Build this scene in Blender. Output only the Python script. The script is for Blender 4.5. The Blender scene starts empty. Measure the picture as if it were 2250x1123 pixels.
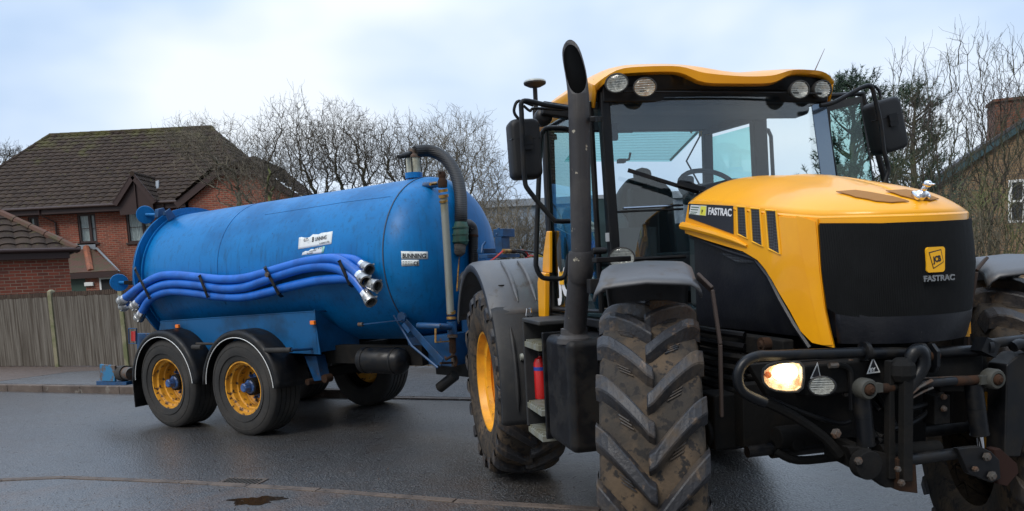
import bpy, bmesh, math, random
import numpy as np
from mathutils import Vector, Matrix
R_ = math.radians
PI = math.pi
sc = bpy.context.scene
COL = sc.collection

# ------------------------------------------------------------------ camera
F_PX, CAM_H, PITCH, ROLL, Y0 = 1690.0, 1.72, .0963, .0511, 754.3
_F = np.array([0, math.cos(PITCH), -math.sin(PITCH)]); _U = np.array([0, math.sin(PITCH), math.cos(PITCH)]); _R = np.array([1., 0, 0])
CR = _R*math.cos(ROLL)-_U*math.sin(ROLL); CU = _R*math.sin(ROLL)+_U*math.cos(ROLL)
cd = bpy.data.cameras.new('camera'); cam = bpy.data.objects.new('camera', cd); COL.objects.link(cam)
cd.sensor_width = 36; cd.lens = F_PX/2250*36; cd.shift_y = (Y0-561.5)/2250; cd.clip_end = 2000; cd.clip_start = .05
M = Matrix.Identity(4)
for i in range(3):
    M[i][0] = CR[i]; M[i][1] = CU[i]; M[i][2] = -_F[i]
M[2][3] = CAM_H
cam.matrix_world = M
sc.camera = cam

# ------------------------------------------------------------------ light and sky
SUN_EL, SUN_AZ = R_(48), R_(215)         # azimuth clockwise from +Y
w = bpy.data.worlds.new('World'); sc.world = w; w.use_nodes = True
nt = w.node_tree; N = nt.nodes; N.clear()
out = N.new('ShaderNodeOutputWorld'); bg = N.new('ShaderNodeBackground'); bg.inputs['Strength'].default_value = .1
sky = N.new('ShaderNodeTexSky'); sky.sky_type = 'NISHITA'; sky.sun_disc = False; sky.sun_elevation = SUN_EL; sky.sun_rotation = SUN_AZ
sky.air_density = 1.2; sky.dust_density = 2.0
tc = N.new('ShaderNodeTexCoord'); mp = N.new('ShaderNodeMapping'); mp.inputs['Scale'].default_value = (1.0, 1.0, 2.0)
nz = N.new('ShaderNodeTexNoise'); nz.inputs['Scale'].default_value = 2.1; nz.inputs['Detail'].default_value = 4; nz.inputs['Roughness'].default_value = .45; nz.inputs['Distortion'].default_value = .1
cr = N.new('ShaderNodeValToRGB'); e = cr.color_ramp
e.elements[0].position = .36; e.elements[0].color = (.25, .37, .56, 1)
e.elements[1].position = .63; e.elements[1].color = (.62, .66, .71, 1)
el = e.elements.new(.50); el.color = (.44, .53, .66, 1)
sc_ = N.new('ShaderNodeVectorMath'); sc_.operation = 'SCALE'; sc_.inputs['Scale'].default_value = 9.3
mx = N.new('ShaderNodeMixRGB'); mx.inputs['Fac'].default_value = .93
L = nt.links.new
L(tc.outputs['Generated'], mp.inputs['Vector']); L(mp.outputs[0], nz.inputs['Vector']); L(nz.outputs['Fac'], cr.inputs[0])
hz_ = N.new('ShaderNodeMapRange'); hz_.inputs['From Min'].default_value = .02; hz_.inputs['From Max'].default_value = .30; hz_.inputs['To Min'].default_value = .5; hz_.inputs['To Max'].default_value = 0
hs_ = N.new('ShaderNodeSeparateXYZ'); L(tc.outputs['Generated'], hs_.inputs[0]); L(hs_.outputs['Z'], hz_.inputs['Value']); hm_ = N.new('ShaderNodeMixRGB'); hm_.inputs[2].default_value = (.58, .62, .67, 1); L(hz_.outputs[0], hm_.inputs[0]); L(cr.outputs[0], hm_.inputs[1]); L(hm_.outputs[0], sc_.inputs[0]); sx_ = N.new('ShaderNodeSeparateXYZ'); L(tc.outputs['Generated'], sx_.inputs[0]); gr_ = N.new('ShaderNodeMapRange'); gr_.inputs['From Min'].default_value = .30; gr_.inputs['From Max'].default_value = 1.0; gr_.inputs['To Min'].default_value = 1.0; gr_.inputs['To Max'].default_value = 2.1
L(sx_.outputs['Z'], gr_.inputs['Value']); vm_ = N.new('ShaderNodeVectorMath'); vm_.operation = 'SCALE'; L(sc_.outputs[0], vm_.inputs[0]); L(gr_.outputs[0], vm_.inputs['Scale'])
bk_ = N.new('ShaderNodeMapRange'); bk_.inputs['From Min'].default_value = -.75; bk_.inputs['From Max'].default_value = .25; bk_.inputs['To Min'].default_value = .40; bk_.inputs['To Max'].default_value = 1.0; L(sx_.outputs['Y'], bk_.inputs['Value'])
vb_ = N.new('ShaderNodeVectorMath'); vb_.operation = 'SCALE'; L(vm_.outputs[0], vb_.inputs[0]); L(bk_.outputs[0], vb_.inputs['Scale']); vm_ = vb_
L(sky.outputs[0], mx.inputs[1]); L(vm_.outputs[0], mx.inputs[2]); L(mx.outputs[0], bg.inputs[0]); L(bg.outputs[0], out.inputs[0])
sd = bpy.data.lights.new('sun', 'SUN'); sd.energy = 1.3; sd.angle = R_(25); sd.color = (1, .95, .88)
so = bpy.data.objects.new('sun', sd); COL.objects.link(so)
sdir = Vector((math.sin(SUN_AZ)*math.cos(SUN_EL), math.cos(SUN_AZ)*math.cos(SUN_EL), math.sin(SUN_EL)))
so.rotation_euler = sdir.to_track_quat('Z', 'Y').to_euler(); so.location = sdir*50
sc.view_settings.view_transform = 'Standard'; sc.view_settings.look = 'None'; sc.view_settings.exposure = 0.8; sc.view_settings.gamma = 1
sc.view_settings.use_curve_mapping = False
sc.cycles.transparent_max_bounces = 24; sc.cycles.max_bounces = 8

# ------------------------------------------------------------------ materials
def mat(name, col, rough=.5, metal=0, spec=.5, coat=0, var=None, vscale=3, vdet=6, vlo=.45, vhi=.62, bump=0, bscale=40, vmap=(1, 1, 1), rvar=None, coord='Object', alpha=1, var2=None, v2scale=9, v2lo=.58, v2hi=.66):
    m = bpy.data.materials.new(name); m.use_nodes = True; t = m.node_tree; b = t.nodes['Principled BSDF']; L = t.links.new
    b.inputs['Base Color'].default_value = (*col, 1); b.inputs['Roughness'].default_value = rough; b.inputs['Metallic'].default_value = metal
    b.inputs['Specular IOR Level'].default_value = spec; b.inputs['Coat Weight'].default_value = coat; b.inputs['Coat Roughness'].default_value = .08
    tc = t.nodes.new('ShaderNodeTexCoord'); mp = t.nodes.new('ShaderNodeMapping'); mp.inputs['Scale'].default_value = vmap
    L(tc.outputs[coord], mp.inputs[0])
    cur = None
    def noise(s, d=6, r=.6):
        n = t.nodes.new('ShaderNodeTexNoise'); n.inputs['Scale'].default_value = s; n.inputs['Detail'].default_value = d; n.inputs['Roughness'].default_value = r
        L(mp.outputs[0], n.inputs['Vector']); return n
    def layer(cur, colr, s, lo, hi, d=6):
        n = noise(s, d); r = t.nodes.new('ShaderNodeMapRange'); r.inputs['From Min'].default_value = lo; r.inputs['From Max'].default_value = hi
        L(n.outputs['Fac'], r.inputs['Value']); x = t.nodes.new('ShaderNodeMix'); x.data_type = 'RGBA'
        if cur is None: x.inputs['A'].default_value = (*col, 1)
        else: L(cur, x.inputs['A'])
        x.inputs['B'].default_value = (*colr, 1); L(r.outputs[0], x.inputs['Factor']); return x.outputs['Result'], r
    if var: 
        cur, rr = layer(cur, var, vscale, vlo, vhi, vdet)
        if rvar is not None:
            q = t.nodes.new('ShaderNodeMapRange'); q.inputs['To Min'].default_value = rough; q.inputs['To Max'].default_value = rvar; L(rr.outputs[0], q.inputs['Value']); L(q.outputs[0], b.inputs['Roughness'])
    if var2: cur, _ = layer(cur, var2, v2scale, v2lo, v2hi)
    if cur: L(cur, b.inputs['Base Color'])
    if bump:
        n = noise(bscale, 4); bp = t.nodes.new('ShaderNodeBump'); bp.inputs['Strength'].default_value = 1; bp.inputs['Distance'].default_value = bump
        L(n.outputs['Fac'], bp.inputs['Height']); L(bp.outputs[0], b.inputs['Normal'])
    return m
def emis(name, col, st):
    m = bpy.data.materials.new(name); m.use_nodes = True; b = m.node_tree.nodes['Principled BSDF']
    b.inputs['Base Color'].default_value = (*col, 1); b.inputs['Emission Color'].default_value = (*col, 1); b.inputs['Emission Strength'].default_value = st
    return m
def glass(name, tint=(.8, .9, .9), refl=1.0, rough=.0, base=.0):
    m = bpy.data.materials.new(name); m.use_nodes = True; t = m.node_tree; t.nodes.clear(); L = t.links.new
    o = t.nodes.new('ShaderNodeOutputMaterial'); a = t.nodes.new('ShaderNodeBsdfTransparent'); g = t.nodes.new('ShaderNodeBsdfGlossy'); g.inputs['Roughness'].default_value = rough
    a.inputs[0].default_value = (*tint, 1); x = t.nodes.new('ShaderNodeMixShader'); f = t.nodes.new('ShaderNodeFresnel'); ge = t.nodes.new('ShaderNodeNewGeometry'); io = t.nodes.new('ShaderNodeMapRange'); io.inputs['To Min'].default_value = 1.5; io.inputs['To Max'].default_value = 1/1.5; L(ge.outputs['Backfacing'], io.inputs['Value']); L(io.outputs[0], f.inputs['IOR'])
    mm = t.nodes.new('ShaderNodeMath'); mm.operation = 'MULTIPLY_ADD'; mm.inputs[1].default_value = refl; mm.inputs[2].default_value = base; mm.use_clamp = True
    L(f.outputs[0], mm.inputs[0]); L(mm.outputs[0], x.inputs[0]); L(a.outputs[0], x.inputs[1]); L(g.outputs[0], x.inputs[2]); L(x.outputs[0], o.inputs[0]); return m
YEL = (.85, .375, .005)
MT = dict(
 yellow=mat('yellow_paint', YEL, .36, spec=.35, coat=.32, var2=(.50, .23, .03), v2scale=26, v2lo=.68, v2hi=.80, var=(.78, .33, .008), vscale=2.0, bump=.0004, bscale=9),
 yplain=mat('yellow_plastic', (.84, .42, .01), .4),
 rimy=mat('rim_yellow', (.80, .36, .012), .45, var=(.55, .24, .015), vscale=5, var2=(.10, .045, .02), v2scale=14, v2lo=.64, v2hi=.70),
 rimold=mat('rim_yellow_worn', (.66, .31, .02), .55, var=(.42, .19, .02), vscale=6, var2=(.06, .028, .015), v2scale=17, v2lo=.55, v2hi=.62),
 blue=mat('tank_blue', (.0006, .150, .41), .40, spec=.28, var=(.001, .11, .31), vscale=1.4, rvar=.5, bump=.0007, bscale=7, var2=(.004, .06, .17), v2scale=42, v2lo=.62, v2hi=.70),
 blued=mat('dull_shaded_blue', (.003, .055, .16), .5, var=(.006, .035, .09), vscale=6, var2=(.09, .05, .03), v2scale=11, v2lo=.63, v2hi=.68),  # dull blue with rust specks, base darkened to paint in underbody shade
 bluerust=mat('rusty_blue', (.02, .15, .30), .6, var=(.10, .07, .05), vscale=9, vlo=.5, vhi=.58),
 hose=mat('hose_blue', (.006, .125, .54), .38, var=(.005, .09, .40), vscale=5, vmap=(1, 1, 1)),
 hub=mat('hub_blue', (.03, .09, .26), .45, var=(.02, .04, .10), vscale=12),
 rubber=mat('tyre_rubber', (.026, .026, .026), .8, spec=.3, var=(.05, .045, .04), vscale=3.5, vlo=.4, vhi=.7, bump=.002, bscale=30),
 rubberlug=mat('muddy_lug_rubber', (.020, .020, .023), .5, var=(.070, .052, .036), vscale=7, vlo=.48, vhi=.66, rvar=.9, bump=.004, bscale=45, var2=(.11, .075, .048), v2scale=16, v2lo=.60, v2hi=.68),
 mudrub=mat('muddy_rubber', (.040, .034, .028), .85, spec=.25, var=(.105, .074, .047), vscale=4.5, vlo=.44, vhi=.66, var2=(.022, .020, .019), v2scale=24, v2lo=.53, v2hi=.60, bump=.004, bscale=35),
 black=mat('black_paint', (.005, .0055, .007), .42, spec=.3, var=(.011, .010, .009), vscale=7, rvar=.65, bump=.0008, bscale=25, var2=(.045, .040, .034), v2scale=38, v2lo=.69, v2hi=.75),
 satin=mat('satin_black_tube', (.004, .005, .007), .36, spec=.3, var=(.010, .009, .008), vscale=14, rvar=.6, bump=.0006, bscale=40),
 grime=mat('grimy_black', (.007, .007, .007), .8, spec=.2, var=(.013, .011, .009), vscale=8, vlo=.5, vhi=.7, bump=.004, bscale=22),
 engine=mat('engine_cover', (.006, .007, .011), .42, spec=.4, var=(.012, .013, .016), vscale=5, bump=.0012, bscale=50, var2=(.07, .07, .07), v2scale=75, v2lo=.70, v2hi=.74),
 plastic=mat('grey_plastic', (.075, .078, .085), .42, var=(.11, .11, .11), vscale=5, vlo=.5, vhi=.72, rvar=.62, bump=.0005, bscale=90, var2=(.06, .052, .045), v2scale=9),
 plasticd=mat('dark_grey_plastic', (.020, .021, .023), .6, spec=.35, var=(.035, .034, .032), vscale=4, bump=.001, bscale=60),
 mirror=mat('mirror_shell', (.009, .0095, .011), .55, spec=.35, bump=.0006, bscale=120),
 exhaust=mat('exhaust_grey', (.035, .034, .037), .6, metal=.2, var=(.055, .051, .05), vscale=5, bump=.0015, bscale=35, var2=(.36, .33, .26), v2scale=15, v2lo=.675, v2hi=.685),
 chrome=mat('chrome', (.8, .8, .82), .12, metal=1),
 alu=mat('aluminium', (.42, .42, .41), .42, metal=1, var=(.3, .3, .3), vscale=20),
 galv=mat('galvanised', (.24, .25, .22), .55, metal=.3, var=(.20, .19, .13), vscale=9, vmap=(1, 1, .3)),
 brass=mat('brass_fitting', (.40, .23, .06), .45, metal=.7, var=(.2, .1, .04), vscale=20),
 rust=mat('rust', (.040, .019, .010), .85, spec=.2, var=(.028, .017, .012), vscale=20, bump=.002, bscale=60),
 steel=mat('dull_steel', (.11, .10, .09), .55, metal=.5, var=(.13, .07, .04), vscale=18),
 green=mat('valve_green', (.03, .10, .075), .5, var=(.05, .09, .06), vscale=14, bump=.001),
 white=mat('white_paint', (.72, .73, .72), .5),
 sticker=mat('weathered_sticker', (.66, .69, .68), .55, var=(.45, .50, .50), vscale=22, vlo=.55, vhi=.7),
 text=mat('black_lettering', (.015, .015, .02), .5),
 textw=mat('white_lettering', (.75, .76, .78), .4),
 blackstick=mat('black_name_panel', (.014, .016, .022), .5),
 red=mat('red_paint', (.50, .012, .012), .35, coat=.3),
 redhose=mat('red_hose', (.5, .03, .02), .4), yelhose=mat('yellow_hose', (.6, .42, .04), .4),
 orange=mat('amber_lens', (.85, .20, .01), .3),
 redl=mat('red_lens', (.4, .02, .015), .3),
 lensclear=mat('lamp_reflector', (.72, .74, .70), .22, metal=.35, var=(.42, .43, .40), vscale=60, bump=.004, bscale=90),
 lensamber=mat('lamp_amber_reflector', (.75, .68, .55), .25, metal=.3, var=(.6, .38, .22), vscale=30, bump=.003, bscale=80),
 glassw=glass('windscreen_glass', (.92, .97, .98), 1.2, 0, .075),
 glassg=glass('green_tinted_glass', (.70, .92, .90), 1.0, 0, .02),
 glassd=glass('door_glass', (.66, .84, .82), .8, 0, .06),
 glassl=glass('lamp_glass', (.95, .95, .95), 1.0, 0, .02),
 glassh=glass('house_glass', (.92, .95, .95), .8, .0, .02),
 sight=mat('sight_glass', (.50, .47, .34), .25, var=(.25, .22, .14), vscale=12, vmap=(1, 1, .4)),
 interior=mat('cab_interior', (.10, .11, .122), .8), 
 seat=mat('seat_cloth', (.045, .05, .055), .9),
 wpvc=mat('white_window_frame', (.70, .71, .70), .4), brownf=mat('dark_brown_joinery', (.035, .016, .014), .5),
 curtain=mat('net_curtain', (.80, .82, .80), .9, var=(.45, .48, .48), vscale=14, vmap=(6, 6, .4), vlo=.4, vhi=.6),
 dark=mat('dark_interior', (.012, .013, .014), .8),
 clad=mat('grey_cladding', (.26, .29, .33), .55, var=(.22, .25, .29), vscale=1),
 lead=mat('lead_flashing', (.22, .25, .28), .6), terracotta=mat('terracotta', (.26, .085, .04), .8, var=(.15, .06, .035), vscale=5),
 concrete=mat('mossy_concrete', (.22, .20, .13), .9, var=(.12, .13, .06), vscale=4, bump=.004, bscale=40),
 kerb=mat('kerb_stone', (.115, .088, .072), .8, var=(.07, .052, .042), vscale=3, bump=.004, bscale=40, var2=(.16, .14, .12), v2scale=8),
 bark=mat('tree_bark', (.085, .075, .050), .9, var=(.10, .115, .035), vscale=1.6, vlo=.5, vhi=.62),
 twig=mat('twigs', (.115, .096, .072), .9, var=(.070, .060, .045), vscale=1.3, vlo=.4, vhi=.6),
 twigp=mat('pale_twigs', (.19, .16, .115), .9, var=(.095, .082, .058), vscale=1.1, vlo=.4, vhi=.6),
 twigr=mat('reddish_twigs', (.050, .040, .034), .9, var=(.050, .055, .026), vscale=1.2, vlo=.45, vhi=.6),
 needle=mat('pine_needles', (.018, .042, .022), .8, var=(.035, .07, .03), vscale=3, vlo=.4, vhi=.65),
 hedge=mat('dark_hedge_leaf', (.020, .038, .018), .8, var=(.045, .05, .025), vscale=3),
 litter=mat('dead_leaves', (.07, .045, .03), .9, var=(.03, .02, .015), vscale=20),
)
def brick(name, c1, c2, mortar, dark):
    m = bpy.data.materials.new(name); m.use_nodes = True; t = m.node_tree; b = t.nodes['Principled BSDF']; L = t.links.new; b.inputs['Roughness'].default_value = .9
    g = t.nodes.new('ShaderNodeTexCoord'); s = t.nodes.new('ShaderNodeSeparateXYZ'); a = t.nodes.new('ShaderNodeMath'); c = t.nodes.new('ShaderNodeCombineXYZ')
    L(g.outputs['Object'], s.inputs[0]); L(s.outputs['X'], a.inputs[0]); L(s.outputs['Y'], a.inputs[1]); L(a.outputs[0], c.inputs['X']); L(s.outputs['Z'], c.inputs['Y'])
    k = t.nodes.new('ShaderNodeTexBrick'); L(c.outputs[0], k.inputs['Vector']); k.inputs['Scale'].default_value = 1; k.inputs['Brick Width'].default_value = .225; k.inputs['Row Height'].default_value = .075
    k.inputs['Mortar Size'].default_value = .009; k.inputs['Mortar Smooth'].default_value = .3; k.inputs['Bias'].default_value = -.1
    k.inputs['Color1'].default_value = (*c1, 1); k.inputs['Color2'].default_value = (*c2, 1); k.inputs['Mortar'].default_value = (*mortar, 1)
    n = t.nodes.new('ShaderNodeTexNoise'); n.inputs['Scale'].default_value = 1.2; n.inputs['Detail'].default_value = 6; L(g.outputs['Object'], n.inputs['Vector'])
    r = t.nodes.new('ShaderNodeMapRange'); r.inputs['From Min'].default_value = .45; r.inputs['From Max'].default_value = .75; r.inputs['To Max'].default_value = .7; L(n.outputs['Fac'], r.inputs['Value'])
    x = t.nodes.new('ShaderNodeMix'); x.data_type = 'RGBA'; L(r.outputs[0], x.inputs['Factor']); L(k.outputs['Color'], x.inputs['A']); x.inputs['B'].default_value = (*dark, 1); L(x.outputs['Result'], b.inputs['Base Color'])
    bp = t.nodes.new('ShaderNodeBump'); bp.inputs['Distance'].default_value = .008; bp.invert = True; L(k.outputs['Fac'], bp.inputs['Height']); L(bp.outputs[0], b.inputs['Normal'])
    return m
MT['brickr'] = brick('red_brick', (.30, .072, .040), (.15, .044, .030), (.30, .22, .16), (.12, .045, .032))
MT['bricky'] = brick('buff_brick', (.26, .175, .095), (.19, .12, .07), (.16, .13, .10), (.11, .08, .05))
MT['brickc'] = brick('chimney_brick', (.20, .075, .045), (.12, .055, .035), (.14, .11, .08), (.07, .05, .04))
def tilemat(name, moss):
    m = mat(name, (.033, .023, .018), .85, spec=.2, var=(.055, .038, .028), vscale=3, vlo=.4, vhi=.65, var2=(.08, .07, .028), v2scale=7, v2lo=.60, v2hi=.70, bump=.004, bscale=30)
    t = m.node_tree; b = t.nodes['Principled BSDF']; L = t.links.new
    src = b.inputs['Base Color'].links[0].from_socket
    g = t.nodes.new('ShaderNodeTexCoord'); s = t.nodes.new('ShaderNodeSeparateXYZ'); L(g.outputs['Object'], s.inputs[0])
    n = t.nodes.new('ShaderNodeTexNoise'); n.inputs['Scale'].default_value = 1.7; n.inputs['Detail'].default_value = 7; L(g.outputs['Object'], n.inputs['Vector'])
    a = t.nodes.new('ShaderNodeMapRange'); a.inputs['From Min'].default_value = moss[0]; a.inputs['From Max'].default_value = moss[1]; a.inputs['To Max'].default_value = .42; L(s.outputs['Z'], a.inputs['Value'])
    q = t.nodes.new('ShaderNodeMath'); q.operation = 'ADD'; L(a.outputs[0], q.inputs[0]); L(n.outputs['Fac'], q.inputs[1])
    r = t.nodes.new('ShaderNodeMapRange'); r.inputs['From Min'].default_value = .72; r.inputs['From Max'].default_value = 1.15; L(q.outputs[0], r.inputs['Value'])
    x = t.nodes.new('ShaderNodeMix'); x.data_type = 'RGBA'; L(r.outputs[0], x.inputs['Factor']); L(src, x.inputs['A']); x.inputs['B'].default_value = (.095, .095, .028, 1); L(x.outputs['Result'], b.inputs['Base Color'])
    return m
MT['tile'] = tilemat('mossy_roof_tiles', (6.2, 9.0)); MT['tileg'] = tilemat('garage_roof_tiles', (3.0, 6.0)); MT['tiler'] = mat('reddish_tiles', (.10, .05, .035), .85, var=(.07, .06, .03), vscale=4)
def asphalt(name, base, brown, blo=.5, bhi=.7, wet=(.30, .55), stone=(.09, .09, .09)):
    m = bpy.data.materials.new(name); m.use_nodes = True; t = m.node_tree; b = t.nodes['Principled BSDF']; L = t.links.new
    g = t.nodes.new('ShaderNodeTexCoord')
    def nz(s, d, r=.6):
        n = t.nodes.new('ShaderNodeTexNoise'); n.inputs['Scale'].default_value = s; n.inputs['Detail'].default_value = d; n.inputs['Roughness'].default_value = r; L(g.outputs['Object'], n.inputs['Vector']); return n
    def mr(src, a, c, ta=0, tb=1):
        r = t.nodes.new('ShaderNodeMapRange'); r.inputs['From Min'].default_value = a; r.inputs['From Max'].default_value = c; r.inputs['To Min'].default_value = ta; r.inputs['To Max'].default_value = tb; L(src, r.inputs['Value']); return r.outputs[0]
    def mix(f, A, B):
        x = t.nodes.new('ShaderNodeMix'); x.data_type = 'RGBA'; L(f, x.inputs['Factor'])
        for k, v in (('A', A), ('B', B)):
            if isinstance(v, tuple): x.inputs[k].default_value = (*v, 1)
            else: L(v, x.inputs[k])
        return x.outputs['Result']
    big = nz(.35, 5); mid = nz(2.2, 6); vo = t.nodes.new('ShaderNodeTexVoronoi'); vo.inputs['Scale'].default_value = 55; L(g.outputs['Object'], vo.inputs['Vector'])
    c = mix(mr(vo.outputs['Distance'], .05, .45), stone, base)
    c = mix(mr(mid.outputs['Fac'], blo, bhi), c, brown); c = mix(mr(big.outputs['Fac'], .45, .75), c, tuple(v*.7 for v in base))
    L(c, b.inputs['Base Color']); fine = nz(9, 6); L(mr(fine.outputs['Fac'], .35, .68, *wet), b.inputs['Roughness']); b.inputs['Specular IOR Level'].default_value = .8; b.inputs['Coat Weight'].default_value = 1.0*(wet[0] < .35); b.inputs['Coat Roughness'].default_value = .36
    bp = t.nodes.new('ShaderNodeBump'); bp.inputs['Distance'].default_value = .011; bp.inputs['Strength'].default_value = 1; bp.invert = True; L(vo.outputs['Distance'], bp.inputs['Height'])
    bq = t.nodes.new('ShaderNodeBump'); bq.inputs['Distance'].default_value = .015; bq.inputs['Strength'].default_value = .8; L(nz(38, 4).outputs['Fac'], bq.inputs['Height']); L(bp.outputs[0], bq.inputs['Normal']); L(bq.outputs[0], b.inputs['Normal'])
    return m
MT['road'] = asphalt('wet_asphalt', (.034, .033, .033), (.050, .037, .028), .45, .75, (.26, .46), (.21, .205, .20))
MT['path'] = asphalt('footpath_asphalt', (.085, .085, .088), (.07, .062, .055), .5, .8, (.4, .7), (.13, .13, .13))
MT['path2'] = asphalt('driveway_asphalt', (.036, .035, .035), (.075, .048, .032), .46, .62, (.26, .6), (.20, .19, .18)); MT['kerbf'] = mat('flush_kerb_stone', (.105, .080, .064), .75, var=(.06, .047, .04), vscale=5, bump=.004, bscale=40)
MT['brownpath'] = asphalt('brick_path', (.105, .075, .060), (.085, .06, .05), .5, .8, (.5, .8), (.14, .11, .09))
MT['puddle'] = mat('puddle_water', (.014, .008, .004), .16, spec=.5, var=(.006, .004, .003), vscale=8)
MT['earth'] = mat('earth_and_grass', (.05, .06, .03), .95, var=(.06, .045, .03), vscale=.6)
m = bpy.data.materials.new('vent_mesh'); m.use_nodes = True; t = m.node_tree; b = t.nodes['Principled BSDF']
g = t.nodes.new('ShaderNodeTexCoord'); ch = t.nodes.new('ShaderNodeTexChecker'); ch.inputs['Scale'].default_value = 110; mp = t.nodes.new('ShaderNodeMapping'); mp.inputs['Rotation'].default_value = (0, R_(40), 0)
t.links.new(g.outputs['Object'], mp.inputs[0]); t.links.new(mp.outputs[0], ch.inputs[0]); ch.inputs[1].default_value = (.004, .004, .004, 1); ch.inputs[2].default_value = (.05, .055, .065, 1); t.links.new(ch.outputs[0], b.inputs['Base Color']); b.inputs['Roughness'].default_value = .4
MT['mesh'] = m
def ribbed(name, col, axis, freq, dist, rough):
    m = mat(name, col, rough, var=tuple(v*1.7 for v in col), vscale=6, vlo=.5, vhi=.75); t = m.node_tree; b = t.nodes['Principled BSDF']
    g = t.nodes.new('ShaderNodeTexCoord'); wv = t.nodes.new('ShaderNodeTexWave'); wv.bands_direction = axis; wv.inputs['Scale'].default_value = freq
    t.links.new(g.outputs['Object'], wv.inputs[0]); bp = t.nodes.new('ShaderNodeBump'); bp.inputs['Distance'].default_value = dist; t.links.new(wv.outputs['Fac'], bp.inputs['Height']); t.links.new(bp.outputs[0], b.inputs['Normal']); return m
MT['grille'] = ribbed('grille_louvres', (.004, .0045, .005), 'Y', 55, .0014, .7); MT['grille'].node_tree.nodes['Principled BSDF'].inputs['Specular IOR Level'].default_value = .15
MT['duct'] = ribbed('black_ribbed_duct', (.003, .003, .0035), 'Z', 16, .002, .6)
MT['cladr'] = ribbed('ribbed_cladding', (.19, .23, .28), 'X', .9, .05, .5)
MT['wood'] = mat('weathered_fence_boards', (.070, .058, .047), .9, spec=.2, var=(.185, .170, .148), vscale=3.2, vlo=.38, vhi=.66, vmap=(10, 10, .25), var2=(.045, .038, .03), v2scale=9, v2lo=.60, v2hi=.72, bump=.004, bscale=16)
MT['woodb'] = mat('brown_trellis_wood', (.045, .027, .019), .9, var=(.075, .052, .036), vscale=4, vmap=(4, 4, .5))

def runs(m, col, lo, hi, mp_=(7, 7, .45)):
    t = m.node_tree; b = t.nodes['Principled BSDF']; L = t.links.new; src = b.inputs['Base Color'].links[0].from_socket; g = t.nodes.new('ShaderNodeTexCoord'); q = t.nodes.new('ShaderNodeMapping'); q.inputs['Scale'].default_value = mp_; L(g.outputs['Object'], q.inputs[0])
    n = t.nodes.new('ShaderNodeTexNoise'); n.inputs['Scale'].default_value = 3; n.inputs['Detail'].default_value = 8; n.inputs['Roughness'].default_value = .65; L(q.outputs[0], n.inputs['Vector']); r = t.nodes.new('ShaderNodeMapRange'); r.inputs['From Min'].default_value = lo; r.inputs['From Max'].default_value = hi; r.inputs['To Max'].default_value = .55; L(n.outputs['Fac'], r.inputs['Value'])
    x = t.nodes.new('ShaderNodeMix'); x.data_type = 'RGBA'; L(r.outputs[0], x.inputs['Factor']); L(src, x.inputs['A']); x.inputs['B'].default_value = (*col, 1); L(x.outputs['Result'], b.inputs['Base Color'])
runs(MT['blue'], (.008, .05, .10), .52, .72); runs(MT['wood'], (.03, .026, .02), .55, .66, (14, 14, .3)); runs(MT['exhaust'], (.02, .018, .018), .5, .7)
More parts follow.
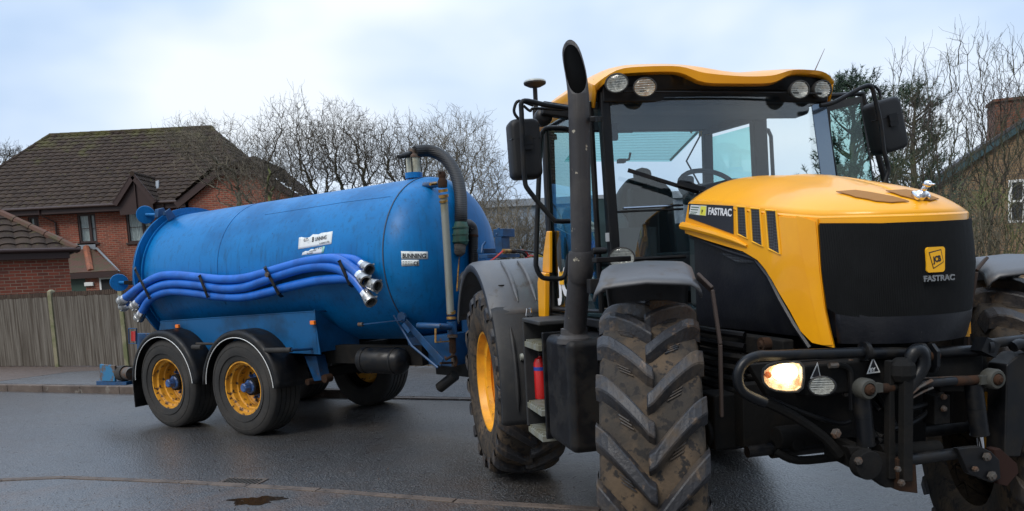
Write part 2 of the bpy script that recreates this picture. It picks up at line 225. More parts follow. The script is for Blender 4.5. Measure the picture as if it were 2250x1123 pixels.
# ------------------------------------------------------------------ mesh helpers
def meta(o, label=None, cat=None, group=None, kind=None):
    if label: o['label'] = label
    if cat: o['category'] = cat
    if group: o['group'] = group
    if kind: o['kind'] = kind
    return o
def thing(name, label, cat, loc=(0, 0, 0), rz=0, group=None):
    o = bpy.data.objects.new(name, None); COL.objects.link(o); o.location = loc; o.rotation_euler = (0, 0, rz); o.empty_display_size = .2
    return meta(o, label, cat, group)
class MB:
    def __init__(s): s.v = []; s.f = []
    def add(s, vs, fs):
        k = len(s.v); s.v += [tuple(v) for v in vs]; s.f += [tuple(i+k for i in f) for f in fs]; return s
    def box(s, x0, x1, y0, y1, z0, z1, m=None):
        vs = [Vector((x, y, z)) for z in (z0, z1) for y in (y0, y1) for x in (x0, x1)]
        if m: vs = [m @ v for v in vs]
        return s.add(vs, [(0, 2, 3, 1), (4, 5, 7, 6), (0, 1, 5, 4), (2, 6, 7, 3), (0, 4, 6, 2), (1, 3, 7, 5)])
    def bar(s, a, b, w, h, up=(0, 0, 1)):
        a = Vector(a); b = Vector(b); d = b-a; L = d.length; d.normalize(); u = Vector(up); sd_ = d.cross(u)
        if sd_.length < 1e-3: sd_ = d.cross(Vector((1, 0, 0)))
        sd_.normalize(); u = sd_.cross(d); m = Matrix((( d.x, sd_.x, u.x, a.x), (d.y, sd_.y, u.y, a.y), (d.z, sd_.z, u.z, a.z), (0, 0, 0, 1)))
        return s.box(0, L, -w/2, w/2, -h/2, h/2, m)
    def tube(s, pts, r, n=12, cap=True, smooth=0):
        pts = [Vector(p) for p in pts]
        if smooth:
            q = []
            for i in range(len(pts)-1):
                p0 = pts[max(i-1, 0)]; p1 = pts[i]; p2 = pts[i+1]; p3 = pts[min(i+2, len(pts)-1)]
                for k in range(smooth):
                    t = k/smooth; q.append(.5*((2*p1)+(p2-p0)*t+(2*p0-5*p1+4*p2-p3)*t*t+(3*p1-p0-3*p2+p3)*t**3))
            q.append(pts[-1]); 
            if isinstance(r, (list, tuple)):
                rr = [];
                for i in range(len(pts)-1): rr += [r[i]+(r[i+1]-r[i])*k/smooth for k in range(smooth)]
                r = rr+[r[-1]]
            pts = q
        if not isinstance(r, (list, tuple)): r = [r]*len(pts)
        k = len(s.v); nrm = None
        for i, p in enumerate(pts):
            d = (pts[min(i+1, len(pts)-1)]-pts[max(i-1, 0)]); d.normalize()
            if nrm is None:
                nrm = d.orthogonal().normalized()
            nrm = (nrm-d*nrm.dot(d)).normalized(); bi = d.cross(nrm)
            for j in range(n):
                a = 2*PI*j/n; s.v.append(tuple(p+(nrm*math.cos(a)+bi*math.sin(a))*r[i]))
        for i in range(len(pts)-1):
            for j in range(n):
                s.f.append((k+i*n+j, k+i*n+(j+1) % n, k+(i+1)*n+(j+1) % n, k+(i+1)*n+j))
        if cap: s.f.append(tuple(k+j for j in range(n))[::-1]); s.f.append(tuple(k+(len(pts)-1)*n+j for j in range(n)))
        return s
    def cyl(s, a, b, r0, r1=None, n=20): return s.tube([a, b], [r0, r0 if r1 is None else r1], n)
    def lathe(s, prof, c=(0, 0, 0), axis='y', n=48, a0=0, a1=2*PI, close=False):
        # prof: (along, radius). angle measured from +X towards +Z (axis y), etc.
        full = abs(a1-a0-2*PI) < 1e-6; m = n if full else n+1; k = len(s.v); P = len(prof)
        for i in range(m):
            a = a0+(a1-a0)*i/n; ca, sa = math.cos(a), math.sin(a)
            for (t, r) in prof:
                if axis == 'y': v = (c[0]+r*ca, c[1]+t, c[2]+r*sa)
                elif axis == 'z': v = (c[0]+r*ca, c[1]+r*sa, c[2]+t)
                else: v = (c[0]+t, c[1]+r*ca, c[2]+r*sa)
                s.v.append(v)
        for i in range(n):
            i2 = (i+1) % m
            for j in range(P if close else P-1):
                j2 = (j+1) % P
                s.f.append((k+i*P+j, k+i*P+j2, k+i2*P+j2, k+i2*P+j))
        if close and not full:
            s.f.append(tuple(k+j for j in range(P))[::-1]); s.f.append(tuple(k+n*P+j for j in range(P)))
        return s
    def prism(s, poly, a, b, fn=None):
        # poly 2D points, extruded between a and b; fn(u,v,w)->xyz
        fn = fn or (lambda u, v, w: (u, w, v)); n = len(poly)
        vs = [fn(u, v, a) for u, v in poly]+[fn(u, v, b) for u, v in poly]
        return s.add(vs, [tuple(range(n))[::-1], tuple(range(n, 2*n))]+[(i, (i+1) % n, (i+1) % n+n, i+n) for i in range(n)])
    def build(s, name, m, parent=None, smooth=35, bevel=0, loc=None, rot=None, bseg=2, sub=0):
        me = bpy.data.meshes.new(name); me.from_pydata(s.v, [], s.f); me.validate()
        bm = bmesh.new(); bm.from_mesh(me); bmesh.ops.recalc_face_normals(bm, faces=bm.faces); bm.to_mesh(me); bm.free()
        o = bpy.data.objects.new(name, me); COL.objects.link(o); me.materials.append(MT[m] if isinstance(m, str) else m)
        if parent: o.parent = parent
        if loc: o.location = loc
        if rot: o.rotation_euler = rot
        if smooth:
            me.shade_smooth(); me.set_sharp_from_angle(angle=R_(smooth))
        if bevel:
            b = o.modifiers.new('b', 'BEVEL'); b.width = bevel; b.segments = bseg; b.limit_method = 'ANGLE'; b.angle_limit = R_(35); b.harden_normals = True
        if sub:
            q = o.modifiers.new('s', 'SUBSURF'); q.levels = sub; q.render_levels = sub
        return o
def panel(poly, fn, th, cuts=.05, holes=()):
    """polygon in (u,v) cut into strips along u and v, mapped by fn(u,v,w), thickness th"""
    bm = bmesh.new(); vs = [bm.verts.new((u, 0, v)) for u, v in poly]; bm.faces.new(vs)
    us = [p[0] for p in poly]; vv = [p[1] for p in poly]
    def cut(lo, hi, st, co, no):
        x = lo+st
        while x < hi-1e-4:
            bmesh.ops.bisect_plane(bm, geom=bm.verts[:]+bm.edges[:]+bm.faces[:], plane_co=co(x), plane_no=no); x += st
    cut(min(us), max(us), cuts, lambda x: (x, 0, 0), (1, 0, 0)); cut(min(vv), max(vv), cuts*2.5, lambda x: (0, 0, x), (0, 0, 1))
    bmesh.ops.triangulate(bm, faces=[f for f in bm.faces if len(f.verts) > 4])
    base = [(v.co.x, v.co.z) for v in bm.verts]; bm.verts.index_update(); fs = [[v.index for v in f.verts] for f in bm.faces]
    be = [[v.index for v in e.verts] for e in bm.edges if len(e.link_faces) == 1]; n = len(base); bm.free()
    mb = MB(); mb.add([fn(u, v, 0) for u, v in base]+[fn(u, v, th) for u, v in base], fs+[[i+n for i in f] for f in fs]+[[a, b, b+n, a+n] for a, b in be]); return mb
def text(s, size, mtx, m, parent, name='lettering', ext=.0015, off=.0, sx=1, shear=0, align='LEFT'):
    c = bpy.data.curves.new(name, 'FONT'); c.body = s; c.size = size; c.extrude = ext; c.offset = off; c.shear = shear; c.align_x = align; c.resolution_u = 3
    o = bpy.data.objects.new(name, c); COL.objects.link(o); dg = bpy.context.evaluated_depsgraph_get(); me = bpy.data.meshes.new_from_object(o.evaluated_get(dg)); bpy.data.objects.remove(o)
    me.transform(Matrix.Diagonal((sx, 1, 1, 1))); me.transform(mtx); me.materials.clear(); me.materials.append(MT[m]); q = bpy.data.objects.new(name, me); COL.objects.link(q)
    if parent: q.parent = parent
    return q
def mtx(o, ux, uy):
    ux = Vector(ux).normalized(); uy = Vector(uy); uy = (uy-ux*uy.dot(ux)).normalized(); uz = ux.cross(uy); m = Matrix.Identity(4)
    for i in range(3): m[i][0] = ux[i]; m[i][1] = uy[i]; m[i][2] = uz[i]; m[i][3] = o[i]
    return m
# survey: where the sight line through a picture point meets a plane of the tractor (T), tanker (Q) or site (W)
FR = {'T': (.9, 6.66, -1.348), 'Q': (-3.06, 8.55, -.566), 'W': (0, 0, 0)}
def ray(fr, px, py):
    d = CR*(px-1125)/F_PX-CU*(py-Y0)/F_PX+_F; x, y, t = FR[fr]; c, s = math.cos(t), math.sin(t)
    o = np.array([-x, -y, CAM_H]); loc = lambda v: np.array([v[0]*c+v[1]*s, -v[0]*s+v[1]*c, v[2]]); return loc(o), loc(d)
def up(fr, ax, val, px, py):
    o, d = ray(fr, px, py); i = 'xyz'.index(ax); return Vector(o+d*((val-o[i])/d[i]))
def ups(fr, ax, val, pts): return [up(fr, ax, val, *p) for p in pts]
def local(fr, p):
    x, y, t = FR[fr]; c, s = math.cos(t), math.sin(t); q = (p[0]-x, p[1]-y); return Vector((q[0]*c+q[1]*s, -q[0]*s+q[1]*c, p[2]))
# ------------------------------------------------------------------ ground
def struct(o): return meta(o, kind='structure')
KD = Vector((.9235, -.3835, 0)); KN = Vector((.3835, .9235, 0)); K0 = Vector((-9.23, 13.72, 0))
def kp(a, n, z=0): return K0+KD*a+KN*n+Vector((0, 0, z))
g = MB().add([(-300, -60, 0), (300, -60, 0), (300, 600, 0), (-300, 600, 0)], [(0, 1, 2, 3)]).build('road', 'road', smooth=0); struct(g)
def slab(name, m, quad, z0, z1):
    mb = MB(); n = len(quad); mb.add([(p.x, p.y, z0) for p in quad]+[(p.x, p.y, z1) for p in quad], [tuple(range(n))[::-1], tuple(range(n, 2*n))]+[(i, (i+1) % n, n+(i+1) % n, n+i) for i in range(n)]); o = mb.build(name, m, smooth=0); return struct(o)
A0, A1 = 7.0, 8.0
mb = MB(); rows = [(-40, .122, .122), (A0, .122, .122), (A1, .026, .122), (60, .026, .122)]
for (a, z0, z1) in rows: mb.v += [tuple(kp(a, .127, z0)), tuple(kp(a, 1.0, z1)), tuple(kp(a, 4.2, .122)), tuple(kp(a, .127, -.05)), tuple(kp(a, 4.2, -.05))]
for i in range(3): q = i*5; mb.f += [(q, q+1, q+6, q+5), (q+1, q+2, q+7, q+6), (q+3, q, q+5, q+8), (q+2, q+4, q+9, q+7)]
struct(mb.build('far_pavement', 'path', smooth=0))
slab('verge', 'earth', [kp(-60, 4.2), kp(90, 4.2), kp(90, 120), kp(-60, 120)], -.05, .10)
a, b_ = up('W', 'z', .126, -80, 848), up('W', 'z', .126, 152, 817)
slab('brick_path', 'brownpath', [a, b_, kp(3.2, 3.05), kp(-12, 3.05), kp(-12, .9)], .10, .1265)
mb = MB(); rng = random.Random(3); x = -30
while x < 60:
    l = .915; q = [kp(x+.004, 0), kp(x+l-.004, 0), kp(x+l-.004, .125), kp(x+.004, .125)]; h = (.118 if x < A0 else .024)+rng.uniform(-.003, .003)
    mb.add([(p.x, p.y, -.05) for p in q]+[(p.x, p.y, h) for p in q], [(0, 1, 2, 3)[::-1], (4, 5, 6, 7)]+[(i, (i+1) % 4, 4+(i+1) % 4, 4+i) for i in range(4)]); x += l
struct(mb.build('far_kerb', 'kerb', smooth=0, bevel=.012))
# near flush kerb and driveway
npx = [(-500, 1085), (0, 1057), (140, 1051), (400, 1061), (700, 1079), (1000, 1103), (1320, 1123), (1700, 1150)]
np_ = ups('W', 'z', 0, npx); mb = MB(); x = 0
for i in range(len(np_)-1):
    A, B = np_[i], np_[i+1]; d = (B-A); Ln = d.length; d.normalize(); n = Vector((-d.y, d.x, 0)); k = max(1, round(Ln/.9)); 
    for j in range(k):
        s0, s1 = Ln*j/k+.004, Ln*(j+1)/k-.004; q = [A+d*s0-n*.04, A+d*s1-n*.04, A+d*s1+n*.04, A+d*s0+n*.04]
        mb.add([(p.x, p.y, -.05) for p in q]+[(p.x, p.y, .016+rng.uniform(-.003, .003)) for p in q], [(3, 2, 1, 0), (4, 5, 6, 7)]+[(i2, (i2+1) % 4, 4+(i2+1) % 4, 4+i2) for i2 in range(4)])
struct(mb.build('flush_kerb', 'kerbf', smooth=0, bevel=.006))
q = [p-Vector((0, .03, 0)) for p in np_]+[Vector((6, -3, 0)), Vector((-12, -3, 0))]
slab('driveway', 'path2', q, -.05, .007)
mb = MB(); pc = up('W', 'z', .0, 563, 1102); rr = [(.20+.03*math.sin(3*t)+.03*math.sin(5*t+1)+.018*math.sin(9*t+2)+.012*math.sin(14*t)) for t in [2*PI*i/80 for i in range(80)]]
mb.prism([(pc.x+rr[i]*math.cos(2*PI*i/80), pc.y+rr[i]*.55*math.sin(2*PI*i/80)) for i in range(80)], .004, .0095, lambda u, v, w: (u, v, w)); struct(mb.build('puddle', 'puddle', smooth=0))
# drain grate
t = thing('drain_grate', 'slotted iron drain grate set in the road beside the flush kerb', 'drain', tuple(up('W', 'z', 0, 528, 1061)), R_(-16))
f = MB(); fw, fl = .25, .40
for (x0, x1, y0, y1) in ((-fl/2, fl/2, -fw/2, -fw/2+.02), (-fl/2, fl/2, fw/2-.02, fw/2), (-fl/2, -fl/2+.02, -fw/2+.02, fw/2-.02), (fl/2-.02, fl/2, -fw/2+.02, fw/2-.02)): f.box(x0, x1, y0, y1, -.02, .009)
f.build('frame', 'kerbf', t, smooth=0)
mb = MB(); mb.box(-fl/2+.02, fl/2-.02, -fw/2+.02, fw/2-.02, .0025, .0035); mb.build('pit', MT['dark'], t, smooth=0)
mb = MB()
for i in range(9): xx = -fl/2+.04+i*.04; mb.bar((xx-.02, -fw/2+.02, .008), (xx+.02, fw/2-.02, .008), .011, .006)
mb.build('bars', mat('cast_iron', (.085, .075, .065), .6), t, smooth=0)
# dead leaves at the fence foot
mb = MB()
for i in range(1500):
    c = kp(rng.gauss(3.4, 1.5), 2.72+rng.uniform(-.16, .25), .13); s = rng.uniform(.015, .04); u = Vector((rng.uniform(-1, 1), rng.uniform(-1, 1), rng.uniform(-.3, .6))).normalized(); v = u.cross(Vector((rng.uniform(-1, 1), rng.uniform(-1, 1), 1))).normalized()
    c.z += rng.uniform(0, .05); mb.add([c-u*s, c+v*s*.6, c+u*s, c-v*s*.6], [(0, 1, 2, 3)])
meta(mb.build('leaf_litter', 'litter', smooth=0), 'brown dead leaves gathered along the foot of the wooden fence', 'leaves', kind='stuff')
mb = MB()
for i in range(700):
    c = up('W', 'z', .018, rng.uniform(-20, 1280), 1122-95*rng.random()**1.6); s = rng.uniform(.006, .016); u = Vector((rng.uniform(-1, 1), rng.uniform(-1, 1), rng.uniform(-.1, .2))).normalized(); v = u.cross(Vector((0, 0, 1))).normalized(); mb.add([c-u*s, c+v*s*.4, c+u*s, c-v*s*.4], [(0, 1, 2, 3)])
meta(mb.build('leaf_crumbs', 'litter', smooth=0), 'scattered scraps of leaf and straw on the near driveway edge', 'leaves', kind='stuff')

# ------------------------------------------------------------------ wooden fence (runs parallel to the far kerb)
F0 = up('W', 'z', .12, 130, 806); fz = .12; fang = math.atan2(KD.y, KD.x)
fe = thing('board_fence', 'weathered grey close-boarded fence with concrete posts behind the tanker', 'fence', (F0.x, F0.y, fz), fang)
SP = 2.05; rng = random.Random(5)
for k in range(-4, 7):
    x = k*SP
    mb = MB(); mb.box(x-.055, x+.055, -.06, .06, -.1, 1.62); mb.add([(x-.055, -.06, 1.62), (x+.055, -.06, 1.62), (x+.055, .06, 1.62), (x-.055, .06, 1.62), (x-.03, -.02, 1.66), (x+.03, -.02, 1.66), (x+.03, .03, 1.66), (x-.03, .03, 1.66)], [(0, 1, 5, 4), (1, 2, 6, 5), (2, 3, 7, 6), (3, 0, 4, 7), (4, 5, 6, 7)])
    mb.build('post', 'concrete', fe, smooth=0, bevel=.008)
    mb = MB(); y = x+.06
    while y < x+SP-.07:
        wd = rng.uniform(.085, .105); wd = min(wd, x+SP-.06-y); tl = rng.uniform(-.012, .012); th = rng.uniform(.010, .016); z1 = 1.50+rng.uniform(-.008, .008); z0 = .01+rng.uniform(0, .02); d0 = rng.uniform(-.02, -.008)
        mb.add([(y, d0-th, z0), (y+wd, d0+.004, z0), (y+wd, .02, z0), (y, .02, z0), (y+tl, d0-th, z1), (y+wd+tl, d0+.004, z1), (y+wd+tl, .02, z1), (y+tl, .02, z1)], [(0, 1, 5, 4), (1, 2, 6, 5), (2, 3, 7, 6), (3, 0, 4, 7), (4, 5, 6, 7), (0, 3, 2, 1)]); y += wd-.002
    mb.build('board_panel', 'wood', fe, smooth=0)
    mb = MB(); y = x+.06
    while y < x+SP-.08: mb.box(y, y+.045, -.012, .03, 1.505, 1.60+rng.uniform(-.006, .006)); y += .055
    mb.box(x+.056, x+SP-.056, .0, .022, 1.49, 1.595); mb.build('top_trim', 'woodb', fe, smooth=0)

# ------------------------------------------------------------------ roofs
def tiles(poly, o, u, v, mt, parent, name='roof', cw=.31, ch=.295, wave=.038, step=.034):
    """poly in (u,v) metres; o origin, u along the eave, v up the slope"""
    o, u, v = Vector(o), Vector(u).normalized(), Vector(v).normalized(); n = u.cross(v).normalized()
    if n.z < 0: n = -n
    def inside(a, b):
        c = False; j = len(poly)-1
        for i in range(len(poly)):
            (xi, yi), (xj, yj) = poly[i], poly[j]
            if (yi > b) != (yj > b) and a < (xj-xi)*(b-yi)/(yj-yi)+xi: c = not c
            j = i
        return c
    us = [p[0] for p in poly]; vs = [p[1] for p in poly]; mb = MB(); du = cw/6; r = 0; b = min(vs)
    while b < max(vs):
        off = 0
        row = []
        a = min(us); prev = False; i = 0
        while a < max(us):
            if inside(a+du/2, b+ch/2):
                h0 = [wave*(abs(math.sin(PI*(a+q*du)/cw))**.7) for q in (0, 1)]
                P = [o+u*a+v*(b-.015)+n*(h0[0]+step), o+u*(a+du)+v*(b-.015)+n*(h0[1]+step), o+u*(a+du)+v*(b+ch)+n*(h0[1]+.002), o+u*a+v*(b+ch)+n*(h0[0]+.002)]
                lo = [o+u*a+v*(b-.015)+n*-.02, o+u*(a+du)+v*(b-.015)+n*-.02]
                mb.add(P+lo, [(0, 1, 2, 3), (0, 4, 5, 1)])
            a += du; i += 1
        b += ch
    o2 = mb.build(name, mt, parent, smooth=0); return o2
def flat(pts, th, mt, parent, name):
    n = (Vector(pts[1])-Vector(pts[0])).cross(Vector(pts[2])-Vector(pts[0])).normalized()*th; k = len(pts); mb = MB()
    mb.add([tuple(p) for p in pts]+[tuple(Vector(p)+n) for p in pts], [tuple(range(k))[::-1], tuple(range(k, 2*k))]+[(i, (i+1) % k, k+(i+1) % k, k+i) for i in range(k)]); return mb.build(name, mt, parent, smooth=0)

# ------------------------------------------------------------------ red brick house
H = thing('brick_house', 'two-storey red brick house with mossy brown tiled hipped roof behind the tanker', 'house', (-16, 30, .1))
def hp(px, py, y): p = up('W', 'y', y, px, py); return Vector((p.x+16, p.y-30, p.z-.1))
EZ = 4.78; X0, X1 = -5.6, 3.9
ww = [hp(65, 480, 30).x, hp(90, 480, 30).x]
# wall with window openings: piers built round the openings
wins = []
for (a, b, c, d) in ((168, 468, 215, 533), (275, 466, 338, 531), (60, 472, 88, 512)):
    p = hp(a, b, 30); q = hp(c, d, 30); wins.append((p.x, q.x, q.z, min(p.z, EZ-.22)))
wins.sort()
mb = MB(); x = X0
for (a, b, z0, z1) in wins:
    mb.box(x, a, 0, .3, 0, EZ); mb.box(a, b, 0, .3, 0, z0); mb.box(a, b, 0, .3, z1, EZ); x = b
mb.box(x, 7.5, 0, .3, 0, EZ); mb.box(X0, X0+.3, .3, 8, 0, EZ); mb.box(7.2, 7.5, .3, 8, 0, EZ); mb.box(X0, 7.5, 8, 8.3, 0, EZ)
mb.build('wall', 'brickr', H, smooth=0)
for i, (a, b, z0, z1) in enumerate(wins):
    f = MB(); t_ = .075
    f.box(a, b, .03, .10, z0, z0+t_); f.box(a, b, .03, .10, z1-t_, z1); f.box(a, a+t_, .03, .10, z0+t_, z1-t_); f.box(b-t_, b, .03, .10, z0+t_, z1-t_)
    m_ = a+(b-a)*.64; f.box(m_-.05, m_+.05, .03, .10, z0+t_, z1-t_); f.box(a+t_, b-t_, .055, .075, (z0+z1)/2-.012, (z0+z1)/2+.012)
    w_ = f.build('window', 'brownf', H, smooth=0)
    MB().box(a+t_, b-t_, .082, .088, z0+t_, z1-t_).build('pane', 'glassh', w_, smooth=0)
    c = MB(); n = 46
    xs = [a+.02+(b-a-.04)*k/n for k in range(n+1)]; ys = [.135+.02*math.sin(k*1.9)+.008*math.sin(k*4.1) for k in range(n+1)]
    c.add([(x, y, z0) for x, y in zip(xs, ys)]+[(x, y, z1) for x, y in zip(xs, ys)], [(k, k+1, n+2+k, n+1+k) for k in range(n)]); c.build('curtain', 'curtain', w_)
    MB().box(a, b, .29, .31, z0, z1).build('dark_room', 'dark', w_, smooth=0)
    MB().box(a-.06, b+.06, -.06, .03, z0-.06, z0).build('sill', 'brownf', w_, smooth=0)
# main hipped roof
ra, rb = hp(110, 302, 34.5), hp(465, 277, 34.5); rz = (ra.z+rb.z)/2; e0 = Vector((X0-.3, -.35, EZ+.02)); e1 = Vector((6.6, -.35, EZ+.02)); ra.z = rb.z = rz
vv = Vector((0, 4.85, rz-EZ-.02)); sl = vv.length
tiles([(0, 0), (e1.x-e0.x, 0), (rb.x-e0.x, sl), (ra.x-e0.x, sl)], e0, (1, 0, 0), vv, 'tile', H)
hl = Vector((ra.x-e0.x, 0, rz-EZ)); tiles([(-4.85, 0), (4.85, 0), (0, hl.length)], (e0.x, ra.y, EZ), (0, 1, 0), hl, 'tile', H)
hr = Vector((rb.x-e1.x, 0, rz-EZ)); tiles([(-4.85, 0), (4.85, 0), (0, hr.length)], (e1.x, rb.y, EZ), (0, 1, 0), hr, 'tile', H)
flat([(e0.x, -.35+9.7, EZ), (e1.x, -.35+9.7, EZ), tuple(rb), tuple(ra)], .05, 'tile', H, 'rear_roof')
mb = MB()
def ridge(mb, a, b, r=.11):
    a, b = Vector(a), Vector(b); n = int((b-a).length/.42)
    for i in range(n): mb.tube([a+(b-a)*i/n, a+(b-a)*(i+.97)/n], [r*1.04, r*.96], 8)
ridge(mb, ra, rb); ridge(mb, e0, ra, .1); ridge(mb, e1, rb, .1); mb.build('ridge_tiles', 'tile', H)
mb = MB(); gx = hp(392, 449, 29).x; mb.box(e0.x, gx, -.37, -.33, EZ-.2, EZ+.0); mb.box(e0.x, gx, -.33, 0, EZ-.21, EZ-.17); mb.build('fascia', 'brownf', H, smooth=0)
mb = MB(); mb.tube([(e0.x, -.43, EZ+.02), (gx, -.43, EZ+.02)], .06, 10); mb.build('gutter', 'brownf', H)
dx = hp(100, 470, 30).x; mb = MB(); mb.tube([(dx, -.42, EZ), (dx, -.38, EZ-.2), (dx+.38, -.07, EZ-.5), (dx+.38, -.07, 2.0)], .038, 8); mb.build('downpipe', 'brownf', H)
dx = hp(369, 450, 30).x; mb = MB(); mb.tube([(dx, -.42, EZ), (dx, -.38, EZ-.2), (dx, -.07, EZ-.5), (dx, -.07, 2.0)], .038, 8); mb.build('downpipe', 'brownf', H)
# little gablet over the window
ap = hp(292, 385, 29.4); gl = hp(252, 447, 29.4); gr = hp(340, 443, 29.4); yy = -.62
mb = MB(); mb.add([(gl.x+.12, yy+.1, EZ-.35), (gr.x-.12, yy+.1, EZ-.35), (gr.x-.12, yy+.1, gr.z), (ap.x, yy+.1, ap.z-.1), (gl.x+.12, yy+.1, gl.z)], [(0, 1, 2, 3, 4)])
gf = MB(); gf.prism([(gl.x+.12, EZ-.38), (gr.x-.12, EZ-.38), (gr.x-.12, gr.z), (ap.x, ap.z-.1), (gl.x+.12, gl.z)], yy+.1, yy+.16); gf.build('gable_boarding', 'brownf', H, smooth=0)
mb = MB()
for s_, e_ in ((gl, 1), (gr, -1)): mb.bar((s_.x, yy, s_.z-.05), (ap.x+e_*.0, yy, ap.z-.03), .06, .20, (0, 0, 1))
mb.bar((ap.x, yy+.06, ap.z-.2), (ap.x, yy+.06, EZ-.38), .03, .04, (0, 1, 0)); mb.build('bargeboard', 'brownf', H, smooth=0)
back = 2.2
for s_ in (gl, gr):
    u_ = Vector((0, 1, 0)); v_ = Vector((ap.x-s_.x, 0, ap.z-s_.z)); tiles([(0, 0), (back*.25, 0), (back, v_.length), (0, v_.length)], (s_.x, yy-.04, s_.z+.04), u_, v_, 'tile', H, name='gablet_roof', cw=.2, ch=.25)
mb = MB(); ridge(mb, (ap.x, yy-.04, ap.z+.06), (ap.x, yy+back, ap.z+.06), .09); mb.build('ridge_tiles', 'tile', H)
p1, p2 = hp(346, 398, 30.7), hp(345, 441, 30.05); MB().bar(p1, p2, .12, .05, (0, -1, 0)).build('flashing', 'lead', H, smooth=0)
# half hipped front wing
wl, wt, wr = hp(392, 449, 29), hp(478, 374, 29), hp(560, 372, 29); zt = (wt.z+wr.z)/2; wl.z = EZ-.1; slope = (zt-wl.z)/(wt.x-wl.x); rx = wr.x+(zt-wl.z)/slope
gw = MB(); gw.prism([(wl.x+.35, 0), (rx-.35, 0), (rx-.35, wl.z), (wr.x, zt-.15), (wt.x, zt-.15), (wl.x+.35, wl.z)], -.95, -.65); gw.box(wl.x+.35, wl.x+.6, -.65, 0, 0, EZ-.2); gw.build('gable_wall', 'brickr', H, smooth=0)
mb = MB(); mb.bar((wl.x-.05, -1.1, wl.z-.1), (wt.x, -1.1, zt-.08), .05, .24); mb.bar((wt.x, -1.1, zt-.1), (wr.x, -1.1, zt-.1), .06, .2); mb.bar((wr.x, -1.1, zt-.08), (rx+.05, -1.1, wl.z-.1), .05, .24); mb.build('bargeboard', 'brownf', H, smooth=0)
apx = (wt.x+wr.x)/2; apz = zt+slope*(wr.x-wt.x)/2+.1; hy = 1.1
v_ = Vector((apx-wl.x, 0, apz-wl.z)); L1 = v_.length; k1 = (wt.x-wl.x)/(apx-wl.x)*L1
tiles([(-1.2, 0), (2.6, 0), (5.5, L1), (hy-.0, L1), (-1.2, k1)], (wl.x, 0, wl.z+.1), (0, 1, 0), v_, 'tile', H, name='wing_roof')
v_ = Vector((apx-rx, 0, apz-wl.z)); tiles([(-1.2, 0), (2.6, 0), (5.5, L1), (hy, L1), (-1.2, k1)], (rx, 0, wl.z+.1), (0, 1, 0), v_, 'tile', H, name='wing_roof')
v_ = Vector((0, hy+1.2, apz-zt)); tiles([(wt.x-.0, 0), (wr.x, 0), (apx, v_.length)], (0, -1.2, zt+.05), (1, 0, 0), v_, 'tile', H, name='wing_roof')
mb = MB(); ridge(mb, (apx, hy, apz+.1), (apx, 5.5, apz+.1)); ridge(mb, (wt.x, -1.2, zt+.1), (apx, hy, apz+.1)); ridge(mb, (wr.x, -1.2, zt+.1), (apx, hy, apz+.1)); mb.build('ridge_tiles', 'tile', H)
# lean-to porch
y0 = -2.4; pl, prr, pb, pr2 = hp(150, 600, 27.6), hp(262, 600, 27.6), hp(157, 548, 30), hp(212, 548, 30)
v_ = Vector((0, 2.4, pb.z-pl.z)); lw = prr.x-(pl.x-1.6); tiles([(0, 0), (lw, 0), (lw-(prr.x-pr2.x)-.2, v_.length), (0, v_.length)], (pl.x-1.6, y0, pl.z), (1, 0, 0), v_, 'tiler', H, name='porch_roof', cw=.17, ch=.11, wave=.004, step=.012)
mb = MB(); a_ = hp(190, 545, 29.9); b__ = hp(200, 597, 27.7); ridge(mb, a_, b__, .12); mb.build('porch_hip_tiles', 'terracotta', H)
MB().bar(hp(212, 545, 29.95), hp(262, 597, 27.7), .07, .04).build('flashing', 'lead', H, smooth=0); MB().box(pb.x-1.6, pr2.x, -.06, -.01, pb.z-.05, pb.z+.2).build('flashing', 'lead', H, smooth=0)
MB().box(pl.x-1.6, prr.x, y0-.05, y0, pl.z-.22, pl.z-.02).build('fascia', 'brownf', H, smooth=0)
dw = [hp(157, 640, 27.7).x, hp(190, 640, 27.7).x, hp(220, 640, 27.7).x]
MB().box(dw[1], dw[2], y0+.1, y0+.3, 0, pl.z-.2).build('porch_wall', 'brickr', H, smooth=0)
MB().box(dw[0]-.6, dw[1], y0+.16, y0+.2, .1, pl.z-.22).build('door', mat('dark_green_door', (.03, .06, .045), .5), H, smooth=0)
f = MB(); f.box(dw[2], dw[2]+.06, y0+.1, y0+.16, 0, pl.z-.22); f.box(dw[2]+.06, prr.x, y0+.1, y0+.16, pl.z-.28, pl.z-.22); f.box(prr.x-.06, prr.x, y0+.1, y0+.16, 0, pl.z-.28); f = f.build('window', 'wpvc', H, smooth=0)
MB().box(dw[2]+.06, prr.x-.06, y0+.12, y0+.14, .8, pl.z-.28).build('pane', 'dark', f, smooth=0)
p = hp(197, 624, 27.7); MB().box(p.x-.16, p.x+.16, y0+.02, y0+.1, p.z-.08, p.z+.06).build('porch_lamp', 'wpvc', H, smooth=0, bevel=.02)

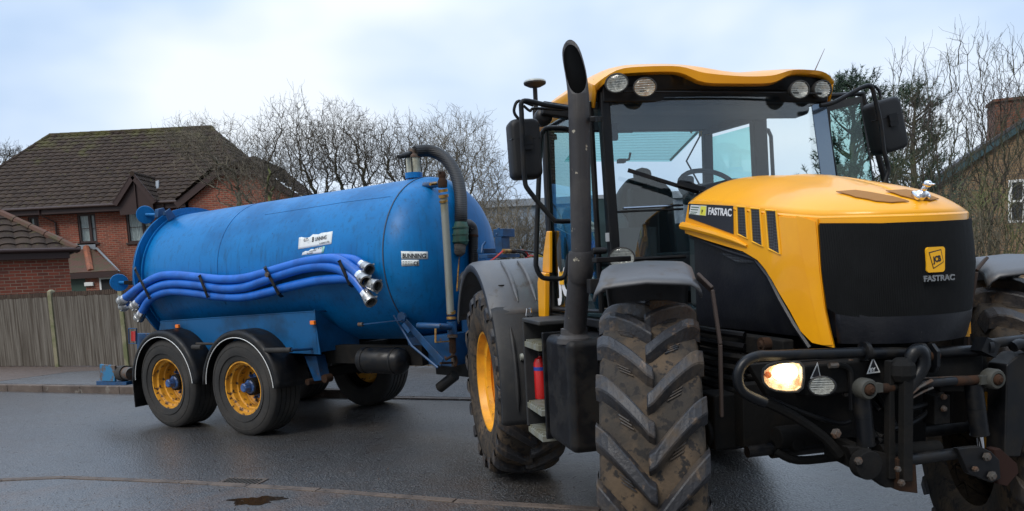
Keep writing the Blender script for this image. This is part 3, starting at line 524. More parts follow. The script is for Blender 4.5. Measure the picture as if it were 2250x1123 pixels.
# ------------------------------------------------------------------ garage at far left
Gp = up('W', 'y', 18.8, 158, 640); ga = .60
G = thing('brick_garage', 'low red brick garage with dark mossy tiled roof at the left edge behind the fence', 'garage', (Gp.x, Gp.y, .1), ga)
mb = MB(); mb.box(-6, 0, 0, .22, 0, 2.45); mb.box(-.22, 0, .22, 5, 0, 2.45); mb.build('wall', 'brickr', G, smooth=0)
mb = MB(); mb.box(-6, .02, -.16, -.12, 2.42, 2.58); mb.box(-6, .02, -.12, .0, 2.42, 2.45); mb.build('fascia', 'brownf', G, smooth=0)
MB().tube([(-6, -.2, 2.62), (.25, -.2, 2.62)], .055, 10).build('gutter', 'brownf', G)
v_ = Vector((0, 2.6, 1.75)); tiles([(0, 0), (6.2, 0), (6.2-2.6, v_.length), (0, v_.length)], (-6, -.17, 2.60), (1, 0, 0), v_, 'tileg', G)
v_ = Vector((-2.6, 0, 1.75)); tiles([(0, 0), (5.2, 0), (2.6, v_.length)], (.2, -.17, 2.60), (0, 1, 0), v_, 'tileg', G)
mb = MB(); ridge(mb, (.2, -.17, 2.62), (-2.4, 2.43, 4.42), .1); ridge(mb, (-2.4, 2.43, 4.42), (-6, 2.43, 4.42), .1); mb.build('ridge_tiles', 'tiler', G)

# ------------------------------------------------------------------ grey warehouse beyond the trees
y = 34; a, b = up('W', 'y', y, 930, 441), up('W', 'y', y, 1640, 420); zt = 1.72+(a.z+b.z)/2-1.72
Wh = thing('warehouse', 'long grey metal-clad warehouse beyond the bare trees', 'warehouse', (a.x, y, .1))
mb = MB(); mb.box(0, 17, 0, 12, 0, zt-.4); mb.build('wall', 'cladr', Wh, smooth=0)
MB().box(-.1, 17.1, -.12, 12.1, zt-.4, zt-.1).build('eaves_trim', 'clad', Wh, smooth=0)

# ------------------------------------------------------------------ buff brick house at right
y = 22.0; c1 = up('W', 'y', y, 2153, 338); c2 = up('W', 'y', y, 2249, 270); s_ = (c2.z-c1.z)/(c2.x-c1.x)
R2 = thing('buff_brick_house', 'buff brick house with tall chimney and white sash windows at the right edge', 'house', (c1.x, y, .1), -.35); dz = c1.z-.1
xl = -1.5; xr = 3.6
mb = MB(); wq = []
for (a, b_, c, d) in ((2207, 398, 2290, 487), (2200, 612, 2290, 660)):
    p = up('W', 'y', y, a, b_); q = up('W', 'y', y, c, d); wq.append((p.x-c1.x, q.x-c1.x, q.z-.1, p.z-.1))
wx0, wx1 = wq[0][0], wq[0][1]; gz = lambda x: dz+s_*x if x < xr else dz+s_*(2*xr-x)
mb.prism([(xl, 0), (wx0, 0), (wx0, gz(wx0)), (xl, gz(xl))], 0, .3); mb.prism([(wx1, 0), (8.6, 0), (8.6, gz(8.6)), (xr, gz(xr)), (wx1, gz(wx1))], 0, .3)
mb.prism([(wx0, wq[0][3]), (wx1, wq[0][3]), (wx1, gz(wx1)), (wx0, gz(wx0))], 0, .3); mb.box(wx0, wx1, 0, .3, wq[1][3], wq[0][2]); mb.box(wx0, wx1, 0, .3, 0, max(.05, wq[1][2]))
mb.box(xl, xl+.3, .3, 4, 0, gz(xl)); mb.build('wall', 'bricky', R2, smooth=0)
for (a, b_, z0, z1) in wq:
    z0 = max(.05, z0); f = MB(); f.box(a, b_, -.01, .08, z0, z0+.07); f.box(a, b_, -.01, .08, z1-.07, z1); f.box(a, a+.09, -.01, .08, z0+.07, z1-.07); f.box(b_-.09, b_, -.01, .08, z0+.07, z1-.07); f.box(a+.09, b_-.09, 0, .06, (z0+z1)/2-.03, (z0+z1)/2+.03)
    for k in (1, 2): xx = a+(b_-a)*k/3; f.box(xx-.012, xx+.012, .01, .05, z0+.07, (z0+z1)/2-.03); f.box(xx-.012, xx+.012, .01, .05, (z0+z1)/2+.03, z1-.07)
    w_ = f.build('window', 'wpvc', R2, smooth=0); MB().box(a+.09, b_-.09, .062, .068, z0+.07, z1-.07).build('pane', 'glassh', w_, smooth=0); MB().box(a, b_, .28, .3, z0, z1).build('dark_room', 'dark', w_, smooth=0)
mb = MB(); mb.bar((xl-.2, -.1, gz(xl-.2)+.02), (xr, -.1, gz(xr)+.02), .06, .2); mb.bar((xr, -.1, gz(xr)+.02), (8.8, -.1, gz(8.8)+.02), .06, .2); mb.build('bargeboard', mat('teal_bargeboard', (.03, .07, .085), .5), R2, smooth=0)
mb = MB()
for sg in (-1, 1):
    e = xl-.2 if sg < 0 else 8.8; mb.add([(e, -.15, gz(e)+.1), (xr, -.15, gz(xr)+.1), (xr, 4, gz(xr)+.1), (e, 4, gz(e)+.1), (e, -.15, gz(e)+.18), (xr, -.15, gz(xr)+.2), (xr, 4, gz(xr)+.2), (e, 4, gz(e)+.18)], [(0, 1, 2, 3), (4, 5, 6, 7), (0, 1, 5, 4), (3, 2, 6, 7)])
mb.build('roof', mat('slate_roof', (.06, .06, .07), .7), R2, smooth=0)
p = up('W', 'y', 22.5, 2166, 222); q = up('W', 'y', 22.5, 2270, 222); mb = MB(); x0, x1 = p.x-c1.x, q.x-c1.x; zc = p.z-.1
mb.box(x0, x1, .5, 1.4, dz-.3, zc-.08); ck = mb.build('chimney', 'brickc', R2, smooth=0); MB().box(x0-.05, x1+.05, .45, 1.45, zc-.08, zc).build('chimney_cap', 'brickc', ck, smooth=0)
px_ = up('W', 'y', 22.8, 2224, 215).x-c1.x; MB().lathe([(0, .0), (0, .16), (.05, .16), (.09, .13), (.30, .11), (.34, .13), (.36, .13), (.36, .0)], (px_, .9, zc), 'z', 16).build('chimney_pot', 'terracotta', ck)

# white rail fence at right
p = up('W', 'y', 12.5, 2180, 650); Rf = thing('white_rail_fence', 'white painted rail fence at the far right behind the front wheel', 'fence', (p.x, 12.5, 0))
for z, h in ((.92, .09), (.74, .07), (.50, .09)): MB().box(0, 4, -.02, .02, z-h/2, z+h/2).build('rail', 'white', Rf, smooth=0)
for x in (.5, 2.2, 3.9): MB().box(x, x+.1, .02, .11, 0, 1.05).build('post', 'white', Rf, smooth=0)

# ------------------------------------------------------------------ trees (branches grown towards points scattered through an uneven crown)
def tree(name, label, cat, px, Y, lobes, N, seed, mt_t='bark', mt_c='twig', stems=1, bal=.35, r_tip=.0045, kink=.10, tw=3, twl=.32, upb=.5, group=None, p=.46, whips=(), fork=.9, rmax=.15):
    rg = np.random.default_rng(seed); rng = random.Random(seed)
    b = up('W', 'y', Y, px, 640); base = np.array([b.x, Y, .08]); t = thing(name, label, cat, tuple(base), 0, group)
    pts = []
    for (lx, ly, rx, rz, wgt) in lobes:           # lobe centre in picture px at depth Y, radii in metres
        c = up('W', 'y', Y, lx, ly); c = np.array([c.x, Y, c.z])-base; n = int(N*wgt)
        v = rg.normal(size=(n, 3)); v /= np.linalg.norm(v, axis=1)[:, None]; v *= (rg.random(n)**(1/2.4))[:, None]; q = c+v*np.array([rx, rx*.9, rz])
        q += rg.normal(size=q.shape)*.05; pts.append(q)
    P = np.concatenate(pts); P = P[P[:, 2] > .35]
    nod = []; par = []; plen = []
    zc = min(q[2] for q in P)
    for s in range(stems):
        a = 2*PI*s/stems+rng.uniform(-.4, .4); k = max(3, int(zc*fork/.25)); off = .10 if stems > 1 else 0; sp = rng.uniform(.15, .35)*(stems > 1); prev = -1; wob = np.zeros(3)
        for i in range(k+1):
            f = i/k; wob = wob+np.array([rng.gauss(0, .02), rng.gauss(0, .02), 0]); z = f*max(.3, zc*fork); q = np.array([math.cos(a)*(off+sp*z*.8), math.sin(a)*(off+sp*z*.8), z-.05])+wob
            nod.append(q); par.append(prev); plen.append(0 if prev < 0 else plen[prev]+.25); prev = len(nod)-1
    P = P[np.argsort(np.linalg.norm(P-np.array([0, 0, zc*fork]), axis=1)+rg.normal(size=len(P))*.12)]
    A = np.zeros((len(nod)+len(P), 3)); PL = np.zeros(len(A)); A[:len(nod)] = nod; PL[:len(nod)] = plen; n = len(nod)
    low = np.zeros(len(A)); low[:n] = [0 if (i % max(1, n//stems)) > (n//stems)*.55 else .8 for i in range(n)]
    for q in P:
        d = np.linalg.norm(A[:n]-q, axis=1); c = d+bal*PL[:n]+low[:n]+.25*np.maximum(0, A[:n, 2]-q[2]); j = int(np.argmin(c)); A[n] = q; PL[n] = PL[j]+d[j]; par.append(j); n += 1
    cnt = np.zeros(n); ch = [[] for _ in range(n)]
    for i in range(n-1, -1, -1):
        if par[i] >= 0: ch[par[i]].append(i)
    for i in range(n-1, -1, -1):
        cnt[i] = max(1, sum(cnt[c] for c in ch[i]))
    rad = np.minimum(rmax, r_tip*cnt**p); T_, Cc = MB(), MB(); used = set()
    def wig(a, b, ra, rb, m, sides, mb, kk=None):
        L_ = float(np.linalg.norm(b-a)); ps = [Vector(a)]; rr = [ra]
        for i in range(1, m): f = i/m; o = rg.normal(size=3)*(kk or kink)*L_*math.sin(PI*f); ps.append(Vector(a+(b-a)*f+o)); rr.append(ra+(rb-ra)*f)
        ps.append(Vector(b)); rr.append(rb); mb.tube(ps, rr, sides, cap=False)
    for i in range(n):
        j = par[i]
        if j < 0: continue
        big = rad[i] > .022; ra = min(rad[j], rad[i]*1.35); L_ = np.linalg.norm(A[i]-A[j]); wig(A[j], A[i], ra, rad[i], 3 if L_ > .15 else 2, 7 if big else 3, T_ if big else Cc)
    def twig(a, d, ln, lv):
        d = Vector(d).normalized(); q = Vector(a); ps = [q.copy()]; 
        for i in range(4): d = (d+Vector(rg.normal(size=3)*.30)+Vector((0, 0, upb*.25))).normalized(); q = q+d*ln/4; ps.append(q.copy())
        Cc.tube(ps, [r_tip*.8, r_tip*.7, r_tip*.6, r_tip*.5, r_tip*.35], 3, cap=False)
        if lv: 
            for k in range(2): twig(ps[1+k*2], d+Vector(rg.normal(size=3)*.8), ln*.55, 0)
    for i in range(n):
        if rad[i] < .016 and par[i] >= 0:
            d = A[i]-A[par[i]]; d = d/max(1e-4, np.linalg.norm(d))
            for k in range(tw if len(ch[i]) == 0 else max(1, tw-2)): twig(A[i], d+rg.normal(size=3)*.55, twl*rng.uniform(.5, 1.2), len(ch[i]) == 0)
    for (wx, wy0, wy1) in whips:
        a = up('W', 'y', Y, wx, wy0); c = up('W', 'y', Y, wx+rng.uniform(-14, 14), wy1); a = np.array([a.x, Y, a.z])-base; c = np.array([c.x, Y, c.z])-base; j = int(np.argmin(np.linalg.norm(A[:n]-a, axis=1))); wig(A[j], c, .008, .0025, 7, 3, Cc, .018)
        for f in (.35, .5, .65, .8): twig(A[j]+(c-A[j])*f, (rng.choice((-1, 1))*.5, 0, 1), .35, 0)
    T_.build('trunk', mt_t, t, smooth=60); Cc.build('crown', mt_c, t, smooth=0); return t
GR = 'bare winter trees behind the tanker'
tree('bare_tree', 'bare tree with moss-green limbs in front of the brick gable', 'tree', 525, 22, [(480, 340, 1.3, 1.0, .35), (560, 390, 1.3, 1.1, .45), (415, 310, .8, .5, .2)], 950, 11, mt_c='twigp', stems=2, kink=.10, tw=2, twl=.38, group=GR)
tree('bare_tree', 'tallest bare tree, right of the house roof with long upright whips', 'tree', 650, 20, [(640, 330, 1.0, 1.15, .55), (600, 400, .8, 1.0, .2), (700, 360, .8, 1.1, .3)], 1050, 22, stems=3, kink=.07, tw=2, group=GR, whips=((612, 290, 215), (640, 270, 178), (655, 260, 205), (672, 270, 188), (735, 290, 215)))
tree('bare_tree', 'dense bare tree above the middle of the blue tank', 'tree', 770, 21, [(745, 320, 1.0, 1.1, .5), (800, 350, 1.0, 1.1, .5)], 1050, 35, stems=3, kink=.075, tw=2, group=GR)
tree('bare_tree', 'bare rounded tree behind the front end of the tank and its sight glass', 'tree', 890, 22, [(870, 340, 1.0, 1.05, .5), (930, 370, 1.0, 1.2, .5)], 1000, 41, stems=3, kink=.075, tw=2, group=GR, whips=((890, 300, 240), (955, 310, 262)))
tree('bare_tree', 'pale arching bare tree between the black suction pipe and the tractor mirror', 'tree', 1005, 19, [(1000, 340, 1.0, .85, .45), (1060, 410, .9, 1.0, .3), (1010, 470, .9, 1.2, .3)], 750, 52, mt_c='twigp', stems=4, kink=.09, tw=3, twl=.45, bal=.6, upb=.1, group=GR, whips=((1010, 300, 262), (1045, 300, 270)))
tree('bare_bush', 'low tangled brown bush in front of the grey warehouse wall', 'bush', 1110, 15.5, [(1110, 520, .8, .75, .6), (1170, 550, .7, .6, .4)], 620, 61, mt_c='twigp', mt_t='twigp', stems=5, kink=.075, tw=3, twl=.3, bal=.7, r_tip=.0042)
tree('bare_tree', 'small distant bare tree showing over the left end of the house roof', 'tree', 32, 44, [(25, 345, .9, .5, 1)], 110, 71, stems=1, tw=3, twl=.6, r_tip=.009)
GS = 'bare shrubs behind the bonnet'
tree('bare_shrub', 'tall many-stemmed bare shrub rising behind the bonnet ornament', 'shrub', 2115, 10.5, [(2100, 260, .75, 1.05, .5), (2040, 350, .6, 1.0, .25), (2150, 400, .7, 1.2, .25)], 430, 83, mt_c='twigr', stems=6, kink=.06, tw=2, twl=.26, bal=.8, r_tip=.0032, p=.42, group=GS, upb=.9, whips=((2110, 160, 62), (2070, 190, 95), (2150, 180, 90), (2010, 240, 120), (2035, 230, 92)))
tree('bare_shrub', 'bare shrub at the right edge in front of the buff brick chimney', 'shrub', 2260, 10.0, [(2235, 260, .6, .9, .5), (2200, 400, .7, 1.1, .5)], 260, 91, mt_c='twigr', stems=6, kink=.06, tw=2, twl=.26, bal=.8, r_tip=.0032, p=.42, group=GS, upb=.9, whips=((2215, 180, 80), (2240, 190, 100)))
tree('bare_shrub', 'slender bare shrub between the pine and the tall shrub', 'shrub', 1985, 11.5, [(1980, 290, .55, .9, .5), (1985, 400, .6, .9, .5)], 160, 97, mt_c='twigr', stems=4, kink=.06, tw=2, twl=.28, bal=.8, r_tip=.0032, p=.42, group=GS, upb=.9, whips=((1955, 200, 105), (1990, 190, 100)))
tree('bare_shrub', 'low bare shrub with green-tinged stems just above the far front fender', 'shrub', 2160, 8.6, [(2190, 520, .6, .5, .6), (2120, 540, .5, .6, .4)], 170, 103, mt_c='bark', mt_t='bark', stems=5, kink=.06, tw=2, twl=.3, bal=.9, r_tip=.0045, group=GS)
def gp(px, y): return (up('W', 'y', y, px, 640).x, y, .08)
def pine(name, label, base, h, seed, width=1.6, z0=.3, lean=0, n_br=46, n_tuft=13):
    rng = random.Random(seed); t = thing(name, label, 'tree', base); T_, Cc = MB(), MB(); T_.tube([(0, 0, 0), (.05, 0, h*.4), (-.03, .03, h*.75), (.02, 0, h)], [.12, .09, .05, .01], 7)
    for i in range(n_br):
        f = z0+(1-z0)*(i/n_br); z = h*f; a = rng.uniform(0, 2*PI); ln = width*(1.05-f)**.6*rng.uniform(.55, 1.1); d = Vector((math.cos(a), math.sin(a), rng.uniform(.1, .6))).normalized()
        pts = [Vector((0, 0, z))]; 
        for k in range(4): d = (d+Vector((0, 0, .16))).normalized(); pts.append(pts[-1]+d*ln/4)
        T_.tube(pts, [.03, .022, .015, .01, .006], 4, cap=False)
        for k in range(n_tuft):
            g_ = rng.uniform(.35, 1); i2 = min(3, int(g_*4)); c = pts[i2].lerp(pts[i2+1], g_*4-i2)+Vector((rng.gauss(0, .1), rng.gauss(0, .1), rng.gauss(0, .06))); ax = (d+Vector((rng.gauss(0, .5), rng.gauss(0, .5), .5))).normalized()
            tl = rng.uniform(.18, .32)
            for q in range(34):
                b = c+ax*tl*rng.random(); nd = (ax*rng.uniform(.3, 1)+Vector((rng.gauss(0, 1), rng.gauss(0, 1), rng.gauss(0, 1))).normalized()*.7).normalized(); sd_ = nd.orthogonal().normalized()*.010; e_ = b+nd*rng.uniform(.06, .11); Cc.add([b-sd_, b+sd_, e_], [(0, 1, 2)])
    T_.build('trunk', 'bark', t, smooth=60); Cc.build('crown', 'needle', t, smooth=0); return t
pine('pine_tree', 'dark green pine tree standing behind the open cab door', gp(1880, 15), 4.75, 7, width=2.0, n_br=60)
pine('pine_tree', 'darker lower pine behind the right-hand mirror and shrubs', gp(2010, 16.5), 4.9, 9, width=1.6, n_br=44)
# dark hedge low behind the bonnet
rng = random.Random(77); mb = MB(); hb = up('W', 'y', 13.5, 2060, 640)
for i in range(26000):
    x = rng.uniform(-2.4, .5); z = rng.uniform(0, 2.45+.35*math.sin(x*2.1)+.2*math.sin(x*5)); y = rng.gauss(0, .3)
    c = Vector((x, y, z)); s = rng.uniform(.018, .04); u = Vector((rng.uniform(-1, 1), rng.uniform(-1, 1), rng.uniform(-1, 1))).normalized(); v = u.orthogonal().normalized(); mb.add([c-u*s, c+v*s*.5, c+u*s, c-v*s*.5], [(0, 1, 2, 3)])
hd = mb.build('evergreen_bush', 'hedge', smooth=0, loc=(hb.x, 13.5, 0)); meta(hd, 'dark evergreen bush low behind the tractor bonnet and bare shrubs', 'bush')
# ================================================================== TRACTOR
TR = thing('tractor', 'yellow and black farm tractor with its far cab door open, standing on the wet road', 'tractor', (FR['T'][0], FR['T'][1], 0), FR['T'][2])
WB, RF, RR = 3.04, .775, .79
def T(ax, v, px, py): return up('T', ax, v, px, py)
# ---- wheels
def tyre(name, parent, R, W, rim, nl, side, st_marks=False, mt_c='mudrub', mt_l='rubberlug', sh=0.0):
    """axis along local Y, outer face towards side*Y; R over the lugs"""
    h = .048; Rc = R-h; hw = W/2
    prof = [(-hw*.78, rim), (-hw*.93, rim+.03), (-hw*1.02, rim+(Rc-rim)*.45), (-hw*.99, rim+(Rc-rim)*.78), (-hw*.92, Rc-.035), (-hw*.62, Rc-.012), (0, Rc), (hw*.62, Rc-.012), (hw*.92, Rc-.035), (hw*.99, rim+(Rc-rim)*.78), (hw*1.02, rim+(Rc-rim)*.45), (hw*.93, rim+.03), (hw*.78, rim)]
    t = MB().lathe(prof, (0, 0, 0), 'y', 72).build('tyre', mt_c, parent, smooth=50)
    mb = MB()
    def rad(s): return Rc-.012*min(1, abs(s)/.62)**2-.03*max(0, (abs(s)-.7)/.3)**1.5
    for k in range(nl):
        for sg in (-1, 1):
            ph0 = 2*PI*(k+(.5 if sg > 0 else 0))/nl+sh; n = 9; A = []
            for i in range(n+1):
                s = -.07+(1.06+.07)*i/n; f = max(0, s)
                dphi = (.30 if nl < 20 else .345)*(1.0*f-.12*f*f)+.02
                y = sg*s*hw*.985; r = rad(s); wb = (.058+.012*f)/R; wt = (.034+.014*f)/R; hh = h*(1 if s < .93 else 1-(s-.93)*1.6)
                if i == 0: hh = h*.8
                A.append([(y, r-.012, ph0+dphi-wb*.95), (y, r+hh, ph0+dphi-wt*.8), (y, r+hh, ph0+dphi+wt*.8), (y, r-.012, ph0+dphi+wb*.95)])
            # shoulder drop down the sidewall
            f = 1.08; y = sg*hw*1.02; A.append([(y, Rc-.11, A[-1][0][2]+.035), (y+sg*.006, Rc-.075, A[-1][1][2]+.03), (y+sg*.006, Rc-.075, A[-1][2][2]+.03), (y, Rc-.11, A[-1][3][2]+.035)])
            vs = [(r*math.cos(p), y, r*math.sin(p)) for row in A for (y, r, p) in row]; m_ = len(A)
            fs = [(j*4+q, j*4+q+1, j*4+q+5, j*4+q+4) for j in range(m_-1) for q in range(3)]+[(0, 1, 2, 3), ((m_-1)*4+3, (m_-1)*4+2, (m_-1)*4+1, (m_-1)*4)]
            mb.add(vs, fs)
    mk = MB()
    for k in range(nl):
        for sg in (-1, 1):
            ph0 = 2*PI*(k+(.5 if sg > 0 else 0))/nl+sh+PI/nl
            for q in range(3):
                a0 = ph0+.05+q*.022+.14; y0 = sg*hw*(.30+.04*q); y1 = sg*hw*(.58+.02*q); vs = []
                for (yy, aa) in ((y0, a0), (y1, a0+.05), (y1, a0+.059), (y0, a0+.009)):
                    for rr in (rad(yy/hw)-.003, rad(yy/hw)+.006): vs.append((rr*math.cos(aa), yy, rr*math.sin(aa)))
                mk.add(vs, [(1, 3, 5, 7), (0, 6, 4, 2), (0, 2, 3, 1), (2, 4, 5, 3), (4, 6, 7, 5), (6, 0, 1, 7)])
    if st_marks: mb.add(mk.v, mk.f)
    t.data.materials.append(MT[mt_l]); me = t.data
    bm = bmesh.new(); bm.from_mesh(me); tmp = bpy.data.meshes.new('tmp'); tmp.from_pydata(mb.v, [], mb.f); b2 = bmesh.new(); b2.from_mesh(tmp); bmesh.ops.recalc_face_normals(b2, faces=b2.faces)
    bmesh.ops.bevel(b2, geom=[e for e in b2.edges if len(e.link_faces) == 2 and e.calc_face_angle() > .6], offset=.005, segments=1, affect='EDGES')
    for f in b2.faces: f.material_index = 1
    b2.to_mesh(tmp); b2.free(); k0 = len(bm.faces); bm.from_mesh(tmp); bm.faces.ensure_lookup_table()
    for f in bm.faces[k0:]: f.material_index = 1; f.smooth = False
    bm.to_mesh(me); bm.free(); bpy.data.meshes.remove(tmp)
    return t
def rim_profile(rim, W, dish, sg):
    hw = W/2; return [(sg*hw*.80, rim+.022), (sg*hw*.86, rim+.018), (sg*hw*.86, rim-.002), (sg*hw*.72, rim-.012), (sg*hw*.64, rim-.022), (sg*hw*.60, rim-.070), (sg*hw*.46, rim-.076), (sg*hw*.42, rim-.050), (sg*hw*.34, rim-.050), (sg*hw*.30, rim-.088), (sg*hw*.12, rim-.094), (sg*hw*.08, rim-.118), (sg*hw*dish, rim-.122), (sg*hw*(dish-.04), rim-.15), (sg*hw*(dish-.02), .16), (sg*hw*(dish+.18), .15), (sg*hw*(dish+.20), .001)]
wheelE = []
for (wx, wy, R, W, rim, nl, st, lab) in ((0, -.93, RR, .54, .405, 19, 0, None), (0, .93, RR, .54, .405, 19, 0, None), (WB, -.975, RF, .405, .40, 20, 1, None), (WB, .98, RF, .44, .40, 20, 1, None)):
    sg = -1 if wy < 0 else 1
    o = MB().lathe(rim_profile(rim, W, -.1, sg), (0, 0, 0), 'y', 64).build('wheel', 'rimy', TR, smooth=40, loc=(wx, wy, R))
    ang = 0
    if st:
        # steering: near wheel's rolling direction looks at the camera
        c = local('T', (0, 0, 0)); ang = math.atan2(c.y-wy, c.x-wx) if wy < 0 else math.atan2(c.y+.96, c.x-wx)-.0
    o.rotation_euler = (0, 0, ang); wheelE.append((o, ang, sg))
    tyre('tyre', o, R, W, rim, nl, sg, sh=(.10 if st else .05), st_marks=bool(st))
    mb = MB()
    for k in range(10): a = 2*PI*k/10; mb.cyl((.12*math.cos(a), sg*W*(-.0), .12*math.sin(a)), (.12*math.cos(a), sg*W*.065, .12*math.sin(a)), .013, n=6)
    mb.build('wheel_nuts', 'black', o)
# ---- chassis, engine underside, axles (dark masses under the bodywork)
mb = MB(); mb.box(-.55, 3.35, -.24, .24, .82, 1.1); mb.box(.2, 1.9, -.42, .42, .75, 1.35); mb.box(2.0, 3.3, -.30, .30, .95, 1.42); mb.build('chassis', 'grime', TR, smooth=0, bevel=.02)
mb = MB(); mb.cyl((0, -.75, RR), (0, .75, RR), .13); mb.lathe([(-.3, 0), (-.28, .2), (-.1, .27), (.1, .27), (.28, .2), (.3, 0)], (0, 0, RR), 'y', 20); mb.build('rear_axle', 'grime', TR)
mb = MB(); mb.cyl((WB, -.72, RF+.14), (WB, .72, RF+.14), .07); mb.lathe([(-.22, 0), (-.2, .14), (0, .19), (.2, .14), (.22, 0)], (WB, 0, RF+.16), 'y', 20); mb.box(WB-.08, WB+.08, -.70, -.58, .84, 1.1); mb.box(WB-.08, WB+.08, .58, .70, .84, 1.1)
mb.cyl((WB+.05, -.4, .82), (WB+.05, .4, .82), .035); mb.build('front_axle', 'grime', TR, bevel=.012)
mb = MB(); mb.tube([(WB+.22, -.62, .86), (WB+.22, .62, .86)], .026, 12); mb.cyl((WB+.22, -.50, .86), (WB+.22, -.2, .86), .042); mb.build('steering_rod', 'satin', TR)
mb = MB()
for i in range(9): z = .92+i*.055; mb.tube([(2.35, -.50, z), (2.9, -.53, z), (3.0, -.47, z-.01)], .018, 8)
mb.build('coil_of_pipes', 'black', TR)
mb = MB(); rng = random.Random(4)
for i in range(14):
    y = rng.uniform(-.35, -.1); mb.tube([(2.6, y, rng.uniform(.95, 1.25)), (2.9, y-.12, rng.uniform(.95, 1.25)), (3.3, y, rng.uniform(.95, 1.25)), (3.5, y+.1, rng.uniform(.85, 1.2))], .014, 6, smooth=5)
mb.build('hydraulic_hoses', 'black', TR)
# suspension link ends seen below the bumper bar
mb = MB()
p = T('y', -.45, 1560, 930); mb.tube([(2.5, -.5, .86), (3.35, -.42, .89)], .032, 10); mb.cyl((3.3, -.5, .92), (3.3, -.30, .92), .05); mb.box(3.12, 3.2, -.60, .45, .86, 1.15); mb.tube([(3.3, -.5, .86), (3.34, -.42, .82), (3.36, -.2, .82), (3.36, .25, .82)], .020, 10, smooth=4); mb.build('suspension_links', 'grime', TR, bevel=.006)

# ---- bonnet
HB, HX0, NX, NA = .42, 2.42, 3.153, .50
def zs(x): return 2.03-.155*(max(0, min(1, (x-2.42)/1.0)))-.02*max(0, (x-3.42)/.25)
def zc(x):
    xs = [2.3, 2.47, 2.8, 3.1, 3.3, 3.45, 3.55, 3.62, 3.66]; zz = [2.16, 2.155, 2.115, 2.05, 1.995, 1.945, 1.905, 1.87, 1.845]; return float(np.interp(x, xs, zz))
def hw(x): return .452-.032*min(1, max(0, (x-2.42)/.7))
def edge(t, grow=0):
    # t in 0..1 from rear right round the nose to rear left
    A = NX-HX0; Lc = PI/2*math.sqrt((HB**2+NA**2)/2)*2; tot = 2*A+Lc; s = t*tot
    if s < A: x = HX0+s; return x, -hw(x)-grow
    if s > tot-A: x = HX0+(tot-s); return x, hw(x)+grow
    a = -PI/2+(s-A)/Lc*PI; return NX+(NA+grow)*math.cos(a), (HB+grow)*math.sin(a)
mb = MB(); NT, NS = 96, 12
def top_pt(t, s, grow=0, dz=0):
    x, y = edge(t, grow); sx = x if x < NX-.15 else (NX-.15)+(x-NX+.15)*.62
    xx = sx+(x-sx)*s; z0, z1 = zs(x)+dz, zc(sx)+dz; q = 1-s**2.6
    z = z0+(z1-z0)*q; r_ = abs(y*s)
    z += .018*max(0, 1-abs(y*s)/.13)**1.0*(1 if xx > 2.7 else 0)*min(1, max(0, (xx-2.7)/.3))*min(1, max(0, (3.55-xx)/.2))
    return (xx, y*s, z)
for i in range(NT+1):
    for j in range(NS+1): mb.v.append(top_pt(i/NT, j/NS))
for i in range(NT):
    for j in range(NS): a = i*(NS+1)+j; mb.f.append((a, a+1, a+NS+2, a+NS+1))
# lip below the top
k = len(mb.v)
for i in range(NT+1):
    x, y, z = top_pt(i/NT, 1)
    x2, y2 = edge(i/NT, -.03)
    x3, y3 = edge(i/NT, .006)
    nose = min(1, max(0, (x-3.1)/.3)); d = .012+.026*nose
    mb.v += [(x, y, z), (x3, y3, z-.008), (x3, y3, z-d), (x2, y2, z-d-.006)]
for i in range(NT):
    for j in range(3): a = k+i*4+j; mb.f.append((a, a+1, a+5, a+4))
Hd = mb.build('bonnet', 'yellow', TR, smooth=28); so_ = Hd.modifiers.new('t', 'SOLIDIFY'); so_.thickness = .012; so_.offset = -1
# brown grip panels let into the top of the bonnet
from mathutils.bvhtree import BVHTree
_bv = BVHTree.FromPolygons([Vector(v) for v in mb.v], mb.f)
def onb(x, y, off):
    h_ = _bv.ray_cast(Vector((x, y, 3)), Vector((0, 0, -1))); return (x, y, (h_[0].z if h_[0] else 1.9)+off)
for pp in ([(1837, 424), (1880, 421), (1940, 431), (1998, 446), (1960, 448), (1925, 445), (1880, 436)], [(1946, 422), (1990, 420), (2035, 430), (2063, 440), (2045, 444), (2012, 441), (1980, 433)]):
    pq = []
    for p in pp:
        o_, d_ = ray('T', *p); h_ = _bv.ray_cast(Vector(o_), Vector(d_).normalized())
        if h_[0]: pq.append(h_[0])
    if len(pq) < 4: continue
    panel([(p.x, p.y) for p in pq], lambda u, v, w: onb(u, v, .005+w), .003, .04).build('bonnet_grip_panel', mat('brown_grip', (.30, .14, .035), .85), Hd, smooth=0)
gl_ = MB(); gl_.tube([(lambda e: (e[0], e[1], zs(e[0])-.0105))(edge(i/NT, .003)) for i in range(NT+1)], .0032, 5); gl_.build('panel_gap', 'dark', TR)
# black core under the bonnet
def hy(x): return hw(min(x, NX)) if x < NX else HB*math.sqrt(max(0, 1-((x-NX)/NA)**2))
mb = MB(); lev = [(1.36, -.045), (1.42, -.025), (1.7, -.022), (1.86, -.025)]
for (z, g_) in lev:
    for i in range(NT+1):
        x, y = edge(i/NT, g_); zz = z if z < 1.8 else zs(x)-.03; mb.v.append((x, y, zz))
for l in range(len(lev)-1):
    for i in range(NT): a = l*(NT+1)+i; mb.f.append((a, a+1, a+NT+2, a+NT+1))
mb.f.append(tuple(range(NT+1))[::-1]); mb.build('engine_side_panels', 'engine', TR, smooth=40)
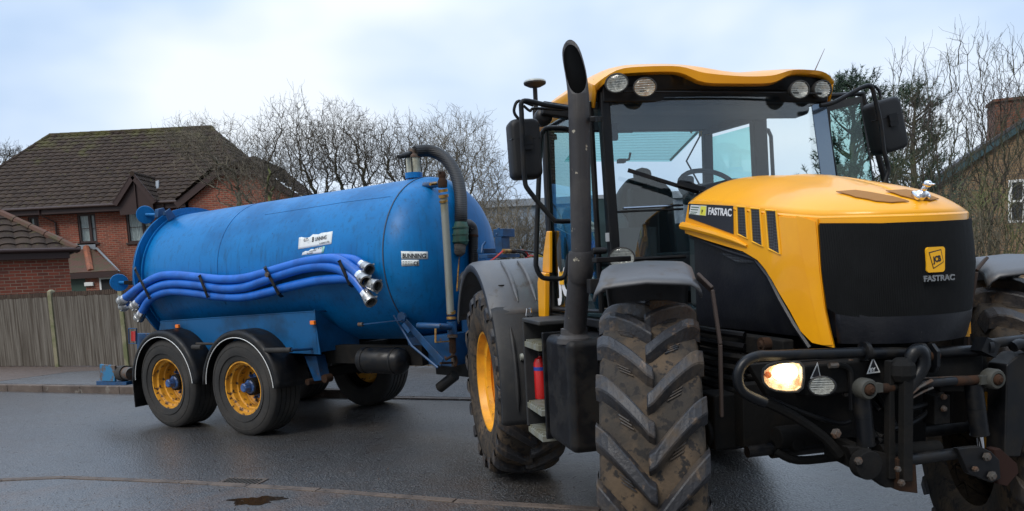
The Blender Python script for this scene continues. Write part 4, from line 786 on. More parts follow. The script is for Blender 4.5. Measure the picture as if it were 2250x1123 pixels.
# ---- yellow side panels, vents, name panel (both sides)
def side_fn(sg, grow=0.0):
    def fn(u, v, w): 
        # u is arc coordinate: x for the flat side, then round the nose
        if u <= NX: x, y = u, hw(u)+w+grow
        else:
            a = (u-NX)/NA; a = min(a, 1.5); x, y = NX+(NA+w+grow)*math.sin(a), (HB+w+grow)*math.cos(a)
        return (x, sg*y, v)
    return fn
def to_uv(px, py):
    o, d = ray('T', px, py); best = None
    for k in range(1, 3000):
        q = o+d*(1.2+k*.0015)
        x, y, z = q
        if x < 2.0: break
        yy = -(hw(x) if x < NX else HB*math.sqrt(max(0, 1-((x-NX)/NA)**2)))
        if x > NX+NA: continue
        if y > yy: 
            u = x if x <= NX else NX+NA*math.asin(min(1, (x-NX)/NA)); return (u, z)
    return None
def uvs(l): return [to_uv(*p) for p in l]
top_uv = [(u, zs(u if u < NX else NX+NA*math.sin((u-NX)/NA))-.016) for u in np.linspace(NX+.40, 2.44, 12)]
grl = uvs([(1818, 682), (1808, 600), (1801, 500)])
outer = [to_uv(1510, 500)]+uvs([(1512, 512), (1560, 528), (1600, 540), (1640, 552), (1672, 571), (1690, 592), (1704, 615), (1742, 682), (1765, 727), (1789, 752), (1836, 763), (1826, 720)])+grl
ut = grl[-1][0]; topl = [(u, zs(u if u < NX else NX+NA*math.sin((u-NX)/NA))-.014) for u in np.linspace(ut, 2.44, 12)]
poly = outer+topl
holes = [uvs(h) for h in ([(1628, 453), (1647, 455), (1651, 524), (1630, 514)], [(1658, 457), (1679, 459), (1685, 541), (1662, 530)], [(1691, 461), (1714, 463), (1722, 558), (1698, 546)])]
name_uv = uvs([(1522, 447), (1619, 452), (1620, 514), (1521, 478)])
for sg in (-1, 1):
    P = panel(poly, side_fn(sg), .018, .06).build('bonnet_side_panel', 'yellow', TR, smooth=30)
    for h in holes:
        panel([(u+(.008 if i in (0, 3) else -.008)*0, v) for i, (u, v) in enumerate(h)], side_fn(sg, .0185), .002, .1).build('vent_grille', 'mesh', P, smooth=0)
        cx_ = sum(p[0] for p in h)/4; cy_ = sum(p[1] for p in h)/4; fr = MB(); pr = [Vector(side_fn(sg, .020)(u, v, 0)) for u, v in h]
        fr.tube(pr+[pr[0]], .005, 6); fr.build('vent_frame', 'yplain', P)
    nm = panel(name_uv, side_fn(sg, .0185), .003, .1).build('name_panel', 'blackstick', P, smooth=0)
    # lower moulded ridge
    rd = [Vector(side_fn(sg, .022)(u, v, 0)) for u, v in uvs([(1508, 496), (1530, 500), (1580, 513), (1625, 528), (1650, 540)])]; MB().tube(rd, [.022, .020, .018, .014, .006], 8).build('moulded_ridge', 'yellow', P)
    ci = uvs([(1757, 474), (1766, 540), (1785, 640), (1812, 757)]); gi_ = uvs([(1832, 757), (1815, 672), (1806, 596), (1800, 520), (1797, 487), (1778, 480)]); panel(ci+gi_, side_fn(sg, .0175), .006, .06).build('corner_flank', 'yellow', P, smooth=30)
    cr_ = [Vector(side_fn(sg, .012)(u, v, 0)) for u, v in uvs([(1757, 476), (1766, 540), (1785, 640), (1806, 745)])]
a = Vector(side_fn(-1, .0215)(*name_uv[0], 0)); b = Vector(side_fn(-1, .0215)(*name_uv[1], 0)); dx = (b-a)
o_ = a+dx*.46+Vector((0, 0, -.050)); text('FASTRAC', .050, mtx((o_.x, -hw(o_.x)-.0218, o_.z), dx, (0, 0, 1)), 'textw', TR, off=.0012, sx=1.06)
for q in (0,):
    sp = [to_uv(*p) for p in [(1527, 450), (1562, 452), (1560, 474), (1523, 470)]]; st = panel(sp, side_fn(-1, .0222), .001, .1).build('dealer_sticker', 'sticker', TR, smooth=0)
    sp2 = [to_uv(*p) for p in [(1549, 452.5), (1561.5, 453.5), (1559.5, 473.5), (1547, 472)]]; panel(sp2, side_fn(-1, .0235), .0006, .1).build('sticker_band', mat('yellow_sticker', (.75, .72, .08), .5), st, smooth=0)
    for i, (py, w_) in enumerate(((453.5, 17), (459, 16), (464.5, 15), (468.3, 13))):
        sp3 = [to_uv(1528-i*.8, py), to_uv(1528-i*.8+w_, py+w_*.07), to_uv(1528-i*.8+w_, py+w_*.07+2.0-.3*i), to_uv(1528-i*.8, py+2.0-.3*i)]; panel(sp3, side_fn(-1, .0236), .0006, .1).build('sticker_print', mat('green_print', (.03, .10, .05), .5), st, smooth=0)
    c_ = side_fn(-1, .0245)(*to_uv(1551, 469), 0); text('P', .03, mtx(c_, dx, (0, 0, 1)), 'text', st, sx=.9)
# black plastic cowl and lower louvre panel
sp = uvs([(1578, 542), (1640, 556), (1664, 578), (1618, 576), (1588, 560)]); panel(sp, side_fn(-1, -.015), .012, .08).build('louvre_panel', 'mesh', TR, smooth=0)
MB().tube([Vector(side_fn(-1, 0)(u, v, 0)) for u, v in uvs([(1518, 520), (1600, 552), (1660, 570), (1690, 610), (1715, 660), (1745, 712), (1780, 764)])], .012, 6).build('edge_trim', 'engine', TR)
cw = MB(); cw.prism([(-.26, 1.7), (-.30, 2.06), (-.22, 2.15), (.30, 2.15), (.42, 2.06), (.42, 1.7)], 2.09, 2.43, lambda u, v, w: (w, u, v)); cw.build('cowl', 'engine', TR, smooth=0, bevel=.02)
# ---- grille
gb = .0
def grille_fn(u, v, w):
    # u = angle-like coordinate across the nose
    bulge = .02*math.sin(PI*min(1, max(0, (v-1.40)/.45)))
    return (NX+(NA+w+.004+bulge)*math.cos(u), (HB+w+bulge)*math.sin(u), v)
ua = math.asin(-.36/HB); ub = -ua
bot = []
for i in range(13):
    u = ub+(ua-ub)*i/12; f = abs(u)/ub; bot.append((u, 1.452+.0*f+(.09*max(0, (f-.72)/.28)**2)))
gl3 = [((to_uv(*p)[0]-NX)/NA-PI/2+.012, to_uv(*p)[1]) for p in ((1802, 520), (1809, 600), (1818, 676))]
gr3 = [(-u, v) for u, v in gl3[::-1]]; ua = gl3[0][0]-.01; ub = -ua
gpoly = [(ua, zs(3.4)-.034), (ua*.5, zs(3.6)-.034), (0, zs(3.65)-.034), (ub*.5, zs(3.6)-.034), (ub, zs(3.4)-.034)]+gr3[::-1]+[(u, v) for u, v in bot if abs(u) < abs(gl3[2][0])-.06]+gl3[::-1]
G_ = panel(gpoly, grille_fn, .012, .08).build('grille', 'grille', TR, smooth=40)
# bumper skirt under the grille
mb = MB(); n = 40
for i in range(n+1):
    u = -.86+1.72*i/n; f = abs(u)/.86
    for (z, g_) in ((1.462+.0*f, .012), (1.452, .022), (1.42, .02), (1.34, .0), (1.335, -.06)):
        zz = z+(.09*max(0, (f-.66)/.34)**2 if z > 1.44 else 0); mb.v.append((NX+(NA+g_)*math.cos(u), (HB+g_)*math.sin(u), zz))
for i in range(n):
    for j in range(4): a = i*5+j; mb.f.append((a, a+1, a+6, a+5))
sk = mb.build('front_skirt', 'engine', TR, smooth=40); s2 = sk.modifiers.new('t', 'SOLIDIFY'); s2.thickness = .01
# emblem and lettering on the grille
def gp_(px, py, w=.02):
    o, d = ray('T', px, py)
    for k in range(4000):
        q = o+d*(1+k*.001); x, y, z = q
        if x < NX+(NA+w)*math.sqrt(max(0, 1-(y/(HB+w))**2)) and abs(y) < HB: return Vector(q)
    return Vector(q)
e = [gp_(*p, .030) for p in ((2036, 606-8), (2074, 594), (2069, 550), (2031, 553))]
cen = sum(e, Vector())/4; nrm = Vector((1, .32*cen.y/.42*1.2, 0)).normalized(); ux = Vector((-nrm.y, nrm.x, 0)); S = .155
em = thing('x', 'x', 'x'); bpy.data.objects.remove(em)
mm_ = mtx(cen+nrm*.004+Vector((0, 0, .006)), ux, (0, 0, 1))
def rrect(w_, h_, r_, n=5):
    p = []
    for (cx_, cy_, a0) in ((w_/2-r_, h_/2-r_, 0), (-w_/2+r_, h_/2-r_, 90), (-w_/2+r_, -h_/2+r_, 180), (w_/2-r_, -h_/2+r_, 270)):
        for i in range(n+1): a = R_(a0+90*i/n); p.append((cx_+r_*math.cos(a), cy_+r_*math.sin(a)))
    return p
def plate(poly, a, b, M_, name, mt_, parent): 
    mb = MB(); mb.prism(poly, a, b, lambda u, v, w: tuple(M_ @ Vector((u, v, w)))); return mb.build(name, mt_, parent, smooth=0)
EM = plate(rrect(.082, .100, .012), -.03, .006, mm_, 'emblem', 'yplain', TR)
plate([(-.034, .030), (.022, .040), (.034, -.011), (-.013, -.036)], .0062, .0075, mm_, 'emblem_outline', 'text', EM)
plate([(-.0305, .026), (.019, .0355), (.0305, -.010), (-.0115, -.0315)], .0077, .0085, mm_, 'emblem_field', 'yplain', EM)
text('JCB', .032, mm_ @ Matrix.Translation((.004, -.008, .0086)) @ Matrix.Rotation(R_(9), 4, 'Z'), 'text', EM, off=.0014, sx=.70, shear=.0, align='CENTER')
c2 = gp_(2053, 609, .024); n2 = Vector((1, .2, 0)).normalized(); text('FASTRAC', .031, mtx(c2+n2*.020, ux, (0, 0, 1)) @ Matrix.Translation((0, -.014, 0)), 'alu', TR, off=.0012, sx=1.1, align='CENTER', ext=.003)

# ---- cab
XF = 1.93
cab = MB()
def post(a, b, w=.07, h=.07): cab.bar(a, b, w, h, (1, 0, 0))
A_b, A_t = (2.02, -.73, 1.45), (1.93, -.74, 2.70)
post((2.02, -.73, 1.40), (1.93, -.74, 2.72), .06, .075); post((2.02, .73, 1.40), (1.93, .70, 2.72), .06, .05)
post((.92, -.80, 1.34), (.92, -.78, 2.74), .055, .08); post((1.16, .76, 1.34), (1.16, .72, 2.74), .11, .07)
post((.42, -.66, 1.40), (.42, -.66, 2.75), .07, .06); post((.42, .70, 1.40), (.42, .70, 2.76), .08, .06)
cab.bar((XF, -.76, 2.70), (XF, .72, 2.70), .10, .10); cab.bar((.42, -.66, 2.79), (.42, .70, 2.79), .08, .06); cab.bar((.42, -.70, 2.77), (XF, -.75, 2.70), .07, .07); cab.bar((.42, .69, 2.76), (XF, .70, 2.69), .07, .07)
cab.bar((.42, -.68, 1.42), (.42, .72, 1.42), .08, .10); cab.bar((.92, -.80, 1.36), (2.02, -.76, 1.36), .07, .06); cab.bar((.92, .80, 1.36), (2.02, .76, 1.36), .07, .06); cab.bar((2.02, -.74, 1.70), (2.02, -.35, 1.70), .05, .05)
cab.build('cab_frame', 'black', TR, smooth=0, bevel=.012)
MB().box(.40, 1.98, -.72, .72, 1.28, 1.36).build('cab_floor', 'interior', TR, smooth=0)
MB().box(.40, 1.9, -.72, .66, 2.765, 2.80).build('roof_lining', 'interior', TR, smooth=0)
MB().box(.36, .44, -.66, .70, 1.4, 2.02).build('rear_bulkhead', 'interior', TR, smooth=0)
# header and visor inside the screen
MB().box(1.70, 1.86, -.70, .68, 2.60, 2.74).build('headliner', 'interior', TR, smooth=0, bevel=.03)
# windscreen: gently bowed sheet
def bow(y, z): return XF+.10*(1-(y/.75)**2)*.6+.055*(2.68-z)
def sheet(pts_fn, nu, nv, th, name, m_, parent, nrm=(1, 0, 0)):
    mb = MB(); 
    for w_ in (0, th):
        for i in range(nu+1):
            for j in range(nv+1): p = pts_fn(i/nu, j/nv); mb.v.append((p[0]+nrm[0]*w_, p[1]+nrm[1]*w_, p[2]+nrm[2]*w_))
    K = (nu+1)*(nv+1)
    for i in range(nu):
        for j in range(nv): a = i*(nv+1)+j; mb.f += [(a, a+1, a+nv+2, a+nv+1), (K+a, K+a+nv+1, K+a+nv+2, K+a+1)]
    bl = [i*(nv+1) for i in range(nu+1)]+[nu*(nv+1)+j for j in range(1, nv+1)]+[i*(nv+1)+nv for i in range(nu-1, -1, -1)]+[j for j in range(nv-1, 0, -1)]
    for q in range(len(bl)): a, b = bl[q], bl[(q+1) % len(bl)]; mb.f.append((a, b, b+K, a+K))
    return mb.build(name, m_, parent, smooth=40)
def wsf(u, v): y = -.745+(1.45)*u; z = 1.75+(.93)*v; return (bow(y, z), y, z)
sheet(wsf, 24, 8, .005, 'windscreen', 'glassw', TR)
mb = MB()
def wtube(pl, r): mb.tube([(bow(y, z)+.006, y, z) for y, z in pl], r, 8)
wtube([(-.75, 1.74), (-.75, 2.2), (-.75, 2.69)], .014); wtube([(-.75, 1.74), (-.5, 1.74), (-.3, 1.74)], .012); mb.build('windscreen_seal', 'black', TR)
mb = MB(); mb.tube([(bow(-.66, 2.04)+.012, -.66, 2.042), (bow(-.3, 2.04)+.012, -.30, 2.045)], .007, 6); mb.build('screen_trim', 'chrome', TR)
mb = MB(); mb.tube([(bow(-.74, 2.03)+.008, -.74, 2.022), (bow(-.3, 2.03)+.008, -.30, 2.022)], .007, 6); mb.build('screen_divider', 'black', TR)
p = T('x', 2.01, 1340, 521); MB().box(p.x, p.x+.002, p.y-.027, p.y+.027, p.z-.025, p.z+.025).build('screen_sticker', 'white', TR, smooth=0)
# pale pillar strip at the far edge of the screen
mb = MB(); mb.bar((2.035, .70, 2.0), (1.965, .66, 2.64), .10, .008, (1, 0, 0)); mb.build('screen_edge_glass', mat('mirrored_edge', (.25, .33, .42), .12, metal=.8), TR, smooth=0)
# side door (near), lower dark glass with the white initials
MB().add([(1.0, -.815, 1.40), (1.92, -.79, 1.42), (1.90, -.80, 2.68), (1.0, -.82, 2.70), (1.0, -.822, 1.40), (1.92, -.797, 1.42), (1.90, -.807, 2.68), (1.0, -.827, 2.70)], [(0, 1, 2, 3), (4, 5, 6, 7), (0, 1, 5, 4), (2, 3, 7, 6), (1, 2, 6, 5), (0, 3, 7, 4)]).build('side_window', 'glassd', TR, smooth=0)
mb = MB(); P = [(1.0, -.83, 1.42), (1.0, -.83, 2.68), (1.90, -.81, 2.66), (1.93, -.80, 1.44)]; mb.tube(P+[P[0]], .018, 8); mb.build('door_frame', 'black', TR)
MB().add([(1.02, -.80, 1.42), (1.88, -.78, 1.42), (1.88, -.78, 1.80), (1.02, -.80, 2.0), (1.02, -.79, 1.42), (1.88, -.77, 1.42), (1.88, -.77, 1.80), (1.02, -.79, 2.0)], [(0, 1, 2, 3), (4, 5, 6, 7), (0, 1, 5, 4), (2, 3, 7, 6), (1, 2, 6, 5), (0, 3, 7, 4)]).build('door_lower_panel', mat('navy_panel', (.012, .02, .045), .3), TR, smooth=0)
p = T('y', -.83, 1228, 648); text('JCB', .27, mtx((p.x, -.828, p.z), (1, .02, 0), (0, 0, 1)), 'textw', TR, off=.012, sx=1.0); p = T('y', -.83, 1229, 611); MB().box(p.x, p.x+.10, -.832, -.828, p.z-.045, p.z+.045).build('door_badge', 'yplain', TR, smooth=0)
mb = MB(); c = T('y', -.84, 1228, 560); mb.lathe([(-.01, .001), (-.012, .06), (0, .09), (.012, .001)], (0, 0, 0), 'y', 20); mb.v = [(c.x+.45*v[0]+.02, c.y+v[1], c.z+1.35*v[2]) for v in mb.v]; mb.build('door_handle', 'plasticd', TR)
# yellow corner trims
mb = MB(); q = [T('y', -.86, *p) for p in ((1200, 508), (1207, 508), (1207, 600), (1191, 598), (1193, 560))]; mb.prism([(p.x, p.z) for p in q], -.86, -.835); mb.build('upper_corner_trim', 'yellow', TR, smooth=0, bevel=.008)
mb = MB(); q = [T('y', -.88, *p) for p in ((1190, 598), (1203, 600), (1202, 698), (1189, 696), (1186, 620))]; mb.prism([(p.x, p.z) for p in q], -.90, -.86); mb.build('lower_corner_trim', 'yellow', TR, smooth=0, bevel=.01)
# rear quarter glass, rear window tilted open with heater lines
MB().add([(.44, -.67, 1.5), (.90, -.79, 1.5), (.90, -.79, 2.70), (.44, -.67, 2.72), (.44, -.664, 1.5), (.90, -.784, 1.5), (.90, -.784, 2.70), (.44, -.664, 2.72)], [(0, 1, 2, 3), (4, 5, 6, 7)]).build('quarter_glass', 'glassg', TR, smooth=0)
MB().add([(.47, .715, 2.0), (1.10, .745, 2.0), (1.10, .745, 2.68), (.47, .715, 2.70), (.47, .721, 2.0), (1.10, .751, 2.0), (1.10, .751, 2.68), (.47, .721, 2.70)], [(0, 1, 2, 3), (4, 5, 6, 7)]).build('quarter_glass', 'glassg', TR, smooth=0)
MB().box(.5, 1.1, .69, .75, 1.38, 2.0).build('side_panel_inner', 'interior', TR, smooth=0)
r0 = [T('x', .36, 1548, 279), T('x', .36, 1300, 274)]; r1 = [T('x', -.10, 1475, 354), T('x', -.10, 1240, 354)]
rwm = MB(); rwm.add([r0[0], r0[1], r1[1], r1[0]]+[p-Vector((0, 0, .005)) for p in (r0[0], r0[1], r1[1], r1[0])], [(0, 1, 2, 3), (7, 6, 5, 4), (0, 1, 5, 4), (1, 2, 6, 5), (2, 3, 7, 6), (3, 0, 4, 7)])
rw = rwm.build('rear_window', 'glassg', TR, smooth=0); mb = MB()
for i in range(1, 22): f = i/22; mb.tube([r0[0].lerp(r1[0], f)*.985+(r0[1].lerp(r1[1], f))*.015, r0[1].lerp(r1[1], f)], .0016, 3)
mb.tube([r0[0].lerp(r1[0], .1)-Vector((0, .03, .01)), r0[0].lerp(r1[0], .93)-Vector((0, .03, .01))], .011, 5); mb.build('heater_lines', mat('heater_line', (.10, .16, .16), .6), rw, smooth=0)
mb = MB(); mb.tube([(.40, .66, 2.74), (.2, .62, 2.55), (.38, .69, 2.25)], .008, 6); mb.build('window_stay', 'black', rw)
# seat, wheel, column, console
mb = MB(); mb.box(.75, 1.2, -.25, .25, 1.55, 1.78); mb.build('seat', 'seat', TR, smooth=0, bevel=.05); 
mb = MB(); mb.prism([(-.25, 1.75), (.25, 1.75), (.22, 2.25), (.12, 2.36), (-.12, 2.36), (-.22, 2.25)], .68, .80, lambda u, v, w: (w, u, v)); mb.build('seat_back', 'seat', TR, smooth=0, bevel=.04)
mb = MB(); p = T('x', 1.0, 1412, 405); mb.box(p.x-.06, p.x+.05, p.y-.11, p.y+.11, 1.5, p.z-.02); mb.lathe([(-.06, 0), (-.055, .06), (.05, .07), (.07, 0)], (p.x, p.y, p.z+.05), 'z', 14); mb.build('passenger_seat', 'seat', TR, bevel=.03)
c = T('x', 1.55, 1556, 405); mb = MB(); ring = []
for i in range(25): a = 2*PI*i/24; ring.append((c.x-.20*math.cos(a)*.55, c.y+.20*math.sin(a), c.z-.02+.20*math.cos(a)*.62))
mb.tube(ring, .016, 8, cap=False); mb.tube([(c.x+.2, c.y, 1.7), c], .03, 8); mb.tube([ring[6], c, ring[18]], .012, 6); mb.build('steering_wheel', 'interior', TR)
mb = MB(); p = T('x', 1.5, 1511, 400); mb.box(p.x-.03, p.x+.03, p.y-.035, p.y+.04, p.z-.15, p.z+.04); mb.build('control_pod', 'interior', TR, smooth=0, bevel=.02)
mb = MB(); mb.box(1.55, 1.95, -.05, .5, 1.4, 2.0); mb.build('dashboard', 'interior', TR, smooth=0, bevel=.04)
MB().box(1.88, 1.90, -.72, -.42, 1.45, 1.93).build('sheen_panel', mat('slate_sheen', (.045, .055, .062), .6), TR, smooth=0)  # added plate, its slate colour stands in for sky reflected in the lower screen
mb = MB(); mb.prism([(.62, 1.75), (1.5, 1.70), (1.45, 2.02), (1.1, 2.18), (.7, 2.15)], -.66, -.40); mb.build('armrest_console', 'interior', TR, smooth=0, bevel=.05)
mb = MB(); p = T('x', 1.8, 1345, 290); mb.bar(p, p+Vector((0, .13, .0)), .012, .012); mb.box(p.x-.02, p.x+.02, p.y-.02, p.y+.03, p.z-.05, p.z+.05); p = T('x', 1.75, 1366, 354); mb.box(p.x-.02, p.x+.02, p.y-.025, p.y+.02, p.z-.012, p.z+.012); mb.tube([p, p+Vector((0, .05, .01)), p+Vector((0, .06, .05))], .008, 5); mb.build('interior_bracket', 'black', TR)
# far grab rail inside the open doorway
mb = MB(); mb.tube([T('y', .80, 1676, 284), T('y', .80, 1688, 286), T('y', .80, 1694, 300), T('y', .80, 1699, 395)], .014, 8); mb.build('grab_rail', 'black', TR)

# ---- roof
secs = []
def roof_pts():
    # outline of the front edge in (y,z): swoops down in the middle
    mb = MB(); n = 32; m_ = 14
    for i in range(n+1):
        f = i/n; y = -.80+1.60*f
        a = abs(y)/.80; side = max(0, (a-.80)/.2)
        zt_ = 2.905-.055*math.exp(-((y-.12)/.30)**2)-.06*side**2+.012*(a)-(.03 if y > 0 else 0)*0
        for j in range(m_+1):
            g_ = j/m_; x = 2.08-.10*a**3+(-1.65)*g_; zz = zt_+.085*math.sin(PI*min(1, g_*1.1+.10))**.8+.02*g_
            yy = y*(1-.18*g_**1.5)
            if j == 0: zz = zt_-.005
            mb.v.append((x, yy, zz))
    for i in range(n):
        for j in range(m_): a = i*(m_+1)+j; mb.f.append((a, a+1, a+m_+2, a+m_+1))
    # front fascia edge down
    return mb
rf = MB(); n = 40; prof = []
def top_z(y):
    a = abs(y)/.82; return 2.90-.050*math.exp(-((y-.10)/.28)**2)-.09*max(0, (a-.72)/.28)**2
def bot_z(y):
    # lower yellow edge: high over the lamps, low in the middle
    b = 2.777; h_ = 2.848; lam = lambda c, w_: 1/(1+math.exp(-(y-c)/w_))
    mid = lam(-.26, .035)*(1-lam(.33, .035)); a = abs(y)/.82; return (h_+(b-h_)*mid)-.10*max(0, (a-.80)/.20)**1.5-.0
for i in range(n+1):
    y = -.80+1.55*i/n; a = abs(y)/(.80 if y < 0 else .75); xf = 2.10-.13*a**3; zt_, zb = top_z(y)-.055-.014/(1+math.exp(-(y-.3)/.08)), bot_z(y)-.045
    row = [(xf-.03, y*.995, zb), (xf+.0, y, zb+.006), (xf+.005, y, (zb+zt_)/2), (xf-.03, y, zt_-.012), (xf-.09, y*.995, zt_+.012)]
    for k in range(1, 11):
        g_ = k/10; x = xf-.09-1.50*g_; tap = 1-.13*max(0, (g_-.72)/.28)**2; dome = .055*math.sin(PI*min(1, g_*.9+.08)); row.append((x, y*tap, zt_+.012+dome*(1-.6*a**3)+.05*g_+(.03 if a < .6 else .03*(1-((a-.6)/.4)**2))*g_))
    x = row[-1][0]; row.append((x-.03, y*.8, row[-1][2]-.10)); prof.append(row)
m_ = len(prof[0]); rf.v = [p for r in prof for p in r]
for i in range(n):
    for j in range(m_-1): a = i*m_+j; rf.f.append((a, a+1, a+m_+1, a+m_))
# side skirts
for i in (0, n):
    k = len(rf.v); r = prof[i]; sgn = -1 if i == 0 else 1; rf.v += [(p[0], p[1]*1.0-sgn*.005, p[2]-.13 if jj > 2 else bot_z(p[1])-.06) for jj, p in enumerate(r)]
    for j in range(2, m_-2): rf.f.append((i*m_+j, i*m_+j+1, k+j+1, k+j))
ro = rf.build('roof', 'yellow', TR, smooth=40); s_ = ro.modifiers.new('t', 'SOLIDIFY'); s_.thickness = .012; s_.offset = 1
# black underside / lamp housing
mb = MB(); n2_ = 40; pr = []
for i in range(n2_+1):
    y = -.785+1.52*i/n2_; a = abs(y)/.785; xf = 2.07-.13*a**3; pr.append([(xf, y, bot_z(y)-.041), (xf-.035, y, 2.80 if a > .42 else 2.775), (xf-.06, y, 2.72), (xf-.14, y*.98, 2.695), (1.2, y*.94, 2.76), (.52, y*.84, 2.80), (.50, y*.80, 2.86)])
mb.v = [p for r in pr for p in r]
for i in range(n2_):
    for j in range(6): a = i*7+j; mb.f.append((a, a+1, a+8, a+7))
mb.build('roof_underside', 'black', TR, smooth=40)
mb = MB(); mb.tube([(2.05, -.66, 2.695), (2.06, 0, 2.69), (2.05, .62, 2.685)], .007, 6, smooth=6); mb.build('cable', 'black', TR)
# ---- lamps
def lamp(pos, d, rw_, rh, name, lens, dep=.07, em=None, parent=TR, amber=False):
    d = Vector(d).normalized(); u = Vector((-d.y, d.x, 0)).normalized(); v = d.cross(u) if d.cross(u).z > 0 else u.cross(d); M_ = mtx(pos, u, v)
    def ell(k, z, n=28): return [tuple(M_ @ Vector((rw_*k*math.cos(2*PI*i/n), rh*k*math.sin(2*PI*i/n), z))) for i in range(n)]
    sg = 1 if (M_.to_3x3() @ Vector((0, 0, 1))).dot(d) > 0 else -1
    mb = MB(); rings = [ell(.45, -dep*sg), ell(.9, -dep*.55*sg), ell(1.08, -.01*sg), ell(1.10, .006*sg), ell(1.0, .008*sg), ell(.97, -.004*sg)]
    for r in rings: mb.v += r
    for a in range(5):
        for i in range(28): mb.f.append((a*28+i, a*28+(i+1) % 28, (a+1)*28+(i+1) % 28, (a+1)*28+i))
    mb.f.append(tuple(range(28))); h_ = mb.build(name, 'plasticd', parent, smooth=40)
    mb = MB(); rings = [ell(.98, -.003*sg), ell(.75, -.020*sg), ell(.4, -.036*sg), ell(.12, -.042*sg), ell(.08, -.015*sg)]
    for r in rings: mb.v += r
    for a in range(4):
        for i in range(28): mb.f.append((a*28+i, a*28+(i+1) % 28, (a+1)*28+(i+1) % 28, (a+1)*28+i))
    mb.f.append(tuple(range(4*28, 5*28))); mb.build('reflector', lens, h_, smooth=30)
    mb = MB(); mb.v += ell(.98, .001*sg); mb.v += ell(.6, .010*sg); mb.f += [(i, (i+1) % 28, 28+(i+1) % 28, 28+i) for i in range(28)]+[tuple(range(28, 56))]; mb.build('lens', 'glassl', h_, smooth=40)
    mb = MB()
    for k in range(-3, 4):
        yy = k*.26; xx = math.sqrt(max(0, 1-yy*yy))*.9; mb.tube([M_ @ Vector((-rw_*xx, rh*yy, .004*sg)), M_ @ Vector((rw_*xx, rh*yy, .004*sg))], .0016, 4)
    mb.build('lens_ribs', 'lensclear', h_, smooth=0)
    return h_
FW = Vector((1, -.25, -.05)); camT = local('T', (0, 0, 1.72))
for (px, py, xx, dy, ln) in ((1349, 187, 2.03, -.55, 'lensclear'), (1410, 196, 2.05, -.3, 'lensamber'), (1747, 201, 2.05, .0, 'lensclear'), (1797, 200, 2.00, .1, 'lensclear')):
    p = T('x', xx, px, py); lamp(p+Vector((.045, 0, 0)), (1, dy, -.05), .062, .050, 'work_lamp', ln)
p = T('x', 2.10, 1366, 568); lamp(p, (1, -.5, 0), .072, .060, 'lower_work_lamp', 'lensclear')
# ---- aerials
p = T('y', -.72, 1175, 182); q = T('y', -.72, 1176, 232); q.x = p.x
mb = MB(); mb.cyl((p.x, p.y, 2.62), (p.x, p.y, p.z-.03), .018, n=10); mb.cyl((p.x, p.y, 2.80), (p.x, p.y, 2.95), .028, n=12); mb.bar((p.x, p.y, 2.70), (p.x+.1, -.6, 2.72), .05, .04); g_ = mb.build('receiver_mast', 'black', TR)
MB().lathe([(-.035, .0), (-.03, .05), (-.012, .085), (0, .088)], (p.x, p.y, p.z), 'z', 28).build('receiver_base', 'plasticd', g_); MB().lathe([(0, .088), (.010, .086), (.020, .075), (.026, .05), (.028, 0)], (p.x, p.y, p.z), 'z', 28).build('receiver_dome', mat('receiver_grey', (.38, .42, .42), .3), g_)
mb = MB(); a = T('x', 1.5, 1790, 156); b = T('x', 1.5, 1812, 107); mb.cyl(a, b, .004, .0015, 6); mb.build('whip_aerial', 'steel', TR)
# ---- mirrors, arms and rails (near side)
def mirror(px4, X, dep, th=.07):
    q = [T('x', X, *p) for p in px4]; c = sum(q, Vector())/4; w_ = ((q[1]-q[0]).length+(q[2]-q[3]).length)/2; h_ = ((q[3]-q[0]).length+(q[2]-q[1]).length)/2
    upv = ((q[0]+q[1])-(q[2]+q[3])).normalized(); ux_ = ((q[1]+q[2])-(q[0]+q[3])).normalized(); M_ = mtx(c, ux_, upv); M_b = M_
    mb = MB(); n = 0; rings = []
    for (z, k) in ((-.5, .90), (-.42, .98), (.1, 1.0), (.36, .97), (.47, .88), (.5, .74)):
        r = rrect(w_*k if k < .9 else w_*k, h_*(1-(1-k)*.6), min(.045, w_*.2), 6); rings.append([tuple(M_ @ Vector((x, y, z*dep))) for x, y in r])
    m = len(rings[0])
    for r in rings: mb.v += r
    for a in range(len(rings)-1):
        for i in range(m): mb.f.append((a*m+i, a*m+(i+1) % m, (a+1)*m+(i+1) % m, (a+1)*m+i))
    mb.f.append(tuple(range(m))[::-1]); mb.f.append(tuple(range((len(rings)-1)*m, len(rings)*m)))
    o = mb.build('mirror', 'mirror', TR, smooth=50); g2 = MB(); g2.prism(rrect(w_*.86, h_*.93, .03), -.503*dep, -.515*dep, lambda u, v, w: tuple(M_ @ Vector((u, v, w)))); g2.build('mirror_glass', 'chrome', o, smooth=0)
    g3 = MB(); g3.tube([M_ @ Vector((-w_*.5, h_*.16, .1*dep)), M_ @ Vector((-w_*.47, h_*.16, .46*dep)), M_ @ Vector((0, h_*.16, .52*dep)), M_ @ Vector((w_*.47, h_*.16, .46*dep)), M_ @ Vector((w_*.5, h_*.16, .1*dep))], .004, 5); g3.prism(rrect(.06, .05, .008), .45*dep, .66*dep, lambda u, v, w: tuple(M_ @ Vector((u, v+h_*.12, w)))); g3.prism(rrect(.06, .05, .008), .45*dep, .64*dep, lambda u, v, w: tuple(M_ @ Vector((u, v+h_*.04, w)))); g3.build('mirror_clamp', 'satin', o, smooth=0)
    return o, M_
m1, MM = mirror([(1118, 265), (1184, 262), (1186, 393), (1121, 396)], 1.93, .13)
def tx(X, pts): return [T('x', X, *p) for p in pts]
